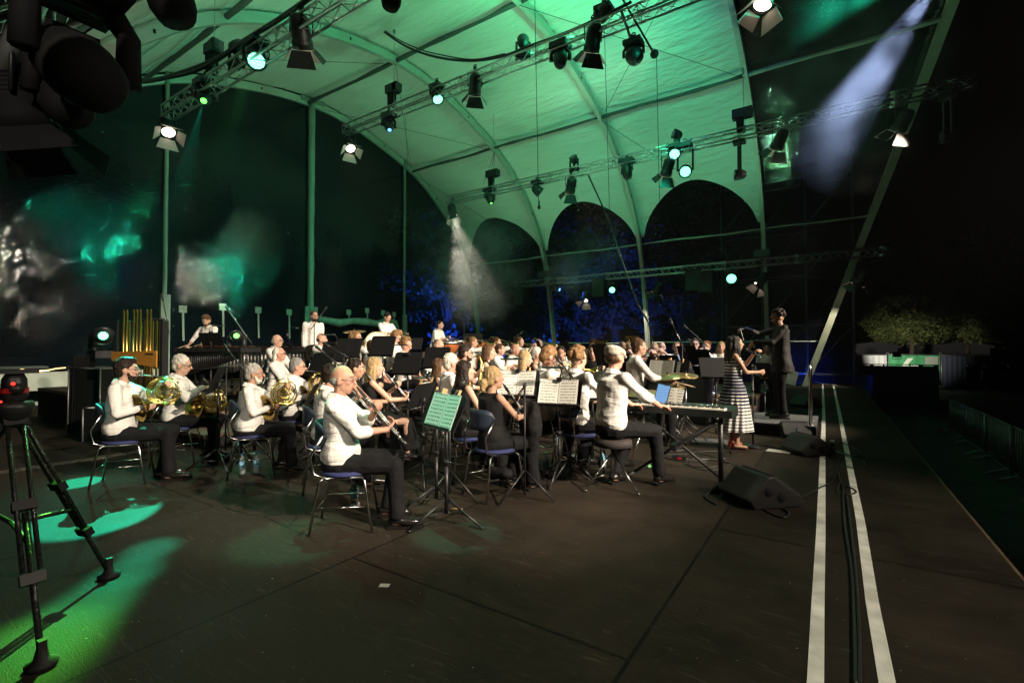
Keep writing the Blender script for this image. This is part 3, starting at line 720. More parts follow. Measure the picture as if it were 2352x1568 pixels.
def beamer(p, aim, label, col=GREEN, lens=None, power=0, ang=12, s=1.0, top=.45, lr=.05):
    t = thing('moving_spot_light', label, 'moving light', p, 0, 'boxy moving spot lights'); d = (V(aim) - V(p)).normalized(); M = orient(d)
    hang(t, None, top)
    m = MB(); m.box((0, 0, top - .15), (.34 * s, .28 * s, .14)); m.build('base', BLACK, t)
    x = V((d.y, -d.x, 0)); x = x.normalized() if x.length > .05 else V((1, 0, 0)); m = MB()
    for k in (-1, 1): m.tube([x * (.1 * s * k) + V((0, 0, top - .22)), x * (.17 * s * k) + V((0, 0, top - .32)), x * (.17 * s * k) + V((0, 0, -.05))], [.045, .04, .05], 8)
    m.bar(x * (-.12 * s) + V((0, 0, top - .24)), x * (.12 * s) + V((0, 0, top - .24)), .035)
    m.build('fork', BLACK, t)
    m = MB(); m.loft([((0, 0, .17), .08, .07), ((0, 0, .15), .12, .11), ((0, 0, -.02), .135, .12), ((0, 0, -.15), .11, .1), ((0, 0, -.2), .075, .075)], 12); m.xf(Matrix.Scale(s, 4)).xf(M).build('head', BLACK, t)
    m = MB(); m.lathe([(0, -.205), (lr, -.203)], n=16); m.xf(Matrix.Scale(s, 4)).xf(M).build('lens', lens or LENS_OFF, t)
    if power: spot(t, V(p) + d * .23 * s, aim, power, col, ang, .15, .03)
    return t
def hoist(px, py, y, label, ztop=None, s=1.0):
    p = onY(px, py, y); t = thing('chain_hoist', label, 'chain hoist', p, 0, 'electric chain hoists')
    m = MB(); m.box((-.03, 0, .02), (.42 * s, .2 * s, .2 * s)); m.box((.1, 0, .0), (.16, .24, .26)); m.build('motor_body', BLACK, t)
    m = MB(); m.prism([(-.2, -.1, -.05), (.0, -.1, -.05), (-.03, -.1, -.5), (-.18, -.1, -.5)], (0, .2, 0)); m.build('chain_bag', BLACKM, t)
    zt = (ztop or 10.3) - p.z; m = MB()
    for k in range(int(zt / .045)): z = .12 + k * .045; m.tube([V((cos(a) * .012 * (k % 2), cos(a) * .012 * (1 - k % 2), z + sin(a) * .028)) for a in (0, 1.05, 2.1, 3.14, 4.2, 5.2)], .004, 4, closed=True)
    m.build('chain', STEEL, t); m = MB(); m.box((0, 0, zt + .05), (.05, .05, .16)); m.box((0, 0, -.5), (.07, .07, .14)); m.tube(arc((0, 0, -.4), (1, 0, 0), (0, 0, 1), .05, 0, 2 * pi, 10), .014, 6)
    m.bar((0, 0, -.1), (0, 0, -.5), .014); m.build('hook', STEEL, t)
    return t
def onF(px, py): return FL(px, py)
ROOF = lambda x, y, z: V((x, y, z))
MUS = V((-4.5, 6.0, 1.2))
# --- on the first truss
par(onY(385, 296, 5.0), onF(560, 1010), 'lit spotlight with open barn doors at the end of the nearest truss', True, 350, 62, 1.15, top=.42)
F_LED = led(onY(588, 132, 5.0), onF(700, 1150), 'bright cyan-green wash light on the nearest truss beside the cable loom', CYANG, L_CY, 20, 34, 1.35)
F_BEAM = beamer(onY(470, 222, 5.0), onF(250, 1165), 'boxy moving light with small bright green eye on the nearest truss', CYANG, L_GR, 0, 9, 1.25)
par(onY(692, 82, 5.0), onY(692, 82, 5.0) + V((-2.6, 2.8, -4.6)), 'ribbed spotlight with black barn doors under the nearest truss at the top', True, 200, 50, 1.3, top=.5)
hoist(492, 112, 5.0, 'black chain hoist over the nearest truss under its thick chain', 9.6, 1.1)
# --- second truss
par(onY(803, 335, 10.1), onF(1010, 950), 'lit spotlight with barn doors at the left end of the second truss', True, 500, 60, 1.2, top=.5)
hoist(905, 205, 10.1, 'black chain hoist above the left part of the second truss', 11.2, 1.2)
beamer(onY(893, 288, 10.1), onF(1000, 960), 'moving light with small blue eye under the second truss', BLUE, L_BL, 0, 10, 1.15)
led(onY(1003, 222, 10.1), onF(1300, 980), 'cyan-green lit wash light in the middle of the second truss', CYANG, L_CY, 90, 26, 1.2)
par(onY(1091, 200, 10.1), onY(1091, 200, 10.1) + V((-2.6, 2.8, -4.6)), 'ribbed spotlight with pale open barn doors under the second truss', True, 500, 50, 1.25, top=.5)
beamer(onY(1287, 135, 10.1), onF(1250, 1000), 'dark moving light under the second truss left of the sloping arch', BLUE, None, 0, 10, 1.3)
par(onY(1362, 95, 10.1), onY(1362, 95, 10.1) + V((-2.6, 2.8, -4.6)), 'large spotlight with hanging barn doors under the second truss at the top', True, 500, 50, 1.35, top=.5)
led(onY(1387, 28, 10.1), (-9, 14, 10.6), 'dark wash light sitting on the second truss at the top', GREEN, None, 1700, 150, 1.3, top=.2)
led(onY(1455, 128, 10.1), (-4.4, 16, 10.6), 'wash light with blue rim hanging from a sloping boom at the top', (.03, .45, 1), None, 160, 70, 1.3, top=.4)
par(onY(1757, -6, 10.1), onF(1420, 1000), 'lit spotlight cut by the top edge of the picture, over the dark clear bay', True, 500, 46, 1.3, top=.5)
a = onY(1425, -10, 10.1); b = onY(1503, 125, 10.1)
t = thing('sloping_boom', 'thin black boom arm sloping down from the second truss to a round end', 'boom', a)
MB().bar((0, 0, 0), b - a, .022).build('arm', BLACK, t); MB().ell(b - a, .09).build('end_ball', BLACK, t)
a2 = onY(1425, 20, 10.1); b2 = onY(1452, 100, 10.1)
tag(MB().bar(a2, b2, .03).build('hanging_pole', STEEL), 'short grey pole holding the wash light with the blue rim', 'pole')
# --- third truss
par(onY(1040, 486, 15.4), onY(1040, 486, 15.4) + V((1.2, .6, -5)), 'lit spotlight ending the third truss, a white smoke cone below it', True, 3000, 44, 1.3, top=.5)
beamer(onY(1125, 455, 15.4), onF(1250, 900), 'moving light with tiny yellow-green eye under the third truss', GREEN, L_GR, 0, 8, 1.3, lr=.035)
hoist(1133, 400, 15.4, 'black chain hoist above the left part of the third truss', 11.0, 1.3)
led(onY(1234, 437, 15.4), (-2.8, 20.5, 1.0), 'wash light sending a green beam down to the right, third truss', CYANG, L_CY, 500, 24, 1.3)
par(onY(1311, 430, 15.4), onY(1311, 430, 15.4) + V((-2.6, 2.8, -4.6)), 'spotlight with barn doors right of the green beam on the third truss', True, 500, 50, 1.3, top=.5)
beamer(onY(1440, 392, 15.4), onF(1500, 900), 'dark moving light under the third truss beside the third arch', GREEN, None, 0, 8, 1.4)
led(onY(1551, 352, 15.4), CAM + V((-3, 3, -1.3)), 'upper of the two bright cyan wash lights in the middle of the third truss', CYANG, L_CY, 12, 30, 1.3, top=.35)
led(onY(1574, 392, 15.4), CAM + V((-1, 4, -1.3)), 'brightest cyan wash light, the lower one hanging under the third truss', CYANG, L_CB, 20, 30, 1.35, top=.9)
par(onY(1533, 388, 15.4), onY(1533, 388, 15.4) + V((-2.6, 2.8, -4.6)), 'spotlight with pale barn doors left of the two bright cyan lamps', True, 500, 50, 1.3, top=.7)
hoist(1708, 262, 15.4, 'black chain hoist on the third truss against the fourth arch', 9.6, 1.3)
par(onY(1790, 325, 15.4), onY(1790, 325, 15.4) + V((-2.6, 2.8, -4.6)), 'spotlight with pale barn doors under the right part of the third truss', True, 700, 46, 1.35, top=.7)
par(onY(2072, 283, 15.4), onY(2072, 283, 15.4) + V((-2.6, 2.8, -4.6)), 'spotlight with white-lit barn doors in front of the leaning arch', True, 220, 42, 1.25, top=.5)
for q, (zz, tgt) in enumerate(((6.9, (-8, 12, 11.5)), (7.2, (-12, 9, 11.0)))):  # two lamps added above the truss to light the membrane
    led(V((-7.6 + q * 3.6, 15.4, 8.25)), tgt, ('added wash light standing on the third truss turned up at the roof', 'added right-hand wash light on the third truss turned up at the roof')[q], SOFTG, None, 90, 150, 1.0, top=-.2)
# --- fourth truss
par(onY(1345, 682, 20.7), onF(1290, 880), 'spotlight with pale doors hanging under the farthest truss above the tuba', True, 500, 60, 1.3, top=.6)
beamer(onY(1275, 662, 20.7), onY(1600, 760, 20.7), 'moving light throwing a thin blue beam to the right, farthest truss', BLUE, L_BL, 700, 22, 1.3, lr=.06)
led(onY(1406, 666, 20.7), CAM, 'small green lit wash light in the middle of the farthest truss', CYANG, L_CY, 0, 30, 1.15)
par(onY(1512, 664, 20.7), onF(1420, 870), 'spotlight with barn doors under the farthest truss beside the third arch', True, 500, 60, 1.3, top=.6)
led(onY(1680, 640, 20.7), CAM, 'glaring green wash light on the farthest truss left of the fourth arch', CYANG, L_CB, 25, 60, 1.55)
par(onY(1748, 645, 20.7), onF(1560, 890), 'spotlight with pale doors under the farthest truss at the fourth arch', True, 500, 60, 1.35, top=.6)
par(onY(1978, 642, 20.7), onY(1978, 642, 20.7) + V((-2.6, 2.8, -4.6)), 'spotlight at the right end of the farthest truss against the dark', True, 500, 50, 1.3, top=.7)
hoist(1250, 630, 20.7, 'dark chain hoist at the second arch on the farthest truss', 9.0, 1.3)
hoist(1752, 583, 20.7, 'dark chain hoist at the fourth arch on the farthest truss', 9.0, 1.3)
for px, py, lb in ((1197, 682, 'leftmost black hanging speaker box under the farthest truss'), (1378, 662, 'black hanging speaker box behind the small green light'), (1594, 645, 'black hanging speaker box left of the dark one beside the glaring green light'), (1622, 648, 'black hanging speaker box just left of the glaring green light')):
    p = onY(px, py, 20.7); t = thing('hanging_speaker', lb, 'speaker', p, 0, 'speaker boxes under the farthest truss')
    m = MB(); m.prism([(-.3, -.25, -.45), (.3, -.25, -.45), (.3, -.25, .45), (-.3, -.25, .45)], (0, .5, 0)); m.build('cabinet', BLACKM, t)
    m = MB(); m.box((0, -.262, 0), (.54, .02, .82)); m.build('grille', mat('speaker_grille', (.012, .012, .012), .6, bump=(220, .5)), t); m = MB(); m.tube([(-.32, 0, 0), (-.32, 0, .6), (.32, 0, .6), (.32, 0, 0)], .015, 6); m.build('bracket', BLACK, t)
# added wash lights on top of the trusses, put in to brighten the roof
led(V((-10.2, 5.0, 7.7)), (-12, 9, 11), 'added wash light on top of the nearest truss turned up at the roof', SOFTG, None, 70, 150, 1.0, top=-.2)
led(V((-6.4, 10.1, 9.2)), (-7, 11, 11.5), 'added roof wash light on top of the second truss beside the cable loop', SOFTG, None, 90, 150, 1.0, top=-.2)
# the lamp of the broad blue-white beam, above the picture on the leaning arch
pb = W(2165, -60, 8.5)
led(pb, W(1800, 470, 9.5), 'strong blue-white beam lamp above the top right corner', (.5, .62, 1), None, 4200, 22, 1.3)

# --- cables
def cable(pts, r, label, name='cable', cat='cable', m=BLACKM, group=None, n=6, sub=8):
    P = [V(p) for p in pts]; out = []
    for i in range(len(P) - 1):
        a, b, c, d = P[max(i - 1, 0)], P[i], P[i + 1], P[min(i + 2, len(P) - 1)]
        for k in range(sub):
            u = k / sub; out.append(.5 * ((2 * b) + (c - a) * u + (2 * a - 5 * b + 4 * c - d) * u * u + (3 * b - a - 3 * c + d) * u ** 3))
    out.append(P[-1]); o = MB().tube(out, r, n).build(name, m); return tag(o, label, cat, group)
CABM = mat('black_cable', (.02, .022, .022), .4)
cable([onY(x, y, 4.9) for x, y in ((280, 184), (330, 188), (385, 178), (440, 165), (495, 140), (560, 95), (640, 45), (720, -10), (790, -60))], .05, 'thick black cable loom lying along the nearest truss', m=CABM)
cable([onY(x, y, 4.86) for x, y in ((290, 176), (350, 182), (430, 160), (500, 131), (570, 86), (650, 36), (740, -25))], .028, 'thinner cable running with the loom on the nearest truss', m=CABM)
cable([onY(x, y, 10.0) for x, y in ((790, -60), (815, 10), (860, 55), (905, 90), (950, 115), (1010, 133), (1080, 140), (1150, 131), (1220, 105), (1300, 76), (1380, 40), (1450, 5))], .035, 'cable loop sagging across the roof and along the second truss', m=CABM, group='sagging roof cables')
cable([onY(x, y, 9.95) for x, y in ((800, -60), (840, 30), (900, 82), (960, 112), (1020, 128), (1090, 137), (1160, 124))], .018, 'thin cable just under the sagging cable loop', m=CABM, group='sagging roof cables')
for (x0, y0, x1, y1, yy, lb) in ((1228, -20, 1237, 462, 9, 'thin wire hanging straight down holding the microphone'), (1388, 60, 1402, 560, 12, 'thin vertical wire left of the third arch'), (1508, 130, 1516, 520, 12, 'thin vertical wire hanging from the boom end'), (930, 255, 942, 480, 14, 'thin wire dropping from the second truss near the hoist')):
    tag(MB().bar(onY(x0, y0, yy), onY(x1, y1, yy), .007, n=5).build('hanging_wire', BLACKM), lb, 'wire')
t = thing('hanging_microphone', 'small brown microphone hanging on a long wire before the roof', 'microphone', onY(1238, 470, 9))
m = MB(); m.bar((0, 0, .08), (0, 0, -.02), .016); m.build('body', BLACK, t); m = MB(); m.ell((0, 0, -.06), (.035, .035, .05)); m.build('foam_head', mat('foam', (.12, .06, .04), .9), t)
cable([onY(x, y, 17.5) for x, y in ((1350, 400), (1395, 500), (1430, 600), (1462, 690), (1490, 745), (1497, 800))], .03, 'black cable bundle dropping beside the third arch leg', m=CABM)
for q in range(3):
    p = onY(1136, 350, 15.0)
    tag(wire(None, p, onY(1105 + q * 14, 440, 15.3), .006, 'rigging_sling'), ('left rigging wire above the third truss hoist', 'middle rigging wire above the third truss hoist', 'right rigging wire above the third truss hoist')[q], 'wire')

# --- black silhouettes hanging close to the camera in the top left corner
def near_head(px, py, t, aim, label, s=1.6):
    p = W(px, py, t); d = (W(*aim) - p).normalized(); M = orient(d)
    o = thing('moving_spot_light', label, 'moving light', p, 0, 'big black lights close to the camera')
    m = MB(); m.loft([((0, 0, .2), .05, .05), ((0, 0, .19), .11, .1), ((0, 0, .06), .15, .13), ((0, 0, -.1), .14, .125), ((0, 0, -.18), .1, .1)], 14); m.xf(Matrix.Scale(s, 4)).xf(M).build('head', BLACKM, o)
    m = MB(); m.lathe([(0, -.17), (.075, -.178)], n=18); m.xf(Matrix.Scale(s, 4)).xf(M).build('lens', LENS_OFF, o)
    x = M.to_3x3() @ V((1, 0, 0)); m = MB()
    for k in (-1, 1): m.tube([x * (.17 * s * k), x * (.17 * s * k) + V((0, 0, .22 * s)), x * (.1 * s * k) + V((0, 0, .3 * s))], [.05 * s, .045 * s, .05 * s], 9)
    m.bar(x * (-.12 * s) + V((0, 0, .3 * s)), x * (.12 * s) + V((0, 0, .3 * s)), .045 * s); m.build('fork', BLACKM, o); m = MB(); m.box((0, 0, .36 * s), (.36 * s, .26 * s, .14 * s)); m.build('base', BLACKM, o)
    return o
near_head(185, 160, 2.5, (330, 330, 2.2), 'huge black moving light silhouette filling the top left corner', 1.25)
near_head(150, 235, 2.9, (210, 330, 2.7), 'rounded black moving light lower behind the huge one, top left', .9)
near_head(385, -20, 2.9, (420, 80, 2.9), 'black moving light cut by the top edge, right of the huge silhouette', 1.0)
F_TOP = near_head(900, -12, 5.0, (890, 60, 5), 'small black moving light cut by the top edge in the roof', .8)
par(W(30, 235, 2.9), W(110, 400, 3.0), 'near black spotlight with wide barn doors at the left edge', False, 0, 40, 1.15, top=.5, dark=True)
tr = truss('dark vertical truss tower leg close to the camera at the top left', W(40, -60, 3.4), W(30, 240, 3.4), .3)
truss('dark cross truss in the extreme top left corner', W(-80, 60, 3.8), W(330, -90, 4.2), .3)
m = MB(); m.bar(W(95, -20, 2.8), W(-15, 190, 2.8), .055); tag(m.build('scaffold_pipe', STEEL), 'thick grey pipe slanting through the top left corner', 'pipe')
for k, (a, b, c) in enumerate((((0, 100), (40, 140), (100, 120)), ((60, 60), (90, 160), (70, 240)), ((100, 30), (60, 110), (20, 170)), ((10, 170), (60, 200), (120, 180)), ((110, 80), (80, 130), (110, 200)))):
    cable([W(*a, 3.0), W(*b, 2.9), W(*c, 3.0)], .012, ('cable hanging straight across the top left truss', 'cable curling down beside the black lights', 'cable wound diagonally round the top left truss', 'lowest loose cable in the top left corner', 'short cable loop behind the huge black light')[k], m=CABM, group=None)
# ================================================================ PEOPLE
def skin(n, c): return mat('skin_' + n, c, .5, sss=.0, var=.08, vscale=25, spec=.35, bump=(60, .15, .01))
SK = {'a': skin('light', (.50, .30, .215)), 'b': skin('tan', (.42, .235, .155)), 'r': skin('ruddy', (.50, .26, .185))}
SHIRT = shirt_mat('white_shirt', (.70, .68, .64))
SHIRTG = shirt_mat('light_grey_shirt', (.62, .6, .56))
BLK = mat('black_cloth', (.007, .0065, .007), .85, bump=(8, .6, .04), spec=.25)
TROU = mat('black_trousers', (.007, .0068, .008), .85, bump=(8, .6, .04), spec=.18)
SUIT = mat('dark_suit', (.013, .011, .010), .7, bump=(6, .5, .04), spec=.35)
SHOE = mat('black_leather', (.012, .011, .01), .22, bump=(30, .2))
HC = {'dark': (.018, .011, .008), 'brown': (.075, .038, .018), 'grey': (.36, .34, .31), 'white': (.62, .58, .5), 'blond': (.33, .23, .11), 'sandy': (.19, .105, .045), 'salt': (.2, .19, .18), 'black': (.008, .007, .007), 'ginger': (.28, .12, .05)}
def hairm(c): return mat('hair_' + c, HC[c], .5, bump=(38, .9, .02), stretch=(1, 1, .35), var=.25, vscale=20, spec=.2)
EYEW = mat('eye_white', (.6, .58, .55), .3); EYED = mat('eye_dark', (.01, .008, .006), .2); LIPS = mat('lips', (.36, .11, .09), .5); FRAMEM = mat('glasses_frame', (.015, .013, .012), .3)
CAPW = mat('tweed_cap', (.42, .38, .31), .9, bump=(90, .6), var=.15, vscale=60)

COND = V((-.75, 10.0, 0))
def rotz(a): return Matrix.Rotation(a, 3, 'Z')
def ik(s, w, a, b, hint):
    d = w - s; L = d.length
    if L > (a + b) * .995: w = s + d * ((a + b) * .995 / L); d = w - s; L = d.length
    x = (a * a - b * b + L * L) / (2 * L); h = sqrt(max(a * a - x * x, 0)); d.normalize()
    hn = (hint - d * hint.dot(d)).normalized()
    return s + d * x + hn * h, w
def hand(mb, w, fd, pn, side, curl=.9, r=.0095, spread=.019):
    """w wrist, fd finger direction, pn palm normal (towards the grip), side +1 right, -1 left"""
    fd = fd.normalized(); pn = (pn - fd * pn.dot(fd)).normalized(); lat = fd.cross(pn) * side
    R = Matrix((lat, pn, fd)).transposed()
    mb.ell(w + fd * .045, (.041, .016, .05), R, 10, 6)
    for i, (o, l) in enumerate(((-1.5, .9), (-.5, 1.0), (.5, .95), (1.5, .75))):
        p = w + fd * (.085 - .004 * abs(o)) + lat * (o * spread); a = .25; c = curl * (1 + .1 * i)
        for k in range(3):
            a += c * (.5 if k == 0 else .75); q = p + (fd * cos(a) + pn * sin(a)) * (.036 - .006 * k) * l; mb.cap(p, q, r * (1 - .06 * k), r * (.94 - .06 * k), 6); p = q
    p = w + fd * .025 - lat * .03; q = p - lat * .025 + fd * .03 + pn * .012; mb.cap(p, q, r * 1.25, r * 1.05, 6); mb.cap(q, q + fd * .02 + pn * .024 + lat * .008, r * 1.05, r * .85, 6)

PEOPLE = []
def person(px, py, t, fl, pose, hair, hcol, desc, top='white', sk='a', glasses=False, beard=None, yaw=None, turn=0, nod=0, build=1.0, roll=True, fem=False, stand=False, sit=.45, sc=None, lean=0.0, cat='person', bottom='trousers', group=None, seat=True):
    P = W(px, py, t); hz0 = 1.62 if stand else 1.20 + (sit - .45)
    s = sc or (P.z - fl) / hz0
    s = max(.86, min(1.16, s))
    if yaw is None: d = COND - P; yaw = math.atan2(-d.x, d.y)
    else: yaw = radians(yaw)
    jr = random.Random(int(px * 3 + py)); yaw += jr.uniform(-.09, .09); lean += jr.uniform(-.03, .025); nod += jr.uniform(-4, 5); turn += jr.uniform(-7, 7)
    R = rotz(yaw); hy = .04 + lean
    base = V((P.x, P.y, 0)) - R @ V((0, hy * s, 0)); base.z = fl
    far = t > 9.3; near = t < 6.6
    bh = (hz0 - 1.20) if stand else 0   # standing: shift of the torso
    dz = (1.62 - 1.20) if stand else (sit - .45)
    pel = V((0, -.02, .53 + dz)) if not stand else V((0, 0, .95))
    if stand: dzt = .42
    else: dzt = dz
    nk = V((0, lean * .85, 1.075 + dzt)); hd = V((0, hy, 1.20 + dzt)); ch = V((0, lean * .6 - .01, .92 + dzt)); wa = V((0, lean * .25 - .02, .72 + dzt))
    sw = .175 if not fem else .155
    sh = {1: V((sw, lean * .8 - .01, 1.01 + dzt)), -1: V((-sw, lean * .8 - .01, 1.01 + dzt))}
    mouth = hd + V((0, .10, -.055))
    # ---- hands
    def H(x, y, z): return V((x, y, z + dzt))
    dn = V((0, 0, -1)); fw = V((0, 1, 0)); ri = V((1, 0, 0)); upv = V((0, 0, 1))
    if pose == 'clarinet':
        ax = V((0, .42, -.52)).normalized(); wl = mouth + ax * .24 + V((-.05, .02, -.02)); wr = mouth + ax * .42 + V((.06, .0, -.03))
        hands = {-1: (wl, V((.75, .35, .25)), V((.2, -.3, .6)), .8), 1: (wr, V((-.6, .4, .35)), V((-.2, -.3, .6)), .8)}; hint = {1: V((.6, -.2, -.6)), -1: V((-.6, -.2, -.6))}
    elif pose == 'horn':
        wl = H(-.10, .33, 1.03); wr = H(.13, .19, .80)
        hands = {-1: (wl, V((.4, .9, .2)), V((.8, -.2, -.2)), 1.0), 1: (wr, V((-.3, .9, .0)), V((-.6, 0, .2)), .5)}; hint = {1: V((.7, -.4, -.4)), -1: V((-.6, .1, -.7))}
    elif pose == 'horn_rest':
        wl = H(-.12, .36, .80); wr = H(.10, .30, .92)
        hands = {-1: (wl, V((.4, .8, -.1)), V((.8, -.1, -.2)), 1.0), 1: (wr, V((-.5, .8, .1)), V((-.2, .1, -.8)), .8)}; hint = {1: V((.7, -.3, -.5)), -1: V((-.6, .1, -.7))}
    elif pose in ('trumpet', 'flute', 'trombone'):
        o = {'trumpet': (-.05, .26, -.04, .05, .24, -.04), 'flute': (.0, .17, -.02, .34, .14, -.02), 'trombone': (-.07, .16, -.03, .03, .46, -.02)}[pose]
        hands = {-1: (mouth + V(o[:3]), V((.5, .6, .4)), V((.8, 0, .1)), .9), 1: (mouth + V(o[3:]), V((-.6, .6, .3)), V((-.6, 0, .2)), .9)}; hint = {1: V((.7, -.2, -.7)), -1: V((-.7, -.1, -.7))}
    elif pose == 'sax':
        hands = {-1: (H(-.04, .26, .93), V((.6, .5, .3)), V((.6, 0, .2)), .8), 1: (H(.12, .24, .70), V((-.5, .7, .1)), V((-.6, 0, .2)), .8)}; hint = {1: V((.6, -.5, -.3)), -1: V((-.6, -.2, -.6))}
    elif pose == 'bassoon':
        hands = {-1: (H(-.10, .26, .95), V((.7, .3, .4)), V((.4, 0, .6)), .8), 1: (H(.16, .14, .68), V((-.5, .7, .1)), V((-.6, 0, .2)), .8)}; hint = {1: V((.6, -.5, -.3)), -1: V((-.6, -.2, -.6))}
    elif pose == 'tuba':
        hands = {-1: (H(-.16, .26, .78), V((.5, .6, .3)), V((.8, 0, .1)), .7), 1: (H(.10, .32, .86), V((-.7, .4, .2)), V((-.5, .5, .0)), .8)}; hint = {1: V((.7, -.3, -.5)), -1: V((-.7, -.3, -.5))}
    elif pose == 'keys':
        hands = {-1: (H(-.16, .45, .70), V((.1, 1, -.05)), dn, .35), 1: (H(.20, .46, .72), V((-.1, 1, -.05)), dn, .35)}; hint = {1: V((.4, -.6, -.6)), -1: V((-.4, -.6, -.6))}
    elif pose == 'sticks':
        hands = {-1: (H(-.12, .44, .74), V((.2, 1, 0)), dn, .9), 1: (H(.15, .42, .74), V((-.2, 1, 0)), dn, .9)}; hint = {1: V((.6, -.5, -.5)), -1: V((-.6, -.5, -.5))}
    elif pose == 'mallet':
        hands = {-1: (H(-.20, .34, .66), V((.15, .9, -.4)), dn, .9), 1: (H(.20, .32, .64), V((-.15, .9, -.4)), dn, .9)}; hint = {1: V((.7, -.4, -.4)), -1: V((-.7, -.4, -.4))}
    elif pose == 'drum':
        hands = {-1: (H(-.05, .38, .86), V((.3, .9, .2)), dn, .9), 1: (H(.16, .40, .80), V((-.2, .9, .1)), dn, .9)}; hint = {1: V((.6, -.4, -.6)), -1: V((-.6, -.4, -.6))}
    elif pose == 'conduct':
        hands = {1: (H(.14, .50, 1.02), V((-.1, 1, .05)), dn, .9), -1: (H(-.12, .40, .80), V((.2, .8, -.7)), V((.5, 0, -.4)), .35)}; hint = {1: V((.6, -.3, -.7)), -1: V((-.6, -.4, -.5))}
    elif pose == 'sing':
        hands = {1: (H(.03, .36, .76), V((-.3, 1, .1)), V((-.8, 0, 0)), 1.0), -1: (mouth + V((-.06, .18, -.10)), V((.6, .3, .6)), V((.5, .6, 0)), 1.0)}; hint = {1: V((.5, -.6, -.6)), -1: V((-.6, .1, -.8))}
    elif pose == 'hang':
        hands = {-1: (H(-.22, .02, .47), V((0, .2, -1)), V((1, 0, 0)), .5), 1: (H(.22, .02, .47), V((0, .2, -1)), V((-1, 0, 0)), .5)}; hint = {1: V((.3, -1, 0)), -1: V((-.3, -1, 0))}
    else:   # rest in lap
        hands = {-1: (H(-.10, .30, .60), V((.5, .8, -.2)), dn, .5), 1: (H(.10, .30, .60), V((-.5, .8, -.2)), dn, .5)}; hint = {1: V((.8, -.4, -.2)), -1: V((-.8, -.4, -.2))}
    arms = {}
    for k in (-1, 1):
        w_, fd, pn, cu = hands[k]; e, w_ = ik(sh[k], w_, .295, .25, hint[k]); arms[k] = (sh[k], e, w_, fd, pn, cu)
    # ---- legs
    kn = {}; 
    for k in (-1, 1):
        if stand: hp = V((k * .09, 0, .92)); kk = V((k * .115, .03, .5)); an = V((k * .14, 0, .09)); tz = 0
        else:
            hp = V((k * .09, 0, sit + .08)); sp = .11 if not fem else .08
            kk = V((k * (sp + .03), .42, sit + .06)); an = V((k * (sp + .03), .40 + (.05 if k > 0 else -.06), .09)); tz = 0
            if pose == 'keys': an = V((k * .14, .52 if k > 0 else .18, .09)); kk = V((k * .15, .43, sit + .02))
        kn[k] = (hp, kk, an)
    # ---- body
    HR = (rotz(radians(turn)) @ Matrix.Rotation(radians(-nod), 3, 'X'))
    def hp_(x, y, z): return hd + HR @ V((x, y, z))
    m = MB(); n_ = 10
    m.loft([(pel - V((0, 0, .1)), .12, .09), (pel, .15, .11), (wa, .125, .095), (ch, .145, .1), (nk - V((0, 0, .06)), .11, .075), (nk - V((0, 0, .03)), .06, .055)], 12)
    m.cap(nk - V((0, 0, .05)), hd - V((0, .012, .06)), .056 if not fem else .048, .052 if not fem else .044)
    m.ell(hp_(0, -.008, .018), (.076, .094, .103), HR, 16, 12); m.ell(hp_(0, .022, -.05), (.058, .068, .072), HR, 14, 10); m.ell(hp_(0, .052, -.098), (.026, .026, .02), HR, 8, 6)
    m.cap(hp_(0, .084, .018), hp_(0, .110, -.028), .009, .0145, 7); m.ell(hp_(0, .077, .036), (.05, .018, .012), HR, 10, 6); m.ell(hp_(0, .082, -.06), (.024, .014, .013), HR, 8, 6)
    for k in (-1, 1): m.ell(hp_(k * .079, -.008, -.012), (.010, .02, .032), HR, 8, 6); m.ell(hp_(k * .042, .06, -.02), (.02, .022, .018), HR, 8, 6)
    for k in (-1, 1):
        a, e, w_, fd, pn, cu = arms[k]; q = .85 if fem else 1
        m.cap(a - V((k * .05, 0, .01)), a, .05 * q, .05 * q); m.cap(a, e, .050 * q, .039 * q); m.cap(e, w_, .039 * q, .025); hand(m, w_, fd, pn, k, cu, .0095 if not far else .012)
        h_, kk, an = kn[k]; m.cap(h_, kk, .07, .05); m.cap(kk, an, .048, .034); m.cap(an - V((0, .03, .03)), an + V((0, .13, -.05)), .034, .026)
    o = m.xf(Matrix.Scale(s, 4)).build('person', SK[sk], None, base, yaw)
    voxel(o, .0085 if near else (.011 if not far else .016), 0, smooth=2 if near else 1)
    whr = desc; o['label'] = desc; o['category'] = cat
    if group: o['group'] = group
    vs_ = .012 if near else .018
    SC = Matrix.Scale(s, 4)
    def child(mb, name, mt, vx=None, disp=0, ts=.12, sm=2):
        c = mb.xf(SC).build(name, mt, o)
        if vx: voxel(c, vx, disp, ts, sm)
        return c
    # ---- clothes
    b = build; tm = {'white': SHIRT, 'grey': SHIRTG, 'black': BLK, 'suit': SUIT, 'dress': None}[top]
    if tm:
        m = MB(); fem_ = .9 if fem else 1.0; lowz = pel.z - (.0 if top != 'suit' else .22)
        m.loft([(V((0, pel.y - (.03 if top == 'suit' else 0), lowz)), .172 * fem_ * b * (1.18 if top == 'suit' else 1), .128 * b * (1.3 if top == 'suit' else 1)), (pel + V((0, .0, .08)), .182 * fem_ * b, .138 * b), (wa + V((0, .012 * b, 0)), (.158 if not fem else .125) * b, .122 * b), (ch + V((0, .01, 0)), .186 * fem_, .128), (ch + V((0, .0, .07)), .182 * fem_, .115), (nk - V((0, 0, .05)), .12 * fem_, .082), (nk - V((0, 0, .018)), .07, .062)], 18)
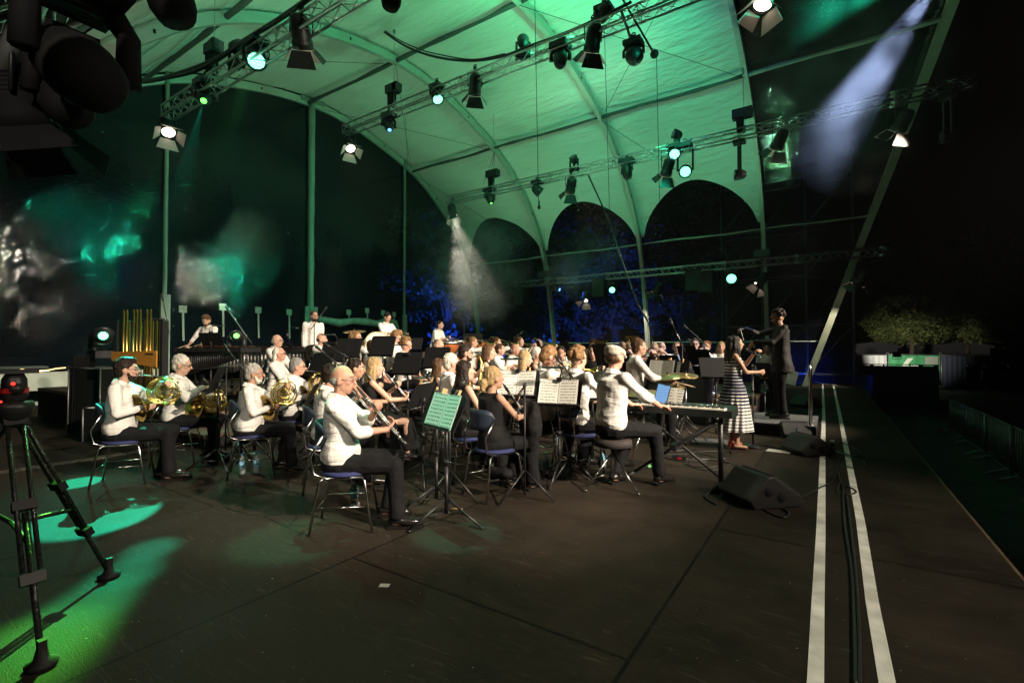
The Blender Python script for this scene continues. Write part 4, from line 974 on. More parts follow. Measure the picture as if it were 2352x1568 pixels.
        for k in (-1, 1):
            a, e, w_, fd, pn, cu = arms[k]
            if fem and top == 'black':
                m.cap(a - V((k * .07, 0, .02)), a - V((k * .02, 0, .005)), .056, .05); continue
            m.cap(a - V((k * .06, 0, .02)), a, .068 * min(b, 1.1), .066); m.cap(a, e, .064, .053); 
            if roll and top != 'suit': f = e.lerp(w_, .2); m.cap(e, f, .054, .052); m.cap(f, f.lerp(w_, .12), .056, .055)
            else: m.cap(e, e.lerp(w_, .93), .053, .038); m.cap(e.lerp(w_, .88), e.lerp(w_, .97), .04, .039)
        child(m, 'shirt' if top in ('white', 'grey') else ('jacket' if top == 'suit' else 'top'), tm, vs_, .034, .2)
        if top in ('white', 'grey'):
            m = MB()
            for k in (-1, 1):
                P_ = [V((k * .010, .072, -.052)), V((k * .055, .048, -.02)), V((k * .066, .0, .002)), V((k * .04, -.055, .012)), V((0, -.066, .014))]
                Q_ = [V((k * .046, .092, -.085)), V((k * .085, .052, -.058)), V((k * .086, .0, -.036)), V((k * .056, -.075, -.028)), V((0, -.088, -.026))]
                vs2 = [nk + V((0, 0, .016)) + q * 1.06 for q in P_ + Q_] + [nk + V((0, 0, .013)) + q * 1.0 for q in P_ + Q_]
                m.add(vs2, [(i, i + 1, i + 6, i + 5) for i in range(4)] + [(i + 10, i + 15, i + 16, i + 11) for i in range(4)] + [(0, 5, 15, 10), (5, 6, 16, 15), (0, 10, 11, 1), (1, 11, 12, 2), (2, 12, 13, 3), (3, 13, 14, 4), (6, 7, 17, 16), (7, 8, 18, 17), (8, 9, 19, 18)], 0, False)
            child(m, 'collar', tm)
    if bottom == 'trousers':
        m = MB(); m.ell(pel + V((0, 0, -.01)), (.172 * b, .145 * b, .12)); hem = 1.0 if not fem else 1.25
        for k in (-1, 1):
            h_, kk, an = kn[k]; m.cap(h_, kk, .093, .074); m.cap(kk, an.lerp(kk, .04) + V((0, 0, .02)), .072, .058 * hem)
            m.tube([kk, an + V((0, 0, .0))], [.066, .064 * hem], 12)
        child(m, 'trousers', TROU, vs_, .03, .2)
    elif bottom == 'skirt':
        m = MB(); m.ell(pel + V((0, 0, -.01)), (.16 * b, .135 * b, .12)); a = kn[1][1]
        m.tube([V((0, 0, a.z)), V((0, .3, a.z)), V((0, .43, a.z - .04)), V((0, .46, a.z - .2)), V((0, .46, .16))], [.15, .16, .15, .17, .20], 16, flat=.8)
        child(m, 'skirt', BLK, vs_, .025, .15)
    if bottom != 'dress':
        for k in (-1, 1):
            h_, kk, an = kn[k]; m = MB(); z = an.z
            m.tube([an + V((0, -.065, -.045)), an + V((0, -.05, -.02)), an + V((0, .0, -.018)), an + V((0, .09, -.035)), an + V((0, .17, -.05)), an + V((0, .205, -.062))], [.028, .042, .045, .046, .040, .018], 12, flat=.85)
            m.prism([an + V((x, y, -.088)) for x, y in ((-.035, -.08), (.035, -.08), (.038, .0), (.048, .1), (.04, .19), (.0, .215), (-.04, .19), (-.048, .1), (-.038, 0))], (0, 0, .02))
            m.ell(an + V((0, -.0, .005)), (.043, .055, .04)); child(m, 'shoe', SHOE)
    # ---- hair, face
    hm = hairm(hcol); m = MB(); rnd = random.Random(int(px * 7 + py))
    vh = .009 if near else .013
    def he(x, y, z, r): m.ell(hp_(x, y, z), r, HR, 14, 10)
    if hair in ('short', 'quiff', 'long', 'bun', 'bob'):
        he(0, -.022, .036, (.085, .098, .098)); he(0, -.05, -.02, (.07, .062, .07))
        if hair == 'quiff': he(0, .045, .10, (.055, .045, .038)); he(0, -.01, .11, (.06, .06, .035))
        for _ in range(14):
            a = rnd.uniform(0, 6.3); e_ = rnd.uniform(.2, 1.3); he(cos(a) * .06 * cos(e_), -.03 + sin(a) * .07 * cos(e_), .045 + .075 * sin(e_), (.022, .022, .018))
    if hair == 'curly':
        for _ in range(70):
            a = rnd.uniform(0, 6.3); e_ = rnd.uniform(-.5, 1.5); x, y, z = cos(a) * cos(e_), sin(a) * cos(e_), sin(e_)
            if y > .2 and z < .62: continue
            he(x * .085, -.02 + y * .095, .04 + z * .095, (.026, .026, .024))
        he(0, -.03, .045, (.084, .085, .088))
    if hair == 'bald': he(0, -.045, -.012, (.082, .062, .045)); he(0, -.03, .0, (.083, .055, .035))
    if hair == 'long':
        for k in range(9):
            a = radians(-80 + 20 * k); sx, sy = sin(a), -cos(a)
            q0 = hp_(sx * .065, -.01 + sy * .065, .0); q1 = hd + V((sx * .085, -.02 + sy * .085, -.14)); q2 = hd + V((sx * .075, -.035 + sy * .075, -.27 - .03 * cos(a * 3)))
            m.cap(q0, q1, .036, .034, 8); m.cap(q1, q2, .034, .018, 8)
    if hair == 'bob':
        for k in range(9):
            a = radians(-96 + 24 * k); sx, sy = sin(a), -cos(a); m.cap(hp_(sx * .065, -.01 + sy * .07, .0), hp_(sx * .078, -.015 + sy * .08, -.12), .034, .028, 8)
    if hair == 'wild':
        he(0, -.022, .036, (.086, .098, .098))
        for k in range(60):
            a = radians(rnd.uniform(-115, 115)); sx, sy = sin(a), -cos(a); z = rnd.uniform(-.2, .08); w_ = 1 + .35 * (-z)
            he(sx * .085 * w_, -.02 + sy * .09 * w_, z, (.032, .034, .05))
    if hair == 'longback':   # white hair falling on the neck
        he(0, -.03, .03, (.084, .092, .09)); 
        for k in range(7): a = radians(-66 + 22 * k); m.cap(hp_(sin(a) * .07, -.02 - cos(a) * .06, .0), hp_(sin(a) * .085, -.04 - cos(a) * .07, -.15), .03, .022, 8)
    if hair == 'bun':
        he(0, -.125, -.045, (.045, .05, .05)); he(0, -.14, -.09, (.03, .03, .045))
    if hair != 'cap': child(m, 'hair', hm, vh if hair != 'curly' else .009, .012 if hair != 'curly' else .014, .03, 1)
    else:
        he(0, -.045, -.02, (.081, .06, .05)); child(m, 'hair', hm, vh, 0, .1, 1)
        m = MB(); m.ell(hp_(0, -.015, .065), (.098, .125, .052), HR @ Matrix.Rotation(radians(-8), 3, 'X'), 18, 10); m.ell(hp_(0, -.055, .045), (.09, .075, .05), HR, 14, 8)
        m.ell(hp_(0, .095, .035), (.062, .05, .012), HR @ Matrix.Rotation(radians(-18), 3, 'X'), 14, 6); child(m, 'flat_cap', CAPW, .009, .008, .05, 2)
    for k in (-1, 1):
        m = MB(); m.ell(hp_(k * .032, .074, .004), (.014, .012, .008), HR, 8, 6, 0); m.ell(hp_(k * .032, .083, .004), (.0065, .006, .0065), HR, 8, 6, 1); child(m, 'eye', [EYEW, EYED])
        m = MB(); m.tube([hp_(k * .014, .087, .026), hp_(k * .032, .086, .032), hp_(k * .05, .076, .027)], [.003, .0045, .002], 6); child(m, 'eyebrow', hm)
    m = MB(); m.tube([hp_(-.022, .082, -.062), hp_(-.01, .093, -.059), hp_(.01, .093, -.059), hp_(.022, .082, -.062)], [.003, .006, .006, .003], 6); child(m, 'lips', LIPS)
    if beard:
        m = MB(); m.ell(hp_(0, .040, -.082), (.056, .05, .044), HR, 12, 8)
        if beard != 'none_m': m.cap(hp_(-.025, .085, -.047), hp_(.025, .085, -.047), .009, .009, 6)
        for k in (-1, 1): m.cap(hp_(k * .06, .02, -.04), hp_(k * .05, .035, -.08), .014, .02, 6)
        child(m, 'beard', hairm(beard), vh, .008, .02, 1)
    if glasses and t < 12:
        m = MB()
        for k in (-1, 1):
            m.tube([hp_(k * .034 + .021 * cos(a), .098, .003 + .016 * sin(a)) for a in [j * pi / 5 for j in range(10)]], .002 if near else .003, 5, closed=True)
            m.bar(hp_(k * .056, .094, .006), hp_(k * .083, -.01, .004), .002 if near else .003, n=5)
        m.bar(hp_(-.012, .098, .006), hp_(.012, .098, .006), .002, n=5); child(m, 'glasses', FRAMEM)
    rec = dict(o=o, base=base, yaw=yaw, s=s, R=R, t=t, mouth=mouth, arms=arms, desc=desc, fl=fl, sit=sit, far=far, hd=hd, pose=pose, Pw=P)
    rec['w'] = lambda v, base=base, R=R, s=s: base + R @ (V(v) * s)
    PEOPLE.append(rec)
    return rec

def lbl(d): return d
N_ = {}
def P_(key, *a, **k): N_[key] = person(*a, **k); return N_[key]
Wm = 'white shirt'
P_('horn1', 291, 849, 5.2, 0, 'horn', 'quiff', 'dark', 'bearded young horn player with dark hair and black glasses, leftmost seated musician', glasses=True, beard='dark', roll=False, build=1.08)
P_('horn2', 418, 838, 6.1, 0, 'horn_rest', 'short', 'white', 'white-haired horn player with glasses resting his horn on his lap', glasses=True, roll=False, nod=8)
P_('horn3', 584, 858, 5.55, 0, 'horn', 'short', 'grey', 'horn player with short grey hair and full white beard', sk='b', glasses=True, beard='white', roll=False, build=1.2)
P_('horn4', 684, 842, 6.7, 0, 'horn', 'short', 'salt', 'horn player with grey moustache and thin glasses, fourth of the horn row', sk='r', glasses=True, build=1.15, roll=False)
P_('longwhite', 642, 813, 8.0, .2, 'rest', 'longback', 'white', 'ruddy man with long white hair and open white shirt, not playing', sk='r', build=1.15, glasses=True)
P_('baldglass', 637, 783, 9.1, .4, 'rest', 'bald', 'grey', 'balding man with glasses right above the long white-haired man', glasses=True, build=1.1)
P_('trump1', 739, 779, 9.7, .4, 'trumpet', 'bald', 'dark', 'dark-haired balding trumpeter with receding hairline below the standing bearded man', roll=False)
P_('trump2', 757, 802, 8.9, .2, 'trumpet', 'bald', 'ginger', 'bald ruddy trumpeter behind a boom microphone', sk='r')
P_('curls', 818, 775, 9.7, .4, 'trumpet', 'wild', 'sandy', 'young man with shoulder-length wavy light-brown hair and glasses', glasses=True)
P_('young1', 857, 797, 9.0, .2, 'rest', 'short', 'brown', 'short-haired young man looking right behind the long-haired blonde', sk='r', turn=-8)
P_('down1', 909, 773, 10.0, .4, 'rest', 'quiff', 'sandy', 'fair-haired man with glasses looking down at his lap', glasses=True, nod=30, turn=8)
P_('laugh', 933, 792, 9.4, .2, 'rest', 'curly', 'sandy', 'curly fair-haired young man smiling downwards behind a black stand', sk='r', nod=20)
P_('tenor', 1008, 794, 10.4, .2, 'bassoon', 'bald', 'grey', 'bald older man playing a dark wooden instrument before the timpani', sk='a', nod=20)
P_('sax1', 1070, 811, 8.0, 0, 'sax', 'quiff', 'dark', 'dark-bearded saxophonist with glasses in the middle', glasses=True, beard='dark')
P_('tromb1', 1087, 786, 11.0, .4, 'trombone', 'short', 'sandy', 'first trombonist with short sandy hair, beside the first arch foot', glasses=True, yaw=-60)
P_('bobwoman', 1123, 804, 8.6, 0, 'rest', 'bob', 'brown', 'woman with chin-length brown hair in a sleeveless black top facing right', top='black', fem=True, nod=10)
P_('tromb2', 1141, 786, 11.6, .4, 'trombone', 'short', 'brown', 'second trombonist with brown hair right of the bobbed woman', yaw=-70)
P_('euph1', 1149, 803, 10.4, .2, 'tuba', 'short', 'brown', 'man hidden behind a silver euphonium bell', sk='a', yaw=-75)
P_('hornfar', 1194, 785, 12.0, .4, 'trumpet', 'short', 'brown', 'dark-haired man with glasses playing at the back right of the trombones', glasses=True, yaw=-80)
P_('bassn', 1183, 803, 10.6, .2, 'bassoon', 'bald', 'grey', 'balding bassoonist with a slanting wooden bassoon', sk='r')
P_('whitetromb', 1238, 789, 12.6, .4, 'trombone', 'bald', 'white', 'white-haired trombonist with thick black glasses', glasses=True, yaw=-80)
P_('blond2', 1207, 824, 7.9, 0, 'rest', 'long', 'blond', 'blonde long-haired woman in profile behind a music stand in the middle', top='black', fem=True, nod=12)
P_('greywoman', 1234, 814, 8.9, 0, 'rest', 'short', 'grey', 'woman with short grey hair and glasses right of the blonde in the middle', top='black', fem=True, glasses=True, sk='b', nod=10)
P_('far1', 1294, 798, 11.8, .2, 'rest', 'short', 'brown', 'man with glasses half hidden behind the oboist at the back', glasses=True, yaw=-80)
P_('oboe', 1288, 811, 9.6, 0, 'clarinet', 'short', 'dark', 'dark-haired woodwind player facing the camera with raised instrument', yaw=-150, roll=False, sk='r', nod=8)
P_('tuba1', 1362, 789, 12.6, .4, 'tuba', 'short', 'brown', 'tuba player left of the conductor side, behind the left upright tuba', yaw=-100, sk='r')
P_('brownwoman', 1362, 805, 9.4, 0, 'rest', 'bob', 'brown', 'woman with chestnut bob in black dress facing the camera', top='black', fem=True, yaw=-160)
P_('far2', 1430, 795, 12.0, .4, 'rest', 'short', 'salt', 'man half hidden behind the flat cap at the back', yaw=-120)
P_('tuba2', 1440, 788, 13.2, .4, 'tuba', 'short', 'dark', 'tuba player behind the right upright tuba', yaw=-110)
P_('blond3', 1447, 801, 10.8, .2, 'flute', 'long', 'blond', 'young blonde flutist between flat cap and drummer', top='black', fem=True, yaw=-150)
P_('drummer', 1468, 797, 7.4, 0, 'sticks', 'short', 'brown', 'brown-haired drummer in white shirt seen from the side behind the cymbals', sit=.56, roll=True, yaw=-58)
P_('blond4', 1503, 801, 10.6, .2, 'flute', 'long', 'blond', 'blonde flutist with glasses left of the bald flutist', fem=True, yaw=-160, glasses=True, top='black')
P_('baldflute', 1520, 798, 10.9, .2, 'flute', 'bald', 'grey', 'bald flutist with glasses behind the large cymbal', yaw=-155, glasses=True)
P_('redhead', 1554, 799, 11.2, .2, 'rest', 'short', 'ginger', 'person with short reddish hair just right of the bald flutist', fem=True, yaw=-160)
P_('fluteman', 1596, 791, 11.0, .2, 'clarinet', 'short', 'brown', 'green-lit man with glasses between two stands at the far right row', yaw=-165, glasses=True)
P_('flutewoman', 1622, 798, 11.4, .2, 'flute', 'curly', 'ginger', 'woman with short reddish-brown curly hair playing flute', yaw=-170, fem=True)
P_('blond5', 1656, 797, 11.6, .2, 'rest', 'long', 'blond', 'blonde musician half hidden just left of the singer', yaw=-175, fem=True)
P_('behindcond', 1762, 800, 11.8, .2, 'rest', 'short', 'dark', 'guitar player in white shirt hidden behind the conductor', yaw=-190)
P_('hidden1', 763, 862, 5.0, 0, 'clarinet', 'short', 'dark', 'dark-haired clarinetist almost hidden behind the big man in the foreground', roll=False, sk='r')
P_('woman1', 818, 846, 5.9, 0, 'clarinet', 'bun', 'dark', 'dark-haired young woman in black lace top with a clarinet', top='black', fem=True, sk='b', bottom='skirt', turn=-5)
P_('blond1', 862, 843, 6.1, 0, 'clarinet', 'long', 'blond', 'long-haired blonde clarinetist in off-shoulder black top', top='black', fem=True, bottom='skirt')
P_('hidden2', 1010, 842, 7.0, 0, 'rest', 'long', 'brown', 'long brown-haired woman hidden behind the white-haired saxophonist', top='black', fem=True)
P_('saxwhite', 1038, 834, 6.3, 0, 'sax', 'short', 'white', 'white-haired saxophonist with neck strap and glasses', glasses=True, sk='r', build=1.1)
P_('darkwoman', 1070, 852, 5.4, 0, 'rest', 'long', 'dark', 'dark straight-haired woman in sleeveless black dress seen from behind', top='black', fem=True, turn=-8)
P_('bunwoman', 1135, 868, 4.75, 0, 'clarinet', 'bun', 'blond', 'blonde woman with low bun and bare back playing clarinet', top='black', fem=True, sk='b', turn=-4)
P_('big47', 1260, 820, 5.9, 0, 'trumpet', 'short', 'sandy', 'heavy man with glasses bowing his head over his instrument', glasses=True, nod=28, build=1.15, sk='r', yaw=-40)
P_('straw', 1328, 824, 5.6, 0, 'keys', 'curly', 'sandy', 'strawberry-blond man seen from behind next to the flat cap', nod=10, yaw=-24)
P_('cap', 1413, 822, 4.95, 0, 'keys', 'cap', 'brown', 'keyboard player in tweed flat cap and white shirt', sit=.52, sk='r', yaw=-22, roll=True, nod=14, turn=8, build=1.02)
P_('fore', 787, 872, 3.92, 0, 'clarinet', 'bald', 'salt', 'balding man with glasses and grey stubble playing clarinet in the foreground', glasses=True, sk='r', build=1.12, yaw=-52, lean=-.03)
# standing at the back
P_('xylo', 474, 736, 9.6, .6, 'mallet', 'quiff', 'brown', 'standing young percussionist behind the xylophone stand', stand=True, nod=26, roll=True, yaw=-155, beard='brown')
P_('standbeard', 722, 726, 10.6, .6, 'hang', 'short', 'dark', 'standing percussionist with dark beard and glasses, arms down', stand=True, roll=False, glasses=True, beard='dark', yaw=-105)
P_('bassdrum', 890, 729, 12.0, .6, 'drum', 'short', 'black', 'standing dark-haired percussionist beside the bass drum', stand=True, nod=28, yaw=-85, sk='b')
P_('timp', 1011, 751, 12.6, .6, 'drum', 'short', 'dark', 'timpanist with glasses leaning over the timpani', stand=True, yaw=-80, glasses=True, lean=.12, sc=.92)
# conductor on his podium
P_('conductor', 1786, 729, 8.75, .2, 'conduct', 'curly', 'dark', 'conductor with dark curly hair in black suit holding a white baton', top='suit', stand=True, yaw=106, roll=False, nod=14, sk='b')
# ---------------------------------------------------------------- singer
def singer():
    r = person(1690, 789, 7.02, 0, 'sing', 'wild', 'black', 'singer with dark wavy hair in a navy and white striped dress holding a microphone', top='dress', bottom='dress', fem=True, stand=True, yaw=-70, sk='b', nod=-4)
    N_['singer'] = r; o = r['o']; s = r['s']
    m = bpy.data.materials.new('striped_knit'); m.use_nodes = True; t = m.node_tree; b = t.nodes['Principled BSDF']; Nn, L = t.nodes.new, t.links.new
    co = Nn('ShaderNodeTexCoord'); sp = Nn('ShaderNodeSeparateXYZ'); L(co.outputs['Object'], sp.inputs[0])
    mr = Nn('ShaderNodeMapRange'); mr.inputs['From Min'].default_value = .28; mr.inputs['From Max'].default_value = 1.45; L(sp.outputs[2], mr.inputs[0])
    r_ = Nn('ShaderNodeValToRGB'); r_.color_ramp.interpolation = 'CONSTANT'
    n = Nn('ShaderNodeMath'); n.operation = 'MULTIPLY'; n.inputs[1].default_value = 22; L(sp.outputs[2], n.inputs[0])
    fr = Nn('ShaderNodeMath'); fr.operation = 'FRACT'; L(n.outputs[0], fr.inputs[0])
    th = Nn('ShaderNodeValToRGB'); e = th.color_ramp.elements; e[0].position = 0; e[0].color = (.3, .3, .3, 1); e[1].position = 1; e[1].color = (.5, .5, .5, 1)
    for p, v in ((.22, .32), (.34, .55), (.48, .90), (.66, .84), (.74, .45), (.85, .5)): q = e.new(p); q.color = (v, v, v, 1)
    L(mr.outputs[0], th.inputs[0])
    gt = Nn('ShaderNodeMath'); gt.operation = 'GREATER_THAN'; L(fr.outputs[0], gt.inputs[0]); L(th.outputs[0], gt.inputs[1])
    mx = Nn('ShaderNodeMix'); mx.data_type = 'RGBA'; mx.inputs[6].default_value = (.008, .01, .035, 1); mx.inputs[7].default_value = (.72, .7, .66, 1); L(gt.outputs[0], mx.inputs[0]); L(mx.outputs[2], b.inputs['Base Color']); b.inputs['Roughness'].default_value = .8
    mb = MB(); hd = r['hd']; rn = random.Random(3)
    for k in range(46):
        a = radians(rn.uniform(-120, 120)); z0 = rn.uniform(-.06, .06); q0 = hd + V((sin(a) * .08, -.02 - cos(a) * .085, z0)); q1 = hd + V((sin(a) * .115, -.03 - cos(a) * .115, z0 - .14)); q2 = hd + V((sin(a) * .11 + rn.uniform(-.03, .03), -.04 - cos(a) * .12, z0 - .26))
        mb.cap(q0, q1, .026, .026, 7); mb.cap(q1, q2, .026, .012, 7)
    c = mb.xf(Matrix.Scale(s, 4)).build('hair_length', hairm('black'), o); voxel(c, .01, .01, .04, 1)
    mb = MB(); mb.loft([(V((0, 0, .93)), .17, .145), (V((0, -.005, 1.0)), .162, .14), (V((0, -.015, 1.12)), .14, .122), (V((0, -.008, 1.22)), .15, .126), (V((0, .0, 1.32)), .162, .13), (V((0, -.005, 1.40)), .15, .105), (V((0, -.005, 1.455)), .09, .07)], 20)
    for k in (-1, 1): mb.cap(V((k * .075, .085, 1.29)), V((k * .07, .075, 1.27)), .055, .055); mb.cap(V((k * .06, 0, 1.42)), V((k * .10, 0, 1.41)), .05, .045)
    c = mb.xf(Matrix.Scale(s, 4)).build('dress_top', m, o); voxel(c, .012, .006, .1, 2)
    mb = MB(); ph = lambda a, z: 1 + (.05 * sin(a * 17 + z * 5) + .03 * sin(a * 7)) * min(1, max(0, (.95 - z) / .35)); pr = []
    for k in range(25): z = .97 - .69 * k / 24; pr.append((.15 + .055 * min(1, k / 7) ** .7 + .06 * max(0, (k - 8) / 16), z))
    mb.lathe(pr, n=102, f=ph); c = mb.xf(Matrix.Scale(s, 4)).build('dress_skirt', m, o)
    REDL = mat('red_leather', (.5, .015, .02), .3)
    for k in (-1, 1):
        an = V((k * .08, 0, .09)); mb = MB()
        mb.tube([an + V((0, -.05, -.01)), an + V((0, .05, -.04)), an + V((0, .13, -.068)), an + V((0, .165, -.075))], [.028, .026, .034, .018], 10, flat=.35)
        mb.bar(an + V((0, -.045, -.01)), an + V((0, -.05, -.09)), .022, .017); mb.tube(arc(an + V((0, -.01, .035)), (1, 0, 0), (0, 1, 0), .037, 0, 2 * pi, 14)[:-1], .006, 5, closed=True)
        mb.bar(an + V((-.035, .1, -.06)), an + V((.035, .1, -.055)), .024, n=8); mb.xf(Matrix.Scale(s, 4)).build('red_sandal', REDL, o)
    return r
singer()
r = N_['singer']; mo = r['mouth']
def instr(rec, name, label, cat, group=None):
    t = thing(name, label, cat, rec['w'](rec['mouth']), rec['yaw'], group); s = rec['s']; mo = rec['mouth']
    M = Matrix.Scale(s, 4) @ Matrix.Translation(-mo)
    return t, M
t, M = instr(r, 'handheld_microphone', 'black handheld microphone raised to the singer lips', 'microphone')
a = mo + V((-.01, .035, -.02)); b = mo + V((-.035, .26, -.15))
MB().bar(a + (b - a) * .22, b, .019, .013, 10).xf(M).build('handle', BLACK, t); MB().ell(a + (b - a) * .1, (.027, .027, .03)).xf(M).build('grille_head', mat('mic_grille', (.05, .05, .055), .35, .8, bump=(200, .5)), t)
MB().bar(b, b + (b - a) * .12, .013).xf(M).build('end_cap', CHROME, t)
# baton
r = N_['conductor']; w_ = r['arms'][1][2]; 
p0 = r['w'](w_ + V((-.02, .07, .0))); p1 = W(1708, 781, 8.45)
t = thing('baton', 'thin white baton pointing left from the conductor hand', 'baton', p0)
MB().bar((0, 0, 0), p1 - p0, .005, .0025, 6).build('stick', mat('baton_white', (.8, .78, .72), .4), t); MB().ell((0, 0, 0), (.012, .012, .016)).build('grip', WOOD, t)

# ---------------------------------------------------------------- instruments
def clarinet(key, label, mo_off=(0, 0, 0), L=.66, bell=.04):
    r = N_[key]; t, M = instr(r, 'clarinet', label, 'clarinet', 'clarinets'); mo = r['mouth']; ax = V((0, .42, -.52)).normalized() if key != 'oboe' else V((0, .3, -.6)).normalized()
    a = mo + V((0, .01, 0)); X, Y, _ = frame(ax)
    MB().lathe([(.004, 0), (.010, .03), (.015, .07), (.015, .13), (.0165, .135), (.0165, .15), (.0135, .155), (.0135, .34), (.016, .345), (.016, .36), (.014, .365), (.0145, .55), (.018, .57), (.024, .61), (bell, L), (bell - .006, L), (.01, .6)], a, ax, 12).xf(M).build('body', WOOD, t)
    m = MB()
    for z in (.132, .155, .345, .365, .56): m.lathe([(.0145, z - .004), (.0185, z), (.0145, z + .004)], a, ax, 12)
    rnd = random.Random(5)
    for k in range(16):
        z = .17 + k * .025; an = (0 if k % 3 else .9) + rnd.uniform(-.5, .5); d = (Y * cos(an) + X * sin(an)); p = a + ax * z + d * .018; m.ell(p, (.0075, .0075, .005), nu=7, nv=4)
    for an in (-.9, .8, 1.6): d = (Y * cos(an) + X * sin(an)) * .019; m.bar(a + ax * .17 + d, a + ax * .52 + d, .003, n=5)
    m.xf(M).build('keys', mat('bright_keys', (.9, .9, .88), .2, .6), t)
clarinet('fore', 'large black clarinet with silver keys held by the balding foreground man')
for k, l in (('woman1', 'black clarinet held by the dark-haired young woman'), ('blond1', 'black clarinet held by the long-haired blonde'), ('bunwoman', 'black clarinet played by the blonde with the low bun'), ('hidden1', 'clarinet of the player hidden behind the foreground man'), ('oboe', 'slim silver-keyed woodwind raised by the player facing the camera'), ('fluteman', 'small woodwind before the green-lit man with glasses')): clarinet(k, l)
LACQ = mat('horn_bell_inside', (.62, .42, .10), .25, 1)
def horn(key, label, rest=False, hi=True):
    r = N_[key]; t, M = instr(r, 'french_horn', label, 'french horn', 'french horns'); mo = r['mouth']; dz = r['sit'] - .45
    C = V((-.03, .36, .955 + dz)) if not rest else V((-.02, .38, .74 + dz)); A = V((-.25, .93, .25)).normalized(); B = V((.0, -.25, .97)).normalized(); Nn = A.cross(B).normalized(); B = Nn.cross(A)
    n = 10 if hi else 6; m = MB()
    for rr, off, th, a0, a1 in ((.155, 0, .008, .3, 6.0), (.14, .018, .007, .8, 6.6), (.125, -.014, .0065, 1.5, 7.2), (.105, .01, .006, 0, 5.2), (.08, -.018, .006, 2, 7), (.062, .014, .006, 1, 6)):
        m.tube(arc(C + Nn * off, A, B, rr, a0, a1, 26), th, 7)
    for k in range(7):   # slide crooks across the middle
        y = -.075 + k * .022; q = .09 - abs(k - 3) * .012
        m.tube([C + A * -q + B * y + Nn * .012, C + A * q + B * (y + .012) + Nn * .022, C + A * (q + .014) + B * (y + .02) + Nn * .022, C + A * q + B * (y + .028) + Nn * .022, C - A * q + B * (y + .016) + Nn * .012], .0052, 6)
    for k in range(2): m.tube(arc(C + A * (.05 - .1 * k) + B * -.085, A, B, .032, 0, 6.28, 16)[:-1], .0055, 6, closed=True)
    m.xf(M).build('tubing', BRASS, t)
    m = MB()
    for k in range(4): p = C + A * (.055 + .02 * k) + B * (.06 - .028 * k); m.lathe([(0, -.02), (.017, -.02), (.019, 0), (.017, .02), (0, .02)], p, Nn, 12); m.bar(p, p + B * .055 + A * .03, .0045, n=5)
    m.xf(M).build('valves', SILVER, t)
    m = MB(); e = C + A * .05 + B * .15
    mp = mo + V((0, .012, 0)) if not rest else C + A * -.02 + B * .30
    m.tube([mp, mp.lerp(e, .2), e], [.011, .0045, .006], 7); m.ell(mp, (.013, .008, .013)); m.xf(M).build('mouthpiece', SILVER, t)
    # bell: throat grows out of the big circle and flares
    bc = V((.13, .17, .80 + dz)) if not rest else V((.13, .22, .70 + dz)); bd = V((.55, -.75, -.2)).normalized() if not rest else V((.80, -.58, .1)).normalized()
    st = C + A * -.10 - B * .125; pts = [C + B * -.155 + A * .06, st, st.lerp(bc, .5) - bd * .07 + V((0, 0, -.03)), bc - bd * .10]
    m = MB(); m.tube(pts, [.010, .017, .028, .042], 12, caps=False)
    m.lathe([(.042, -.10), (.055, -.07), (.075, -.04), (.105, -.015), (.15, 0), (.155, .002), (.152, .004), (.147, .003), (.102, -.010), (.072, -.034), (.052, -.066), (.036, -.1), (0, -.12)], bc, bd, 28); m.xf(M).build('bell', LACQ, t)
horn('horn1', 'brass french horn held up by the leftmost bearded player'); horn('horn2', 'french horn with dark shining bell resting on the lap of the white-haired man', True)
horn('horn3', 'french horn of the white-bearded player with his hand in its bell'); horn('horn4', 'french horn of the player with the grey moustache')
def trumpet(key, label, name='trumpet'):
    r = N_[key]; t, M = instr(r, name, label, name, 'trumpets'); mo = r['mouth']; a = mo + V((0, .015, 0)); d = V((0, .97, -.22)).normalized(); X, Y, _ = frame(d); m = MB()
    m.tube([a, a + d * .03, a + d * .34] + arc(a + d * .34 - Y * .045, Y, d, .045, 0, pi, 8) + [a + d * .16 - Y * .09] + arc(a + d * .12 - Y * .05 + X * .02, -Y, -d, .04, 0, pi, 8) + [a + d * .2 - Y * .012 + X * .03], .0065, 7); m.xf(M).build('tubing', BRASS, t)
    m = MB(); [m.bar(a + d * (.17 + .028 * k) - Y * .10 + X * .01, a + d * (.17 + .028 * k) + Y * .045 + X * .01, .011, n=8) for k in range(3)]; m.xf(M).build('valves', SILVER, t)
    MB().lathe([(.008, .2), (.010, .34), (.018, .40), (.035, .44), (.06, .46), (.056, .46), (.03, .43), (0, .40)], a + X * .03 - Y * .01, d, 18).xf(M).build('bell', BRASS, t)
for k, l in (('trump1', 'trumpet of the dark-haired balding trumpeter'), ('trump2', 'trumpet of the bald ruddy trumpeter'), ('curls', 'brass instrument of the wavy-haired young man'), ('hornfar', 'brass instrument of the man at the back right of the trombones'), ('big47', 'small brass instrument held by the heavy man bowing his head')): trumpet(k, l)
def flute(key, label):
    r = N_[key]; t, M = instr(r, 'flute', label, 'flute', 'flutes'); mo = r['mouth']; a = mo + V((-.06, .02, .0)); b = mo + V((.60, .03, -.05))
    MB().bar(a, b, .0105, n=8).xf(M).build('tube', SILVER, t); m = MB(); [m.ell(a.lerp(b, .35 + .04 * k) + V((0, .01, .01)), (.009, .009, .006), nu=7, nv=4) for k in range(14)]; m.xf(M).build('keys', SILVER, t)
for k, l in (('blond3', 'silver flute of the young blonde beside the drummer'), ('blond4', 'silver flute of the blonde left of the bald flutist'), ('baldflute', 'silver flute of the bald man with glasses'), ('flutewoman', 'silver flute of the curly reddish-haired woman')): flute(k, l)
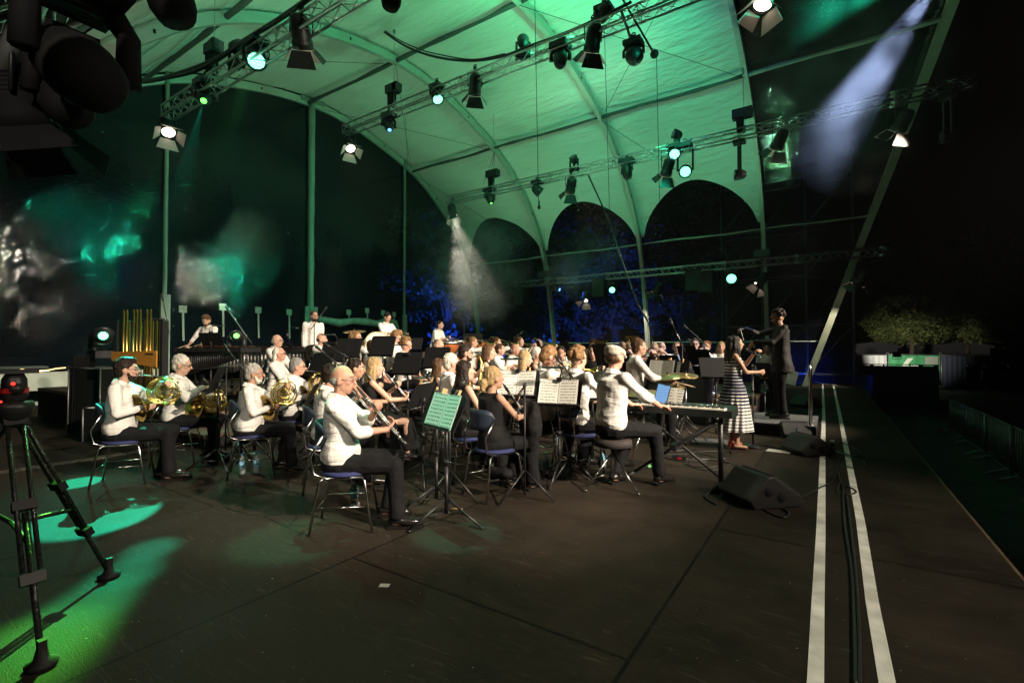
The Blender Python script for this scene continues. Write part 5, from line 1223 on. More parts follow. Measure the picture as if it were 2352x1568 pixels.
def trombone(key, label):
    r = N_[key]; t, M = instr(r, 'trombone', label, 'trombone', 'trombones'); mo = r['mouth']; a = mo + V((.02, .015, 0)); d = V((0, .95, -.3)).normalized(); X, Y, _ = frame(d)
    m = MB(); m.bar(a, a + d * .62, .009, n=7); m.tube([a + d * .1 - Y * .09, a + d * .70 - Y * .09] + arc(a + d * .70 - Y * .045, -Y, d, .045, 0, pi, 8) + [a + d * .1], .0085, 7); m.bar(a + d * .12, a + d * .12 - Y * .09, .006); m.xf(M).build('slide', BRASS, t)
    o = a - X * .09; m = MB(); m.tube([a, o - d * .02, o - d * .30] + arc(o - d * .30 + Y * .05, -Y, -d, .05, 0, pi, 10) + [o + Y * .1], [.008] * 13 + [.011] if False else .009, 7)
    m.lathe([(.010, -.05), (.013, .1), (.022, .25), (.045, .33), (.085, .38), (.105, .39), (.10, .391), (.04, .33), (0, .28)], o + Y * .1, d, 20); m.xf(M).build('bell', BRASS, t)
for k, l in (('tromb1', 'slide trombone of the sandy-haired first trombonist'), ('tromb2', 'slide trombone of the brown-haired second trombonist'), ('whitetromb', 'trombone of the white-haired man with thick glasses')): trombone(k, l)
def woodtube(key, name, label, m_, a, b, r0, kk=SILVER):
    r = N_[key]; t, M = instr(r, name, label, name); a, b = V(a), V(b); m = MB(); d = (b - a).normalized(); L = (b - a).length
    m.lathe([(r0 * .6, 0), (r0, .02), (r0, L * .3), (r0 * 1.3, L * .32), (r0, L * .35), (r0 * 1.1, L * .7), (r0 * 1.3, L * .72), (r0, L * .75), (r0 * 1.3, L), (0, L)], a, d, 12); m.xf(M).build('body', m_, t)
    X, Y, _ = frame(d); m = MB(); [m.bar(a + d * L * (.1 + .2 * q) + Y * r0 * 1.1, a + d * L * (.22 + .2 * q) + Y * r0 * 1.1, .005, n=5) for q in range(4)]; [m.ell(a + d * L * (.08 + .075 * q) + X * r0, .011, nu=6, nv=4) for q in range(11)]
    mo = r['mouth']; m.tube([mo, mo + V((.02, .08, .02)), a.lerp(b, .35)], .004, 5); m.xf(M).build('keys', kk, t)
BASM = mat('bassoon_red_wood', (.09, .02, .012), .25)
woodtube('bassn', 'bassoon', 'reddish wooden bassoon slanting over its balding player', BASM, (-.18, .42, 1.34), (.22, -.02, .38), .03)
woodtube('tenor', 'bassoon', 'dark wooden bassoon of the bald man before the timpani', WOOD, (-.2, .40, 1.15), (.2, .05, .35), .03)
def sax(key, label, m_=BRASS):
    r = N_[key]; t, M = instr(r, 'saxophone', label, 'saxophone', 'saxophones'); mo = r['mouth']; a = mo + V((0, .01, 0))
    P = [a, a + V((0, .06, .02)), a + V((0, .10, .0)), a + V((.01, .12, -.08)), V((.08, .26, .62)), V((.10, .25, .47)), V((.10, .29, .42)), V((.10, .34, .45))]
    m = MB(); m.tube(P, [.008, .011, .013, .015, .032, .038, .042, .045], 12, caps=False); d = V((0, .25, .97)).normalized(); m.lathe([(.045, 0), (.052, .08), (.066, .15), (.085, .19), (.08, .19), (.05, .12), (0, .1)], P[-1], d, 20); m.xf(M).build('body', m_, t)
    m = MB()
    for q in range(12): p = P[3].lerp(P[4], .08 + .075 * q); m.ell(p + V((.03, .02, 0)), (.012, .018, .016), nu=8, nv=5); m.bar(p + V((.0, .04, 0)), p + V((.02, .035, -.05)), .004, n=5)
    m.xf(M).build('keys', SILVER, t)
sax('sax1', 'golden tenor saxophone of the dark-bearded man'); sax('saxwhite', 'saxophone of the white-haired man, mostly hidden by the stands')
def tuba(key, label, px, py, tt, zb, m_=BRASS, tilt=(0, 0, 1), s=1.0, nm='tuba'):
    top = W(px, py, tt); t = thing(nm, label, nm, top - V((0, 0, .9 * s)), 0, 'tubas and euphoniums'); d = V(tilt).normalized(); X, Y, _ = frame(d)
    m = MB(); o = d * (.9 * s); m.lathe([(.05, -.75), (.07, -.5), (.085, -.3), (.105, -.16), (.14, -.07), (.20, 0), (.205, .004), (.196, .004), (.135, -.06), (.09, -.16), (0, -.3)], o * 1, d, 28); m.xf(Matrix.Scale(s, 4) if s != 1 else Matrix()).build('bell', m_, t)
    m = MB(); c = d * .32
    for k, (rr, th) in enumerate(((.17, .03), (.13, .02), (.10, .014), (.07, .011))): m.tube([c + X * (.10 + rr * .6 * cos(a)) + d * (rr * 1.5 * sin(a)) + Y * (.02 * k) for a in [j * pi / 12 for j in range(24)]], th, 8, closed=True)
    m.tube([d * .1, d * -.02 + X * .04, d * -.02 + X * .16, d * .12 + X * .22], [.055, .06, .05, .04], 10)
    for k in range(4): m.bar(c + X * (.06 + .035 * k) + Y * -.07 - d * .06, c + X * (.06 + .035 * k) + Y * -.07 + d * .10, .015, n=8)
    m.build('tubing', m_, t)
tuba('tuba1', 'upright brass tuba, the left one with flaring bell', 1378, 783, 12.2, 0); tuba('tuba2', 'upright brass tuba, the taller one on the right', 1453, 772, 12.6, 0, s=1.0)
tuba('euph1', 'silver euphonium whose bell faces the camera, left of centre', 1152, 811, 10.0, 0, SILVER, (.45, -.8, .35), .95, 'euphonium'); tuba('euph1', 'second silver euphonium bell beside the white-haired trombonist', 1222, 800, 11.6, 0, SILVER, (.3, -.7, .6), .9, 'euphonium')
# players' sticks
for key in ('xylo', 'drummer', 'timp', 'bassdrum'):
    r = N_[key]
    for k in (-1, 1):
        s_, e_, w_, fd, pn, cu = r['arms'][k]; a = r['w'](w_ + V((0, .05, 0))); b = r['w'](w_ + V((-k * .06, .36, -.08)))
        t = thing('drum_stick', {'xylo': 'mallet', 'drummer': 'drum stick', 'timp': 'timpani stick', 'bassdrum': 'thin stick'}[key] + ' in the ' + ('right' if k > 0 else 'left') + ' hand of the ' + {'xylo': 'xylophone player', 'drummer': 'drummer', 'timp': 'timpanist', 'bassdrum': 'percussionist beside the bass drum'}[key], 'stick', a)
        MB().bar((0, 0, 0), b - a, .006, n=6).build('shaft', mat('stick_wood', (.5, .36, .2), .5), t); MB().ell(b - a, .016 if key != 'drummer' else .008).build('tip', mat('felt', (.5, .45, .38), .9), t)

# ---------------------------------------------------------------- chairs
SEATB = BLUESEAT
def chair0():
    t = thing('stacking_chair', 'x', 'chair', (0, 0, 0), 0, 'blue padded metal stacking chairs')
    m = MB(); m.loft([((0, .03, .435), .19, .185), ((0, .03, .44), .208, .2), ((0, .03, .458), .208, .2), ((0, .03, .468), .19, .18)], 24); m.build('seat', SEATB, t)
    m = MB(); pts = []
    vs = []; fs = []; n = 14
    for i in range(n + 1):
        for j in range(5):
            a = radians(-58 + 116 * i / n); zz = -.10 + .20 * j / 4; k = 1 - .0 * j; h = sqrt(max(0, 1 - (abs(i - n / 2) / (n / 2)) ** 4)) * .9 + .1
            vs.append(V((sin(a) * .225, .02 - cos(a) * .225, .76 + zz * h - (.0))))
    o = [v + V((v.x * .07, (v.y - .02) * .07, 0)) for v in vs]; k = len(vs)
    for i in range(n):
        for j in range(4): q = i * 5 + j; fs += [(q, q + 1, q + 6, q + 5), (k + q, k + q + 5, k + q + 6, k + q + 1)]
    for i in range(n): fs += [(i * 5, i * 5 + 5, k + i * 5 + 5, k + i * 5), (i * 5 + 4, k + i * 5 + 4, k + i * 5 + 9, i * 5 + 9)]
    for b in (0, n * 5): fs += [(b + j, k + b + j, k + b + j + 1, b + j + 1) for j in range(4)]
    m.add(vs + o, fs); m.build('backrest', mat('chair_back', (.02, .03, .05), .5), t)
    m = MB()
    for s in (-1, 1): m.tube([(s * .17, .18, .425), (s * .17, -.10, .425), (s * .175, -.19, .46), (s * .19, -.215, .60), (s * .20, -.12, .76)], .0105, 8)
    m.bar((-.17, .16, .425), (.17, .16, .425), .01); m.bar((-.17, -.1, .425), (.17, -.1, .425), .01)
    for s in (-1, 1): m.bar((s * .185, .19, .20), (s * .185, -.16, .20), .007)
    m.bar((-.185, -.16, .2), (.185, -.16, .2), .007); m.build('frame', CHROME, t)
    for s in (-1, 1):
        for f in (-1, 1): m = MB(); m.tube([(s * .17, .02 + f * .14, .425), (s * .178, .02 + f * .17, .40), (s * .205, .02 + f * .235, .0)], .0105, 8); m.build('leg', CHROME, t)
    return t
C0 = chair0(); first = True
for key, r in N_.items():
    if r['pose'] in ('conduct', 'sing', 'mallet', 'hang', 'drum') or key in ('cap', 'drummer'): continue
    d = r['desc']; b = r['base']; l = 'chair under the ' + d
    l = ' '.join(l.split()[:16])
    if first: C0.location = b; C0.rotation_euler = (0, 0, r['yaw']); C0['label'] = l; first = False
    else: dup(C0, b, r['yaw'], l)

# ---------------------------------------------------------------- music stands
def stand0():
    t = thing('music_stand', 'x', 'music stand', (0, 0, 0), 0, 'black music stands')
    m = MB(); R = Matrix.Rotation(radians(-22), 3, 'X')
    P = [(-.25, 0, -.17), (.25, 0, -.17), (.25, 0, .15), (.225, 0, .175), (-.225, 0, .175), (-.25, 0, .15)]
    m.prism([R @ V(p) + V((0, 0, 1.12)) for p in P], R @ V((0, .006, 0))); m.prism([R @ V((x, y, -.165)) + V((0, 0, 1.12)) for x, y in ((-.25, 0), (.25, 0), (.25, -.055), (-.25, -.055))], R @ V((0, 0, .006)))
    m.prism([R @ V((x, -.052, z)) + V((0, 0, 1.12)) for x, z in ((-.25, -.165), (.25, -.165), (.25, -.145), (-.25, -.145))], R @ V((0, -.004, 0))); m.build('desk', BLACKM, t)
    m = MB(); m.bar((0, .02, .10), (0, .02, .62), .017); m.bar((0, .02, .55), (0, .02, 1.02), .012); m.bar((0, .02, 1.0), (0, .035, 1.1), .016); m.bar((-.03, .02, .62), (.03, .02, .62), .014); m.bar((0, .02, .58), (0, .02, .64), .023); m.build('pole', BLACK, t)
    for k in range(3):
        a = 2 * pi * k / 3 + .5; d = V((cos(a), sin(a), 0)); m = MB(); m.bar(V((0, .02, .24)) + d * .02, V((0, .02, .012)) + d * .33, .011); m.bar(V((0, .02, .10)) + d * .015, V((0, .02, .125)) + d * .19, .006); m.ell(V((0, .02, .012)) + d * .33, (.018, .018, .012), nu=8, nv=5); m.build('leg', BLACK, t)
    return t
S0 = stand0(); sf = [True]
def stand(px, py, tt, label, yaw=None, sheets=0, fl=0, hz=1.12, light=False, key=None, sl=None, clips=2):
    global S0
    P = W(px, py, tt); rz = radians(yaw) if yaw is not None else None
    if key: rz = N_[key]['yaw'] + (rz or 0)
    loc = V((P.x, P.y, P.z - hz)); k = (P.z - fl) / hz
    loc = V((P.x, P.y, fl))
    if sf[0]: t = S0; t.location = loc; t.rotation_euler = (0, 0, rz); t['label'] = label; sf[0] = False
    else: t = dup(S0, loc, rz, label)
    t.scale = (1, 1, max(.72, min(1.25, k)))
    zc = 1.12 * t.scale[2]
    Rz = Matrix.Rotation(rz, 4, 'Z'); R = Matrix.Rotation(radians(-22), 4, 'X')
    if sheets:
        s = thing('sheet_music', sl or ('open sheet music on the ' + label), 'sheet music', loc + V((0, 0, zc)), rz, 'sheet music on the stands')
        m = MB()
        for q in (-1, 1) if sheets > 1 else (.0,):
            M = Matrix.Translation((0, -.008, 0)) @ R @ Matrix.Rotation(radians(q * -5), 4, 'Z')
            m = MB(); m.prism([(-.108 + q * .11, 0, -.15), (.106 + q * .11, 0, -.15), (.106 + q * .11, 0, .155), (-.108 + q * .11, 0, .155)], (0, -.002, 0)); o = m.build('page', PAPER, s); o.matrix_local = M
        m = MB()
        for q in range(clips): x = (-.13, .13, -.2, .2)[q]; z = (.165, .165, -.1, -.13)[q]; m.box((x, -.004, z), (.014, .02, .07 if q < 2 else .014))
        o = m.build('clothes_peg', mat('peg_wood', (.5, .32, .14), .6), s); o.matrix_local = R
    if light:
        s = thing('stand_light', 'lamp bar of the ' + label, 'stand light', loc + V((0, 0, zc)), rz, 'clip-on stand lights')
        m = MB(); m.xf(Matrix()); m.tube([(0, .04, .14), (.02, .05, .24), (.0, -.02, .30), (-.02, -.1, .29)], .006, 6); m.build('gooseneck', BLACK, s); m = MB(); m.box((-.02, -.14, .285), (.24, .05, .02)); m.build('lamp_bar', mat('green_lit_bar', (.03, .05, .04), .3), s); m = MB(); m.box((0, .03, .15), (.05, .05, .04)); m.build('clip', BLACK, s)
    return t
stand(497, 872, 5.75, 'music stand with side turned, between the two left horn players', -35, 0, light=False)
stand(582, 880, 6.4, 'dark music stand slanting behind the white-bearded horn player', -20)
stand(716, 905, 5.75, 'tilted music stand before the horn player with moustache', -42, 1)
stand(968, 908, 5.2, 'music stand seen edge-on with a narrow white sheet', -72, 1)
stand(998, 938, 4.35, 'music stand with two green-lit pages, left of the pair', -30, 1, light=True)
stand(1021, 947, 3.95, 'large music stand with green-lit double pages in front', -18, 2, light=False)
stand(1188, 882, 5.4, 'music stand with white pages behind the blonde with the bun', 14, 2, light=True)
stand(1283, 903, 5.2, 'music stand with pale double pages in the very middle', 12, 2, light=True, clips=4)
stand(1360, 893, 5.9, 'music stand with white page left of the flat cap', 10, 1)
stand(1520, 848, 7.9, 'wide music stand of the drummer with long white sheets', -10, 2, light=False)
stand(1548, 850, 7.9, 'second drummer stand, right of the wide one', -14, 1)
stand(1645, 845, 7.6, 'tall empty black stand just left of the singer', 30)
stand(1618, 868, 9.2, 'black stand before the curly-haired flutist', 150, 0, .2)
stand(1758, 850, 9.6, 'black conductor-side stand behind the singer arm', 130, 0, 0)
stand(487, 782, 9.0, 'black percussion stand in front of the xylophone player', 200, 0, .6, light=True)
stand(665, 785, 9.8, 'black percussion stand right of the green floor light', 150, 0, .6, light=True)
for px, py, tt, lb, yw, fl in ((768, 808, 8.0, 'black music stand before the dark-haired balding trumpeter', 20, .2), (800, 800, 8.6, 'black music stand left of the wavy-haired young man', 20, .2), (878, 795, 8.6, 'black music stand between the young man and the man looking down', 15, .2),
    (736, 838, 6.9, 'low black stand before the bald ruddy trumpeter', 0, 0), (935, 835, 7.4, 'big black stand before the smiling curly man', 12, 0), (1002, 822, 8.2, 'black stand before the bald bassoon player', 10, .0),
    (945, 790, 10.6, 'black percussion stand behind the smiling curly man', 25, .6), (1085, 780, 12.2, 'black stand on the timpani podium', 30, .6), (1300, 800, 11.0, 'black stand before the half hidden man with glasses', 140, .2),
    (1385, 815, 8.4, 'black stand before the chestnut-haired woman', 150, 0), (1580, 812, 9.9, 'black stand left of the green-lit man with glasses', 150, .2), (1607, 820, 9.6, 'black stand right of the green-lit man with glasses', 155, .2),
    (1540, 832, 9.4, 'black stand before the bald flutist', 150, .2), (1430, 825, 9.6, 'black stand hidden behind the flat cap', 150, .2), (1175, 800, 10.8, 'black stand between trombones and bassoon', 130, .2),
    (1240, 800, 11.2, 'black stand before the white-haired trombonist', 130, .2)):
    stand(px, py, tt, lb, yw, 0, fl, light=(px in (768, 935, 1580)))
# ---------------------------------------------------------------- percussion at the back
# tubular bells
pc = W(318, 792, 7.4); fl = .0
t = thing('tubular_bells', 'golden tubular bells in a tall frame with an orange wooden front board', 'tubular bells', V((pc.x, pc.y, 0)), radians(20))
BELLM = mat('golden_tube', (.62, .38, .10), .3, 1)
rnd = random.Random(4)
for row, n in ((0, 7), (1, 9)):
    for k in range(n):
        x = -.30 + k * (.62 / (n - 1)) if row else (-.30, -.235, -.10, -.035, .03, .16, .23)[k]
        top = 2.03 if not row else 1.87; bot = .62 - .045 * k + (0 if row else .1)
        m = MB(); m.bar((x, .09 * row, max(.3, bot - (.0 if row else .05))), (x, .09 * row, top), .0165, n=10); m.ell((x, .09 * row, top + .012), (.012, .012, .014)); m.build('bell_tube', BELLM, t)
m = MB(); m.prism([(-.45, -.06, 1.40), (.42, -.06, 1.42), (.42, -.06, 1.17), (-.45, -.06, 1.26)], (0, .02, 0)); m.box((.30, -.067, 1.37), (.14, .008, .02), mi=1); m.build('front_board', [GOLDW, BLACK], t)
m = MB()
for sx in (-.46, .44): m.box((sx, .05, .95), (.045, .10, 1.86)); m.box((sx, .05, .04), (.05, .62, .05))
m.bar((-.46, .05, 1.9), (.44, .05, 1.9), .014); m.bar((-.46, .05, .35), (.44, .05, .35), .02); m.build('frame', BLACK, t)
t['label'] = 'golden tubular bells in a tall frame with an orange wooden front board'

def bars(cx, cy, ln, label, name, yaw, z0=.6, n=30, col=None):
    t = thing(name, label, name, V((cx, cy, z0)), yaw, 'mallet instruments'); m = MB()
    for k in range(n): x = -ln / 2 + ln * k / n; w2 = .22 - .10 * k / n; m.box((x, -.10, .86), (ln / n * .8, w2, .016)); 
    m.build('note_bars', col or mat('rosewood_bars', (.06, .025, .015), .3), t); m = MB()
    for k in range(n): x = -ln / 2 + ln * k / n; (k % 7 not in (2, 6)) and m.box((x + ln / n / 2, .12, .90), (ln / n * .8, .2 - .08 * k / n, .016))
    m.build('sharp_bars', col or mat('rosewood_bars', (.06, .025, .015), .3), t); m = MB()
    for k in range(n): x = -ln / 2 + ln * k / n; L = .5 - .35 * k / n; m.bar((x, -.1, .84), (x, -.1, .84 - L), ln / n * .38, n=8)
    m.build('resonator_tubes', mat('resonator_' + name, (.3, .29, .27) if name == 'marimba' else (.05, .05, .05), .4, .8), t); m = MB()
    m.box((0, -.23, .83), (ln + .1, .025, .07)); m.box((0, .25, .85), (ln + .1, .025, .07))
    for s in (-1, 1):
        m.box((s * (ln / 2 + .05), 0, .83), (.03, .5, .08))
        for y in (-.2, .2): m.bar((s * (ln / 2 + .03), y, .8), (s * (ln / 2 + .03), y, .04), .018); m.ell((s * (ln / 2 + .03), y, .045), .045)
        m.bar((s * (ln / 2 + .03), -.2, .2), (s * (ln / 2 + .03), .2, .2), .015)
    m.bar((-ln / 2, 0, .2), (ln / 2, 0, .2), .012); m.build('frame', BLACK, t)
q = W(500, 800, 8.9); bars(q.x, q.y, 1.3, 'xylophone with dark bars before the standing young percussionist', 'xylophone', radians(22))
q = W(640, 795, 10.0); bars(q.x, q.y, 2.3, 'long marimba with silver resonator tubes behind the horn row', 'marimba', radians(28))
q = W(790, 775, 10.8); bars(q.x, q.y, 1.4, 'vibraphone with shiny bars right of the bearded percussionist', 'vibraphone', radians(30), col=mat('alu_bars', (.6, .6, .56), .3, .9))
def cymbal(p, zf, label, r=.22, tilt=(.1, -.15, 1), stand=True, rz=0, m_=CYMB):
    p = V(p); t = thing('cymbal', label, 'cymbal', (p.x, p.y, zf), 0, 'cymbals on stands'); c = V((0, 0, p.z - zf)); m = MB()
    m.lathe([(0, .022), (.03, .02), (.045, .008), (r * .6, -.004), (r, -.018), (r, -.0205), (r * .6, -.007), (.04, .004), (0, .012)], c, tilt, 32); m.build('disc', m_, t)
    m = MB(); d = V(tilt).normalized(); m.bar(c + d * .06, c - d * .05, .007); m.ell(c + d * .03, (.014, .014, .012)); m.build('wing_nut', BLACK, t)
    if stand:
        m = MB(); m.bar(c - d * .05, (0, 0, .4), .01); m.bar((0, 0, .9 if c.z > 1 else .5), (0, 0, .2), .014); [m.bar((0, 0, .4), (cos(a) * .3, sin(a) * .3, .01), .009) for a in (.3, 2.4, 4.5)]; m.build('stand_tripod', CHROME, t)
    return t
cymbal(W(814, 760, 11.2), .6, 'cymbal hanging above the wavy-haired young man', .26)
cymbal(W(919, 773, 11.4), .6, 'cymbal right of the bass drum', .24)
# bass drum lying towards the camera
q = W(868, 790, 11.2); t = thing('concert_bass_drum', 'brown concert bass drum with pale rims on its side in a stand', 'drum', V((q.x, q.y, .6)), radians(15))
ax = V((.75, -.35, .45)).normalized(); c = V((0, 0, .78)); SH = mat('brown_drum_shell', (.16, .06, .035), .35); RIM = mat('drum_rim', (.5, .45, .28), .35); HEAD = mat('drum_head', (.62, .6, .52), .6)
MB().lathe([(.40, -.22), (.405, -.22), (.405, .22), (.40, .22)], c, ax, 36).build('shell', SH, t)
for k in (-1, 1):
    MB().lathe([(.40, k * .225), (.43, k * .225), (.43, k * .185), (.405, k * .185)], c, ax, 36).build('rim', RIM, t); MB().lathe([(0, k * .215), (.4, k * .214)], c, ax, 36).build('drum_head', HEAD, t)
X, Y, _ = frame(ax); m = MB()
for k in range(10): a = k * .628; d = X * cos(a) + Y * sin(a); m.bar(c + d * .43 - ax * .2, c + d * .43 + ax * .2, .006); m.box(c + d * .42, (.03, .03, .03))
m.build('tension_rods', CHROME, t); m = MB(); [m.bar((sx, sy, 0), (sx * .5, sy * .3, .5), .02) for sx in (-.4, .4) for sy in (-.35, .35)]; m.bar((-.3, 0, .3), (.3, 0, .3), .02); m.build('stand_frame', BLACK, t)
# timpani
for k, (px, py, tt, r_, lb) in enumerate(((1028, 797, 11.9, .36, 'leftmost copper-orange kettledrum, partly hidden'), (1046, 793, 12.2, .34, 'second orange kettledrum from the left'), (1072, 792, 12.6, .36, 'third orange kettledrum, before the timpanist hands'), (1092, 791, 13.0, .32, 'smallest kettledrum at the first arch foot'))):
    q = W(px, py - 9, tt); zt = q.z - .6 if q.z - .6 > .6 else .8; t = thing('timpani', lb, 'kettledrum', V((q.x, q.y, .6)), 0, 'timpani')
    MB().lathe([(r_, zt), (r_ * 1.0, zt - .12), (r_ * .88, zt - .32), (r_ * .55, zt - .48), (.06, zt - .55), (.06, .1), (.2, .02), (0, .02)], n=30).build('kettle', COPPER, t)
    MB().lathe([(r_ + .03, zt + .02), (r_ + .04, zt), (r_ + .03, zt - .03), (r_, zt - .03)], n=30).build('rim', CHROME, t); MB().lathe([(0, zt + .012), (r_ + .02, zt + .012)], n=30).build('drum_head', HEAD, t)
    m = MB()
    for j in range(6): a = j * pi / 3; m.bar((cos(a) * (r_ + .035), sin(a) * (r_ + .035), zt), (cos(a) * (r_ * .95), sin(a) * (r_ * .95), zt - .34), .012); m.bar((cos(a) * (r_ * .95), sin(a) * (r_ * .95), zt - .34), (cos(a) * .1, sin(a) * .1, .2), .009)
    m.build('tuning_rods', BLACK, t)
q = W(991, 785, 12.3)
t = thing('guiro_table', 'small slanted red-topped percussion table left of the timpanist', 'percussion table', V((q.x, q.y, .6)), radians(30))
m = MB(); m.prism([(-.3, 0, .75), (.3, 0, .88), (.3, 0, .80), (-.3, 0, .60)], (0, .3, 0)); m.build('case', HEAD, t); m = MB(); m.prism([(-.3, -.01, .76), (.3, -.01, .89), (.3, -.01, .905), (-.3, -.01, .78)], (0, .32, 0)); m.build('lid', mat('red_wood', (.35, .06, .03), .4), t)
m = MB(); [m.bar((x, .15, .7), (x * 1.2, .15, 0), .015) for x in (-.25, .25)]; m.build('leg_frame', BLACK, t)
q = W(792, 784, 10.2); t = thing('woodblock', 'small red percussion block on a thin stand', 'percussion block', V((q.x, q.y, .6)))
MB().box((0, 0, q.z - .6), (.26, .08, .07)).build('block', RED, t); MB().bar((0, 0, 0), (0, 0, q.z - .63), .01).build('stand_rod', BLACK, t)

def video_tripod(p, h, label, zf, s=1.0, rz=0):
    t = thing('camera_tripod', label, 'tripod', (p.x, p.y, zf), rz, 'camera tripods')
    m = MB(); m.lathe([(.0, h), (.05, h), (.06, h - .06), (.035, h - .1), (.03, h - .2)], n=14); m.box((0, 0, h + .05), (.07, .14, .09)); m.build('tripod_head', BLACK, t)
    m = MB(); m.box((0, .02, h + .13), (.07, .2, .09)); m.bar((0, .1, h + .13), (0, .18, h + .13), .03); m.build('camera_body', BLACK, t)
    for k in range(3): a = rz + k * 2.09; d = V((cos(a), sin(a), 0)); m = MB(); m.bar((0, 0, h - .15), V((0, 0, 0)) + d * .42 * s + V((0, 0, .02)), .016); m.ell(V((0, 0, .02)) + d * .42 * s, .022); m.build('leg', BLACK, t)
video_tripod(W(1003, 785, 11.0), 1.3, 'small camera on a tripod in front of the timpanist', .2, 1, .4)

def mic_stand(px, py, tt, zf, a, b, label, hgt=None, mic=True, base='tripod', grp='boom microphone stands'):
    """a: pixel of boom pivot, b: pixel of microphone end, c: counter end"""
    p = W(a[0], a[1], tt); t = thing('microphone_stand', label, 'microphone stand', (p.x, p.y, zf), 0, grp); o = V((p.x, p.y, zf)); m = MB(); m.bar((0, 0, .05), p - o, .011)
    if base == 'tripod': [m.bar((0, 0, .28), (cos(q) * .3, sin(q) * .3, .012), .010) for q in (.2, 2.3, 4.4)]
    m.build('pole', BLACK, t); q = W(b[0], b[1], tt) - o; e = (p - o) + ((p - o) - q) * .35; m = MB(); m.bar(e, q, .009); m.ell(p - o, .02); m.build('boom', CHROME if 'silver' in label else BLACK, t)
    if mic: d = (q - (p - o)).normalized(); m = MB(); m.bar(q - d * .02, q + d * .09, .014, .017, 10); m.ell(q + d * .10, (.018, .018, .02)); m.build('microphone', BLACK, t)
    return t
mic_stand(0, 0, 8.4, .0, (385, 745), (374, 688), 'silver boom microphone stand over the tubular bells')
mic_stand(0, 0, 8.8, .6, (565, 770), (526, 715), 'silver boom microphone stand over the xylophone')
mic_stand(0, 0, 10.3, .6, (722, 745), (744, 714), 'boom microphone stand before the bearded percussionist')
mic_stand(0, 0, 13, .4, (1066, 733), (1029, 708), 'thin boom microphone stand high above the timpani')
mic_stand(0, 0, 12.4, .4, (1181, 775), (1192, 768), 'small microphone stand behind the trombones')
mic_stand(0, 0, 12.4, .4, (1294, 790), (1318, 796), 'small boom microphone stand behind the man half hidden by the oboist')
mic_stand(0, 0, 7.2, .2, (790, 815), (756, 795), 'boom microphone stand before the bald ruddy trumpeter')
mic_stand(0, 0, 8.2, 0, (1567, 792), (1545, 745), 'silver boom microphone stand above the drum kit')
mic_stand(0, 0, 9.6, 0, (1616, 786), (1580, 755), 'black boom microphone stand behind the drum kit')
mic_stand(0, 0, 4.6, 0, (1205, 885), (1196, 900), 'microphone stand pointing left beside the white pages')
mic_stand(0, 0, 5.9, 0, (556, 845), (527, 808), 'striped shotgun microphone stand between the horn players')
mic_stand(0, 0, 6.0, 0, (770, 832), (741, 808), 'shotgun microphone with red ring left of the blonde clarinetist')
mic_stand(0, 0, 6.6, 0, (520, 842), (432, 851), 'low bent microphone stand before the white-haired horn player')
mic_stand(0, 0, 4.6, 0, (1033, 920), (1055, 890), 'small microphone clipped beside the green-lit pages')
mic_stand(0, 0, 5.2, 0, (1310, 860), (1290, 835), 'microphone on black stand above the middle double pages')

# ---------------------------------------------------------------- drum kit
KB = FL(1535, 930); kt = thing('drum_kit', 'black drum kit with chrome fittings behind the keyboard', 'drum kit', (KB.x, KB.y + 1.2, 0), radians(-35))
KS = mat('black_drum_shell', (.012, .012, .012), .15); ORW = mat('orange_hoop', (.42, .16, .03), .35)
def drum(c, ax, r, h, shell=KS, hoops=CHROME):
    m = MB(); m.lathe([(r, -h / 2), (r, h / 2)], c, ax, 28); m.build('drum_shell', shell, kt)
    m = MB(); [m.lathe([(r, k * h / 2 - .012), (r + .012, k * h / 2 - .012), (r + .012, k * h / 2 + .012), (r, k * h / 2 + .012)], c, ax, 28) for k in (-1, 1)]; m.build('hoop', hoops, kt)
    m = MB(); [m.lathe([(0, k * h / 2), (r, k * h / 2)], c, ax, 28) for k in (-1, 1)]; m.build('drum_skin', HEAD, kt)
    X, Y, d = frame(V(ax)); m = MB()
    for q in range(8): a = q * pi / 4; e = (X * cos(a) + Y * sin(a)) * (r + .012); m.bar(V(c) + e - d * (h / 2), V(c) + e + d * (h / 2), .005); m.box(V(c) + e, (.02, .02, .03))
    m.build('lugs', CHROME, kt)
drum((.05, .15, .60), (0, .1, 1), .17, .15); drum((.28, .42, .74), (0, -.3, 1), .13, .18); drum((-.05, .52, .76), (.1, -.3, 1), .14, .2); drum((-.42, .25, .5), (0, -.1, 1), .19, .34)
m = MB(); [m.bar((x, y, .7), (x + random.uniform(-.1, .1), y, .02), .012) for x, y in ((.3, .5), (-.1, .6), (.55, .2), (-.5, .4), (.1, .1), (-.35, .1), (.4, -.05), (.7, .5))]; [m.bar((x, y, .3), (x + cos(a) * .25, y + sin(a) * .25, .02), .009) for x, y in ((.55, .2), (.1, .1)) for a in (0, 2.1, 4.2)]; m.bar((.28, .42, .7), (-.05, .5, .7), .014); m.bar((.1, .5, .5), (.15, .45, .9), .014); m.build('stands', CHROME, kt)
m = MB(); [m.box((random.uniform(-.4, .6), random.uniform(0, .6), random.uniform(.35, .8)), (.05, .04, .06)) for _ in range(14)]; m.build('clamps', BLACK, kt)
q = W(1660, 953, 6.9); p = V((q.x, q.y, .27)); pkick = FL(1645, 975); t = thing('kick_drum', 'black kick drum with orange hoops standing behind the keyboard end', 'drum', V((pkick.x - .05, pkick.y + .5, 0)), radians(-35))
MB().lathe([(.27, -.22), (.27, .22)], (0, 0, .28), (1, -.25, 0), 30).build('shell', KS, t)
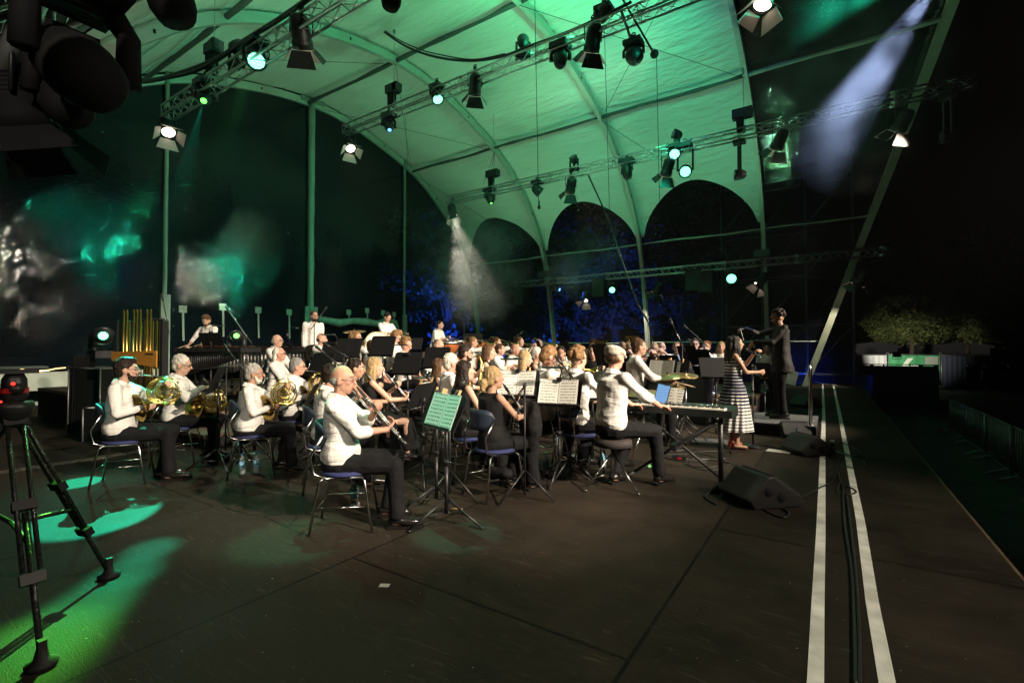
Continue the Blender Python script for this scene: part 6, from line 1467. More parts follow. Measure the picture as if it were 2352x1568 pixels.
for k in (-1, 1): MB().lathe([(.262, k * .22 - .02), (.285, k * .22 - .02), (.285, k * .22 + .02), (.262, k * .22 + .02)], (0, 0, .28), (1, -.25, 0), 30).build('hoop', ORW if k > 0 else CHROME, t); MB().lathe([(0, k * .2), (.265, k * .2)], (0, 0, .28), (1, -.25, 0), 30).build('drum_skin', BLACK, t)
m = MB(); [m.bar((k * .2, -.2, .2), (k * .3, -.42, .01), .01) for k in (-1, 1)]; m.build('spur', CHROME, t)
cymbal(W(1534, 862, 7.2), 0, 'large cymbal of the drum kit in front of the bald flutist', .25, (-.05, -.2, 1)); cymbal(W(1575, 860, 7.6), 0, 'green-lit cymbal at the right of the drum kit', .19, (.1, -.2, 1))
cymbal(W(1478, 900, 6.5), 0, 'low cymbal next to the drummer hands', .27, (0, -.12, 1)); cymbal(W(1555, 884, 7.3), 0, 'small splash cymbal hanging before the drummer sheets', .13, (.15, -.1, 1), True)
# drummer's stool
r = N_['drummer']; t = thing('drum_stool', 'round black stool under the drummer', 'stool', r['base'], r['yaw']); MB().lathe([(0, .54), (.17, .54), (.18, .5), (.17, .46), (0, .46)], n=22).build('seat', BLACK, t); m = MB(); m.bar((0, 0, .46), (0, 0, .2), .02); [m.bar((0, 0, .3), (cos(a) * .28, sin(a) * .28, .01), .012) for a in (0, 2.1, 4.2)]; m.build('leg_frame', CHROME, t)

# ---------------------------------------------------------------- keyboard on its cross stand, tablet, page, stool, amplifier
kL, kR = W(1462, 918, 5.35), W(1640, 942, 5.35); ang = -.04
kc = FL(1552, 936, .79); t = thing('stage_keyboard', 'black stage keyboard on a crossed stand in front of the flat-capped player', 'keyboard', (kc.x, kc.y + .02, 0), ang)
zk = .76; L2 = .60
m = MB(); m.prism([(-L2, -.15, zk - .03), (-L2, -.15, zk + .045), (-L2, .02, zk + .05), (-L2, .17, zk + .075), (-L2, .17, zk - .03)], (2 * L2, 0, 0)); m.build('case', mat('keyboard_case', (.014, .018, .016), .35), t)
m = MB(); n = 52
for k in range(n): m.box((-L2 + .05 + (k + .5) * (2 * L2 - .12) / n, -.085, zk + .054), ((2 * L2 - .12) / n * .92, .135, .014))
m.build('white_keys', mat('ivory_keys', (.75, .72, .62), .3), t); m = MB()
for k in range(n):
    if k % 7 in (0, 1, 3, 4, 5): m.box((-L2 + .05 + (k + 1) * (2 * L2 - .12) / n, -.06, zk + .068), (.011, .09, .014))
m.build('black_keys', BLACK, t); m = MB(); [MB().bar((-L2 + .1 + .05 * k, .07 + .04 * (k % 3) * .5, zk + .06), (-L2 + .1 + .05 * k, .07 + .04 * (k % 3) * .5, zk + .078), .008).build('knob', CHROME, t) for k in range(18)]; m.bar((-L2 + 1.0, .07, zk + .06), (-L2 + 1.0, .07, zk + .078), .008); m.build('knob', mat('knob', (.2, .2, .2), .4), t)
m = MB()
for y in (-.1, .12):
    m.bar((-.46, y, .03), (.46, y, .71), .016) if y < 0 else m.bar((.46, y, .03), (-.46, y, .71), .016)
m.bar((-.46, -.18, .72), (-.46, .2, .72), .017); m.bar((.46, -.18, .72), (.46, .2, .72), .017); m.box((0, .01, .37), (.07, .3, .07)); m.bar((.46, .0, .02), (.46, .0, .74), .026)
for x in (-.46, .46): m.bar((x, -.28, .025), (x, .28, .025), .022); [m.ell((x, y, .025), .03) for y in (-.28, .28)]
m.build('cross_stand', BLACK, t)
KM = Matrix.Translation((kc.x, kc.y + .02, 0)) @ Matrix.Rotation(ang, 4, 'Z')
SCREEN = bpy.data.materials.new('tablet_screen'); SCREEN.use_nodes = True; tr_ = SCREEN.node_tree; b_ = tr_.nodes['Principled BSDF']
co = tr_.nodes.new('ShaderNodeTexCoord'); wv = tr_.nodes.new('ShaderNodeTexWave'); wv.bands_direction = 'Z'; wv.inputs['Scale'].default_value = 13; wv.inputs['Distortion'].default_value = 3; wv.inputs['Detail'].default_value = 3; wv.inputs['Detail Scale'].default_value = 9; tr_.links.new(co.outputs['Object'], wv.inputs[0])
cr = tr_.nodes.new('ShaderNodeValToRGB'); cr.color_ramp.elements[0].position = .1; cr.color_ramp.elements[1].position = .35; cr.color_ramp.elements[0].color = (.08, .2, .4, 1); cr.color_ramp.elements[1].color = (.25, .55, 1, 1); tr_.links.new(wv.outputs[0], cr.inputs[0]); tr_.links.new(cr.outputs[0], b_.inputs['Emission Color']); b_.inputs['Emission Strength'].default_value = .85; b_.inputs['Base Color'].default_value = (.02, .02, .02, 1)
def on_kb(px, py, y): # point on the keyboard's music rest plane
    d = ray(px, py); return CAM + d * ((KM @ V((0, y, 0))).y / d.y)
q = on_kb(1521, 905, .13); t = thing('tablet', 'upright tablet with glowing blue music page on the keyboard', 'tablet', q, ang - .15); Rt = Matrix.Rotation(radians(-14), 3, 'X'); Ro = Matrix.Rotation(radians(9), 3, 'Y')
m = MB(); m.box((0, 0, 0), (.165, .008, .235), Rt @ Ro); m.build('case', BLACK, t); m = MB(); m.box(Rt @ V((0, -.0055, 0)), (.148, .003, .215), Rt @ Ro); m.build('screen', SCREEN, t)
q = on_kb(1551, 913, .13); t = thing('sheet_music', 'single white sheet leaning right of the glowing tablet', 'sheet music', q, ang - .1); m = MB(); m.box((0, 0, 0), (.17, .003, .22), Rt @ Matrix.Rotation(radians(7), 3, 'Y')); m.build('page', PAPER, t)
pa = FL(1540, 985); t = thing('bass_amplifier', 'wide black amplifier cabinet with green-lit grille behind the keyboard', 'amplifier', V((pa.x - .1, pa.y + 1.0, 0)), radians(-4)); m = MB(); m.box((0, 0, .48), (1.15, .38, .96)); m.build('cabinet', BLACK, t); m = MB(); m.box((0, -.195, .50), (1.07, .01, .86)); m.build('grille', mat('green_lit_grille', (.02, .035, .028), .7, bump=(150, .5)), t); m = MB(); [m.box((k * .55, -.19, z), (.05, .03, .05)) for k in (-1, 1) for z in (.04, .93)]; m.build('corner_caps', BLACK, t)  # green stage light put into the grille colour
r = N_['cap']; sb = r['base']; t = thing('round_stool', 'padded black stool with tripod legs under the keyboard player', 'stool', sb, 0); m = MB(); m.loft([((0, 0, .44), .16, .15), ((0, 0, .45), .20, .18), ((0, 0, .51), .20, .18), ((0, 0, .525), .17, .15)], 24); m.build('seat', mat('stool_cushion', (.03, .024, .022), .8), t)
m = MB(); m.bar((0, 0, .45), (0, 0, .18), .022)
for a in (-.2, 1.9, 4.0): m.bar((cos(a) * .02, sin(a) * .02, .36), (cos(a) * .3, sin(a) * .3, .015), .009); m.bar((cos(a) * .05, sin(a) * .05, .16), (cos(a) * .2, sin(a) * .2, .13), .008); m.ell((cos(a) * .3, sin(a) * .3, .015), .018)
m.build('leg_frame', CHROME, t)
# ---------------------------------------------------------------- podium, rail, singer's stand, monitors
pf0, pf1 = FL(1724, 989), FL(1870, 1015); POD = mat('podium_top', (.10, .10, .105), .7, bump=(90, .4))
x1, y0 = -.22, (pf0.y + pf1.y) / 2; x0 = pf0.x - .05
t = thing('conductor_podium', 'black conductor podium with grey carpet top', 'podium', ((x0 + x1) / 2, y0 + .75, 0)); w2 = x1 - x0
MB().box((0, 0, .085), (w2, 1.5, .17)).build('base', BLACKM, t); MB().box((0, 0, .185), (w2 + .01, 1.51, .03)).build('top', POD, t)
t = thing('podium_rail', 'steel hand rail rising at the right side of the podium', 'rail', (x1 - .08, y0 + .12, .2)); m = MB(); m.tube([(0, 0, 0), (0, 0, .92), (0, .04, .98), (0, .5, .98), (0, .54, .92), (0, .54, 0)], .021, 10); m.build('tube', CHROME, t); m = MB(); [m.lathe([(0, .0), (.045, 0), (.045, .012), (.02, .014)], (0, y, 0), n=14) for y in (0, .54)]; m.build('flange', STEEL, t)
p = FL(1730, 1027); r = N_['singer']; hz = r['w'](r['arms'][1][2]).z + .02
t = thing('microphone_stand', 'straight round-based microphone stand held by the singer', 'microphone stand', (p.x, p.y, 0)); tp = V((0, 0, max(.95, hz + .03)))
m = MB(); m.lathe([(0, .045), (.03, .04), (.115, .03), (.13, .02), (.13, .0), (0, 0)], n=28); m.build('round_base', BLACK, t); m = MB(); m.bar((0, 0, .03), tp, .0125); m.bar((0, 0, .8), (0, 0, .86), .018); m.build('pole', BLACK, t); m = MB(); m.bar(tp, tp + V((0, 0, .06)), .014); m.build('clip', BLACK, t)
def wedge(px, py, label, yaw, s=1.0, m_=None):
    p = FL(px, py); t = thing('floor_monitor', label, 'floor monitor', p, radians(yaw), 'wedge floor monitors'); bm = m_ or mat('wedge_paint', (.008, .008, .008), .55, bump=(120, .35)); w_ = .30 * s
    O = [(-.32, .0), (.30, .0), (.36, .10), (.13, .36), (.05, .37), (-.33, .12), (-.36, .05)]; O = [(a * s, b * s) for a, b in O]
    o = MB().prism([(-w_, a, b) for a, b in O], (2 * w_, 0, 0)).build('cabinet', bm, t); bv = o.modifiers.new('b', 'BEVEL'); bv.width = .018 * s; bv.segments = 3
    a, b = V((0, -.33 * s, .12 * s)), V((0, .05 * s, .37 * s)); d = (b - a); nn = V((0, -d.z, d.y)).normalized()
    MB().prism([V((-w_ * .93, 0, 0)) + a + d * .05 + nn * .003, V((w_ * .93, 0, 0)) + a + d * .05 + nn * .003, V((w_ * .93, 0, 0)) + b - d * .05 + nn * .003, V((-w_ * .93, 0, 0)) + b - d * .05 + nn * .003], nn * .012).build('grille', mat('wedge_grille', (.02, .022, .021), .55, bump=(260, .6)), t)
    m = MB()
    for k in (-1, 1): [m.lathe([(0, .004), (.055 * s, .004), (.06 * s, 0)], (k * (w_ + .001), y * s, z * s), (k, 0, 0), 18) for y, z in ((-.05, .13), (.12, .2))]
    m.build('handle_cup', BLACKM, t); return t
wedge(1745, 1150, 'large black wedge monitor alone on the floor at the lower right', 135, .78)
wedge(1855, 1040, 'black wedge monitor standing on the left tape line', 130, .72)
wedge(1822, 1002, 'green-lit wedge monitor just behind the one on the tape line', 200, .68)
wedge(1850, 935, 'dark wedge monitor beyond the podium rail', 140, .8)
# ---------------------------------------------------------------- bottles and small things
def bottle(px, py, label, z=0, cap=CAPM, h=.24, full=True):
    p = FL(px, py, z); t = thing('water_bottle', label, 'bottle', p, 0, 'plastic water bottles'); k = h / .24
    MB().lathe([(0, .003), (.03, 0), (.033, .01), (.032, .06), (.033, .12), (.031, .16), (.014, .205), (.013, .222)], n=18).xf(Matrix.Scale(k, 4)).build('body', GLASSM, t)
    MB().lathe([(.0335, .08), (.0345, .082), (.0345, .15), (.0335, .152)], n=18).xf(Matrix.Scale(k, 4)).build('paper_label', LABELM, t); MB().lathe([(.014, .218), (.0155, .218), (.0155, .236), (0, .237)], n=14).xf(Matrix.Scale(k, 4)).build('cap', cap, t)
bottle(556, 1088, 'left one of the two blue-capped bottles before the white-bearded horn player'); bottle(589, 1086, 'right one of the two blue-capped bottles before the white-bearded horn player')
bottle(542, 1035, 'bottle standing behind the stand leg left of the white-bearded player'); bottle(813, 1163, 'bottle with blue label under the foreground man chair', h=.26)
bottle(1254, 1093, 'green-capped bottle at the stand foot right of the blonde with the bun', cap=CAPG, h=.27); bottle(1281, 1022, 'slim bottle with blue label further back in the middle')
bottle(1385, 1072, 'clear bottle standing left of the keyboard player stool', h=.27); bottle(1830, 1020, 'bottle with blue cap behind the green-lit monitor', h=.25); bottle(1740, 936, 'bottle on the floor behind the singer stand'); bottle(958, 1040, 'green-lit bottle behind the middle stands', cap=CAPG)
def flat(name, px, py, w_, d_, yaw, m_, label, cat, z=.003, h=.002):
    p = FL(px, py, 0); o = MB().box((0, 0, z + h / 2), (w_, d_, h)).build(name, m_, None, p, radians(yaw)); tag(o, label, cat); return o
WP = mat('white_paper', (.7, .69, .64), .7)
flat('paper_sheet', 1789, 1036, .30, .21, -5, WP, 'white paper sheet taped to the floor left of the tape-line monitor', 'paper'); flat('paper_scrap', 883, 1345, .06, .04, 30, WP, 'small white paper scrap alone on the dark floor', 'paper scrap')
flat('paper_scrap', 820, 1160, .04, .03, 10, WP, 'crumpled white scrap beside the bottle under the foreground chair', 'paper scrap', .001, .03); flat('yellow_note', 1384, 1122 - 55, .09, .06, 10, mat('yellow_note', (.5, .5, .08), .6), 'yellow note stuck to the floor near the keyboard stool', 'note')
GT = mat('green_tape', (.15, .6, .2), .6); t = thing('floor_cross_mark', 'bright green tape cross on the floor by the pianist foot', 'tape mark', FL(1492, 1071), .3); MB().box((0, 0, .004), (.2, .025, .002)).build('strip', GT, t); MB().box((0, 0, .0075), (.025, .16, .002)).build('strip', GT, t)
rp = lambda x, y, z=.012: FL(x, y, 0) + V((0, 0, z))
def fcable(pts, label, r=.008, grp='cables lying on the stage floor'): return cable([rp(x, y, r + .001) for x, y in pts], r, label, m=CABM, group=grp, n=6)
fcable([(1745, 1142), (1790, 1165), (1812, 1180), (1800, 1190), (1770, 1180), (1745, 1165)], 'cable loop in front of the large wedge monitor')
fcable([(1812, 1157), (1850, 1140), (1885, 1120), (1908, 1110), (1922, 1085), (1918, 1050), (1900, 1040)], 'cable running from the large wedge over the left tape line')
fcable([(1645, 1160), (1625, 1148), (1622, 1138), (1640, 1128), (1655, 1130)], 'coiled cable at the left end of the large wedge monitor')
fcable([(1905, 1030), (1950, 1050), (1985, 1062), (1975, 1078), (1930, 1068), (1895, 1055)], 'cable looping across the right tape line beside the monitors')
fcable([(1915, 1010), (1945, 1022), (1975, 1040), (1960, 1048), (1920, 1035)], 'upper cable loop across the right tape line')
fcable([(1925, 1085), (1935, 1110), (1965, 1128), (1955, 1136), (1925, 1130), (1935, 1110), (1940, 1200), (1955, 1300), (1962, 1420), (1965, 1580)], 'long cable running between the tape lines towards the camera')
fcable([(1945, 1140), (1960, 1260), (1972, 1420), (1975, 1600)], 'second long cable between the tape lines')
fcable([(1730, 1020), (1790, 1030), (1815, 1034)], 'cable from the singer stand to the monitors')
for k in range(5):
    c0 = (1600 + 22 * random.uniform(-2, 2), 1058 + random.uniform(-12, 12)); fcable([(c0[0] + 60 * cos(a) * random.uniform(.6, 1.1), c0[1] + 13 * sin(a) * random.uniform(.6, 1.1)) for a in [j * .9 for j in range(8)]], ('tangled cable coil by the keyboard stand foot', 'second coil of cable under the keyboard', 'loose cable left of the keyboard stand foot', 'cable coil between the pianist shoe and stand', 'outermost cable loop right of the keyboard stand')[k], .006)
for k in range(7):
    x = random.uniform(1000, 1560); y = random.uniform(985, 1020); fcable([(x + j * 16, y + random.uniform(-10, 10)) for j in range(8)], ('thin cable winding under the middle music stands', 'cable behind the bun-haired woman chair', 'cable beneath the heavy man stand', 'cable across the floor left of the flat-cap player', 'cable lying near the straw-blond man chair', 'cable under the drum kit front', 'cable snaking behind the keyboard')[k], .006)
t = thing('power_box', 'small black power adapter box at the keyboard stand', 'power box', FL(1560, 1056), .4); MB().box((0, 0, .03), (.16, .08, .055)).build('case', BLACK, t); MB().box((0, -.042, .03), (.05, .006, .02)).build('plate', RED, t)
t = thing('cable_connector', 'yellow and black connector standing between the tape lines behind the monitor', 'connector', FL(1912, 1032), 0); m = MB(); m.box((0, 0, .05), (.05, .05, .1)); m.build('plug', BLACK, t); m = MB(); m.box((0, 0, .115), (.055, .055, .03)); m.build('top_ring', WP, t); m = MB(); m.box((0, -.03, .03), (.052, .02, .03)); m.build('yellow_clip', mat('yellow_plastic', (.7, .35, .02), .5), t)
flat('floor_plate', 1635, 1013, .55, .42, 5, mat('grey_mat', (.07, .07, .072), .8), 'small grey mat on the floor left of the singer', 'mat', .001, .004)
t = thing('mouthpiece_peg', 'small black instrument peg standing at the foreground man shoe', 'instrument peg', FL(1027, 1178), 0); MB().lathe([(0, 0), (.03, 0), (.03, .008), (.011, .02), (.006, .14), (0, .145)], n=14).build('cone', BLACK, t); MB().lathe([(.031, 0), (.034, 0), (.034, .006), (.031, .006)], n=14).build('rubber_ring', RUBBER, t)
tag(MB().bar(FL(1036, 1167, .006), FL(1062, 1168, .006), .005).build('pencil', mat('peg_wood', (.5, .32, .14), .6)), 'pencil on the floor right of the foreground man shoe', 'pencil')
# bag and coat
def blob(name, px, py, tt, r, m_, label, cat, k=9):
    p = W(px, py, tt); m = MB(); rnd = random.Random(k)
    for _ in range(k): m.ell(V((rnd.uniform(-.5, .5) * r[0], rnd.uniform(-.5, .5) * r[1], rnd.uniform(-.6, .6) * r[2])), (r[0] * .6, r[1] * .6, r[2] * .6))
    o = m.build(name, m_, None, p); voxel(o, .014, .03, .12, 2); tag(o, label, cat); return o
blob('folded_coat', 1222, 985, 4.9, (.13, .12, .32), BLK, 'black jacket hanging over a chair right of the blonde with the bun', 'jacket'); blob('handbag', 1150, 1085, 4.6, (.15, .07, .07), BLACKM, 'black handbag lying under the blonde with the bun', 'bag')
r = N_['fore']; blob('towel', 747, 1020, 4.2, (.045, .04, .17), mat('white_towel', (.72, .72, .68), .95, bump=(180, .6)), 'white towel hanging behind the foreground man chair', 'towel')
# black curtain, flight cases and floor lights at the left
def curtain(px0, px1, tt, z0, z1, label, name='black_curtain'):
    a, b = W(px0, 800, tt), W(px1, 800, tt); n = 40; vs = []
    d = (b - a); nn = V((-d.y, d.x, 0)).normalized()
    for i in range(n + 1):
        for z, k in ((z0, 1.0), (z1, .6)): p = a + d * (i / n) + nn * (.06 * k * sin(i * 1.3)); vs.append((p.x, p.y, z))
    o = MB().add(vs, [(2 * i, 2 * i + 2, 2 * i + 3, 2 * i + 1) for i in range(n)]).build(name, BLACKM); sm = o.modifiers.new('s', 'SOLIDIFY'); sm.thickness = .01; tag(o, label, 'curtain', 'black curtains'); return o
curtain(168, 215, 8.2, 0, 1.35, 'black curtain hanging beside the skirt panel at the left'); curtain(205, 400, 8.8, 0, .95, 'black cloth behind the tubular bells feet')
def case(px, py, tt, size, label, z0=0):
    p = W(px, py, tt); t = thing('flight_case', label, 'flight case', (p.x, p.y, z0), radians(20), 'flight cases'); a, b, c = size; MB().box((0, 0, c / 2), size).build('box', BLACKM, t); m = MB()
    for sx in (-1, 1):
        for sy in (-1, 1): m.bar((sx * a / 2, sy * b / 2, .0), (sx * a / 2, sy * b / 2, c), .014); 
        for z in (0, c): m.bar((sx * a / 2, -b / 2, z), (sx * a / 2, b / 2, z), .014)
        for z in (0, c): m.bar((-a / 2, sx * b / 2, z), (a / 2, sx * b / 2, z), .014)
    m.build('metal_edges', STEEL, t); return t
case(237, 860, 8.4, (.7, .6, 1.12), 'tall black flight case carrying the green floor light at the left'); case(255, 905, 7.6, (.5, .45, .52), 'small brown-topped box behind the leftmost horn player')
def floor_head(px, py, tt, label, L_, aim, power, col, s=1.2, zf=0):
    p = W(px, py, tt); d = (V(aim) - p).normalized(); M = orient(d); t = thing('moving_spot_light', label, 'moving light', p, 0, 'moving lights standing on the floor')
    MB().loft([((0, 0, .16), .09, .09), ((0, 0, .1), .14, .13), ((0, 0, -.14), .12, .115), ((0, 0, -.18), .09, .09)], 16).xf(Matrix.Scale(s, 4)).xf(M).build('head', BLACK, t); MB().lathe([(0, -.185), (.055, -.183)], n=18).xf(Matrix.Scale(s, 4)).xf(M).build('lens', L_, t)
    m = MB(); x = V((cos(YAW), sin(YAW), 0))
    for k in (-1, 1): m.tube([x * .17 * s * k, x * .17 * s * k - V((0, 0, .2)), x * .1 * s * k - V((0, 0, .27))], [.04, .045, .05], 8)
    m.bar(x * -.1 * s - V((0, 0, .27)), x * .1 * s - V((0, 0, .27)), .04); m.build('fork', BLACK, t); MB().box((0, 0, -.32), (.42, .32, .12)).build('base', BLACK, t)
    if power: spot(t, p + d * .24 * s, aim, power, col, 60, .5, .05)
    return t
floor_head(237, 771, 8.3, 'green glowing moving light on the flight case at the left', L_CB, CAM + V((0, 0, 0)), 60, CYANG); floor_head(543, 771, 10.6, 'green glowing moving light behind the xylophone', L_GR, CAM, 40, GREEN, 1.0)
# ---------------------------------------------------------------- big camera tripod in the foreground
top = W(32, 935, 2.55); t = thing('camera_tripod', 'big black carbon tripod with spreader standing in the left foreground', 'tripod', (top.x, top.y, 0), 0, 'camera tripods'); o = V((top.x, top.y, 0)); CARB = mat('carbon_tube', (.02, .02, .02), .25, bump=(60, .3), var=.6, vscale=60)
m = MB(); m.lathe([(0, .03), (.075, .03), (.085, .0), (.06, -.06), (.03, -.09)], top - o, n=20); m.build('bowl', BLACK, t)
for k, f in enumerate((FL(250, 1325), FL(95, 1530), FL(-190, 1220))):
    a = top + V((0, 0, -.02)); f = f.copy(); f.z = .03; d = (f - a).normalized(); X, Y, _ = frame(d, (0, 0, 1)); L = (f - a).length; m = MB()
    for s in (-1, 1): m.bar(a - o + X * .03 * s + d * .03, a - o + X * .03 * s + d * L * .68, .0105, n=8)
    m.bar(a - o + d * L * .45, a - o + d * L * .80 if False else f - o, .0135, n=10); m.build('leg', CARB, t)
    for u in (.03, .40, .69): MB().beam(a - o + d * (L * u), a - o + d * (L * u + .05), .09, .04, tuple(Y)).build('leg_clamp', BLACK, t)
    m = MB(); m.lathe([(0, .0), (.055, .0), (.06, .02), (.03, .035), (.02, .08)], f - o - V((0, 0, .03)), n=16); m.box(f - o + V((0, 0, .06)), (.035, .03, .06)); m.build('foot', RUBBER, t)
m = MB(); c = V((top.x, top.y, .47)); 
for f in (FL(250, 1325), FL(95, 1530), FL(-190, 1220)): e = top.lerp(V((f.x, f.y, .03)), .58); c0 = V((top.x, top.y, e.z + .02)); m.bar(c0 - o, e - o, .012)
m.build('spreader', BLACK, t)
m = MB(); hp = top + V((0, 0, .10)) - o; m.lathe([(.04, -.07), (.055, -.04), (.05, .05), (.035, .08), (0, .08)], hp, n=20); m.bar(hp + V((-.065, 0, 0)), hp + V((.065, 0, 0)), .03, n=14); m.box(hp + V((0, 0, .09)), (.11, .17, .02)); m.build('fluid_head', BLACK, t)
m = MB(); m.lathe([(.057, -.012), (.057, .012)], hp + V((0, 0, -.01)), n=22); m.build('red_ring', RED, t); m = MB(); m.ell(hp + _r * .055 + V((0, 0, .03)) - _f * .06, .009); m.ell(hp - V((0, 0, .06)) + _r * .02 - _f * .085, .006); m.build('red_indicator', mat('red_led', (1, .05, .03), .3, emit=((1, .03, .02), 2.5)), t)
m = MB(); m.prism([hp + V((-.05, -.12, .105)), hp + V((.06, -.12, .105)), hp + V((.06, .12, .105)), hp + V((-.05, .12, .105))], (0, 0, .012)); m.build('mount_plate', mat('green_lit_plate', (.25, .3, .27), .3, .7), t)
# ---------------------------------------------------------------- audience
def simple_person(px, py, tt, label):
    P = W(px, py, tt); return person(px, py, tt, -1.2, 'rest', 'short', 'black', label, top='suit', stand=True, yaw=None, sc=1.0, sk='b')
for px, py, tt, lb, hx in ((2001, 823, 27.5, 'dark spectator behind the blackout fence before the white banner', 0), (2116, 833, 27, 'spectator head just above the blackout fence', 0), (2148, 838, 26, 'hooded spectator at the end of the blackout fence', 0), (2176, 832, 34, 'spectator standing with folded hands in the gap before the dark fence', 1),
        (2225, 838, 31, 'almost black spectator right of the one standing alone', 0), (2262, 833, 30, 'almost black tall spectator near the right edge', 0), (2318, 828, 30, 'almost black spectator at the far right edge', 0)):
    r = person(px, py, tt, -1.2, 'rest', 'short', 'black', lb, top='suit', stand=True, yaw=random.choice((-150, -120, 100, 60)), sk='b', sc=1.05)
    r['o'].location.z = -1.2 
# ================================================================ front spots and floods outside the frame, with added roof and floor washes
def rig_light(p, aim, power, col, ang, label, blend=.5, r=.12):
    t = par(V(p), aim, label, True, 0, ang, 1.3, top=.5); spot(t, V(p) + (V(aim) - V(p)).normalized() * .3, aim, power, col, ang, blend, r); return t
rig_light((7.0, 2.5, 6.0), (-5.5, 4.6, 1), 10000, WARM, 34, 'front spotlight above the audience, nearest the camera')
rig_light((7.5, 7.0, 6.0), (-5.0, 7.0, 1), 9000, WARM, 34, 'front spotlight above the audience, middle one')
rig_light((7.5, 11.0, 5.8), (-3.6, 10.0, 1), 9000, WARM, 34, 'front spotlight above the audience, farthest one')
rig_light((7.2, 4.6, 6.1), (-1.4, 3.4, 0), 2500, WARM, 56, 'added wide front spotlight washing the near stage floor', .9)  # extra lamp added to brighten the foreground floor and tape
rig_light((2.6, -3.6, 5.6), (-5.6, 4.6, 1.1), 2200, WARM, 32, 'front spotlight on the camera side of the stage')
truss('audience-side lighting truss carrying the front spotlights', (7.4, -1.0, 6.75), (7.4, 14.0, 6.75))
for y in (-1.0, 14.0): truss('upright truss mast of the audience-side lighting truss, ' + ('near' if y < 0 else 'far') + ' one', (7.4, y, -1.2), (7.4, y, 6.6))
truss('slim upright truss mast beside the camera side of the stage', (2.9, -3.8, -1.2), (2.9, -3.8, 6.4))
for p, c, pw, l in (((1.4, 10.1, 7.6), CYANG, 900, 'wash light at the front end of the second truss turned upstage'), ((2.4, 15.4, 6.6), WARM, 900, 'wash light at the front end of the third truss turned upstage'), ((-2.2, 15.4, 6.6), CYANG, 700, 'wash light on the third truss turned to the back wall'), ((-.4, 5.0, 6.2), WARM, 600, 'wash light on the nearest truss turned to the back wall')):
    t = led(V(p), (-17, p[1] * .7, p[2] - .5), l, c, None, 0, 10, 1.1, top=1.1); spot(t, V(p) + V((-.25, 0, 0)), (-17, p[1] * .7, p[2] - 1.5), pw * 2.4 * (.6 if c == WARM else 1), c, 44, .8, .12)
UPS = [((-15.6, 4.2, .36), (-9, 8, 11)), ((-12.8, 18.5, .96), (-9, 14, 11)), ((-3.0, 17.6, .36), (-5, 13, 11)), ((-12.5, 11.5, .96), (-8, 12, 11.5))]  # hidden uplights added to spread green light over the roof
for k, (p, q) in enumerate(UPS):
    p = V(p); d = (V(q) - p).normalized(); M = orient(d); t = thing('moving_wash_light', ('added up-turned wash light at the left back corner', 'added up-turned wash light at the far back corner', 'added up-turned wash light at the far side behind the flutes', 'added up-turned wash light behind the percussion')[k], 'moving light', p, 0, 'added wash lights lighting the roof')
    MB().lathe([(0, .17), (.07, .16), (.12, .1), (.14, .0), (.15, -.12), (.135, -.125)], n=18).xf(M).build('head', BLACK, t); MB().box((0, 0, -.3), (.3, .24, .1)).build('base', BLACK, t); spot(t, p + d * .2, q, (380, 470, 580, 440)[k], ((.5, 1, .58), (.42, 1, .55), (.36, 1, .52), (.3, 1, .5))[k], 120, .7, .12)
BLU = (.02, .08, 1)
def flood(p, aim, power, col, ang, label):
    p = V(p); t = thing('flood_light', label, 'flood light', p, 0, 'ground flood lights outside the tent'); d = (V(aim) - p).normalized(); M = orient(d)
    MB().box((0, 0, 0), (.35, .3, .16), M).build('housing', BLACK, t); m = MB(); m.tube([(-.2, 0, 0), (-.2, 0, -.25), (.2, 0, -.25), (.2, 0, 0)], .015, 6); m.build('bracket', BLACK, t); spot(t, p + d * .15, aim, power, col, ang, .8, .1)
for px, tt, pw, z in ((1000, 32.5, 22000, 4.0), (1130, 29.0, 90000, 2.5), (1390, 26.5, 3500, 5.0)):
    p = W(px, 800, tt); p.z = -.9; q = W(px + 10, 800, tt + 8); q.z = z; flood(p, q, pw, BLU, 95, 'blue ground flood light outside the tent, ' + {1000: 'left', 1130: 'middle', 1390: 'right'}[px])
p = W(2060, 800, 27.0); p.z = 1.2; q = W(2075, 808, 35); flood(p, q, 3500, (1, .94, .75), 40, 'white flood light lifting the tree by the green fence')
flood((-1.5, 23.6, .3), (-1.5, 26.2, -.1), 250, BLU, 120, 'added small blue flood light brightening the blue ground banner')  # flood added so the ground banner reads bright blue
# gobo pools on the near floor at the left: moving lights above the camera side
def pool(fx, aim, power, col, ang, blend=.1, r=.01, off=(0, 0, 0)):
    p = fx.location + V(off); d = (V(aim) - p).normalized(); spot(fx, p + d * .42, aim, power, col, ang, blend, r)
pool(F_BEAM, FL(228, 1180), 26000, CYANG, 5.5, .35)
pool(F_BEAM, FL(178, 1108), 30000, CYANG, 3, .4)
for x, y, pw, c, an in ((345, 1262, 9000, CYANG, 2.6), (285, 1318, 9000, (.02, 1, .5), 3.0), (222, 1372, 8000, (.04, 1, .38), 3.2), (150, 1432, 8000, (.08, 1, .22), 3.6), (70, 1490, 9000, (.13, 1, .1), 4.2), (-20, 1550, 11000, (.18, 1, .06), 5)): pool(F_LED, FL(x, y), pw, c, an, .9, .05)
pool(F_LED, FL(470, 1290), 450, (.3, 1, .5), 44, .9, .2)
pool(F_TOP, W(1015, 940, 3.95), 900, (.15, 1, .6), 9, .5, .05)
pool(F_TOP, N_['fore']['w']((0, -.2, .95)), 900, (.08, 1, .5), 12, .6, .05)
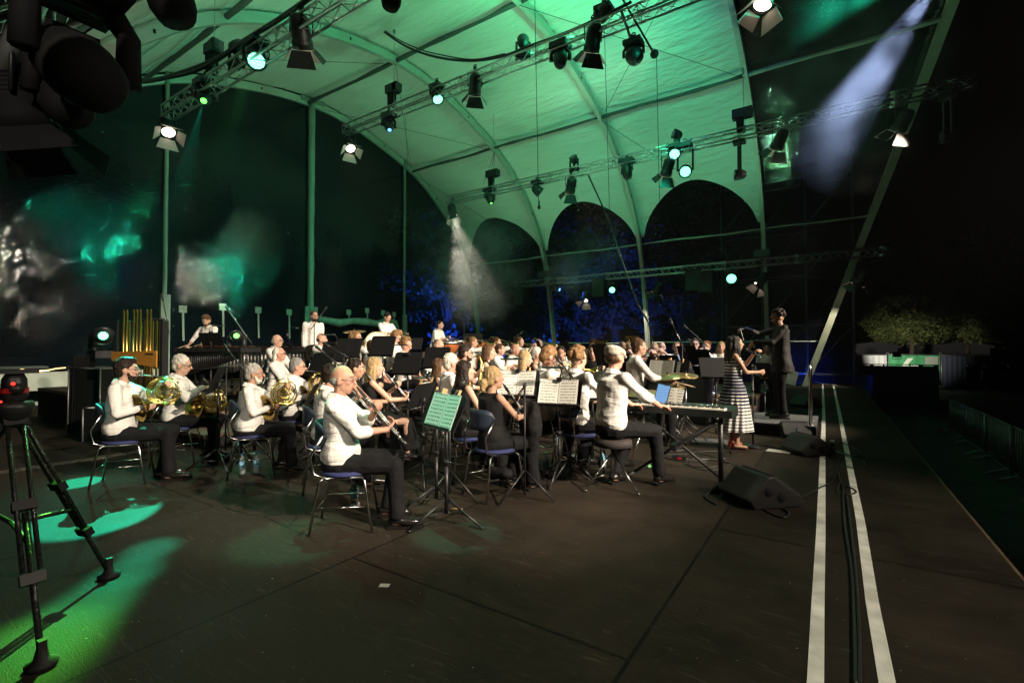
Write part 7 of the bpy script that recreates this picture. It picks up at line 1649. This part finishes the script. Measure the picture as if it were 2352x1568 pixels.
# haze
def smoke(c, r, dens, label, seed=0, rot=None):
    m = bpy.data.materials.new('smoke'); m.use_nodes = True; t = m.node_tree; t.nodes.remove(t.nodes['Principled BSDF']); N, L = t.nodes.new, t.links.new
    pv = N('ShaderNodeVolumePrincipled'); pv.inputs['Color'].default_value = (.85, .88, .92, 1); pv.inputs['Anisotropy'].default_value = .2
    co = N('ShaderNodeTexCoord'); ln = N('ShaderNodeVectorMath'); ln.operation = 'LENGTH'; mp = N('ShaderNodeMapping'); mp.inputs['Scale'].default_value = (1 / r[0], 1 / r[1], 1 / r[2]); L(co.outputs['Object'], mp.inputs[0]); L(mp.outputs[0], ln.inputs[0])
    fo = N('ShaderNodeMapRange'); fo.inputs['From Min'].default_value = 1; fo.inputs['From Max'].default_value = .25; L(ln.outputs['Value'], fo.inputs[0])
    n = N('ShaderNodeTexNoise'); n.inputs['Scale'].default_value = .9; n.inputs['Detail'].default_value = 4; n.inputs['Distortion'].default_value = .8; L(co.outputs['Object'], n.inputs['Vector'])
    mr = N('ShaderNodeMapRange'); mr.inputs['From Min'].default_value = .38; mr.inputs['From Max'].default_value = .68; mr.inputs['To Max'].default_value = dens; L(n.outputs[0], mr.inputs[0])
    mu = N('ShaderNodeMath'); mu.operation = 'MULTIPLY'; L(fo.outputs[0], mu.inputs[0]); L(mr.outputs[0], mu.inputs[1]); L(mu.outputs[0], pv.inputs['Density']); L(pv.outputs[0], t.nodes['Material Output'].inputs['Volume'])
    o = MB().ell((0, 0, 0), r, None, 20, 12).build('smoke_cloud', m, None, c); tag(o, label, 'smoke', None, 'stuff')
    if rot: o.rotation_euler = rot
smoke(W(1965, 130, 9.0), (1.6, 1.5, 2.7), .3, 'drifting stage smoke in the blue-white beam at the upper right')
smoke(W(1075, 590, 19.6), (3.2, 2.2, 3.2), .13, 'smoke lit white under the end of the third truss')
smoke(W(1330, 600, 21.0), (2.4, 1.4, 1.8), .25, 'smoke glowing green under the third truss')
smoke(W(1790, 110, 11.5), (1.2, 1.4, 2.0), .15, 'smoke below the spotlight at the top edge')
smoke(W(1650, 600, 21.5), (2.2, 1.6, 2.0), .10, 'faint smoke around the glaring green light')
m = bpy.data.materials.new('haze'); m.use_nodes = True; tt_ = m.node_tree; tt_.nodes.remove(tt_.nodes['Principled BSDF']); pv = tt_.nodes.new('ShaderNodeVolumePrincipled'); pv.inputs['Color'].default_value = (.8, .85, .9, 1); pv.inputs['Density'].default_value = .00028; pv.inputs['Anisotropy'].default_value = .5
tt_.links.new(pv.outputs[0], tt_.nodes['Material Output'].inputs['Volume'])
HZ = True
if HZ: tag(MB().box((0, 30, 6), (160, 160, 16.4)).build('haze', m), None, None, None, 'stuff')
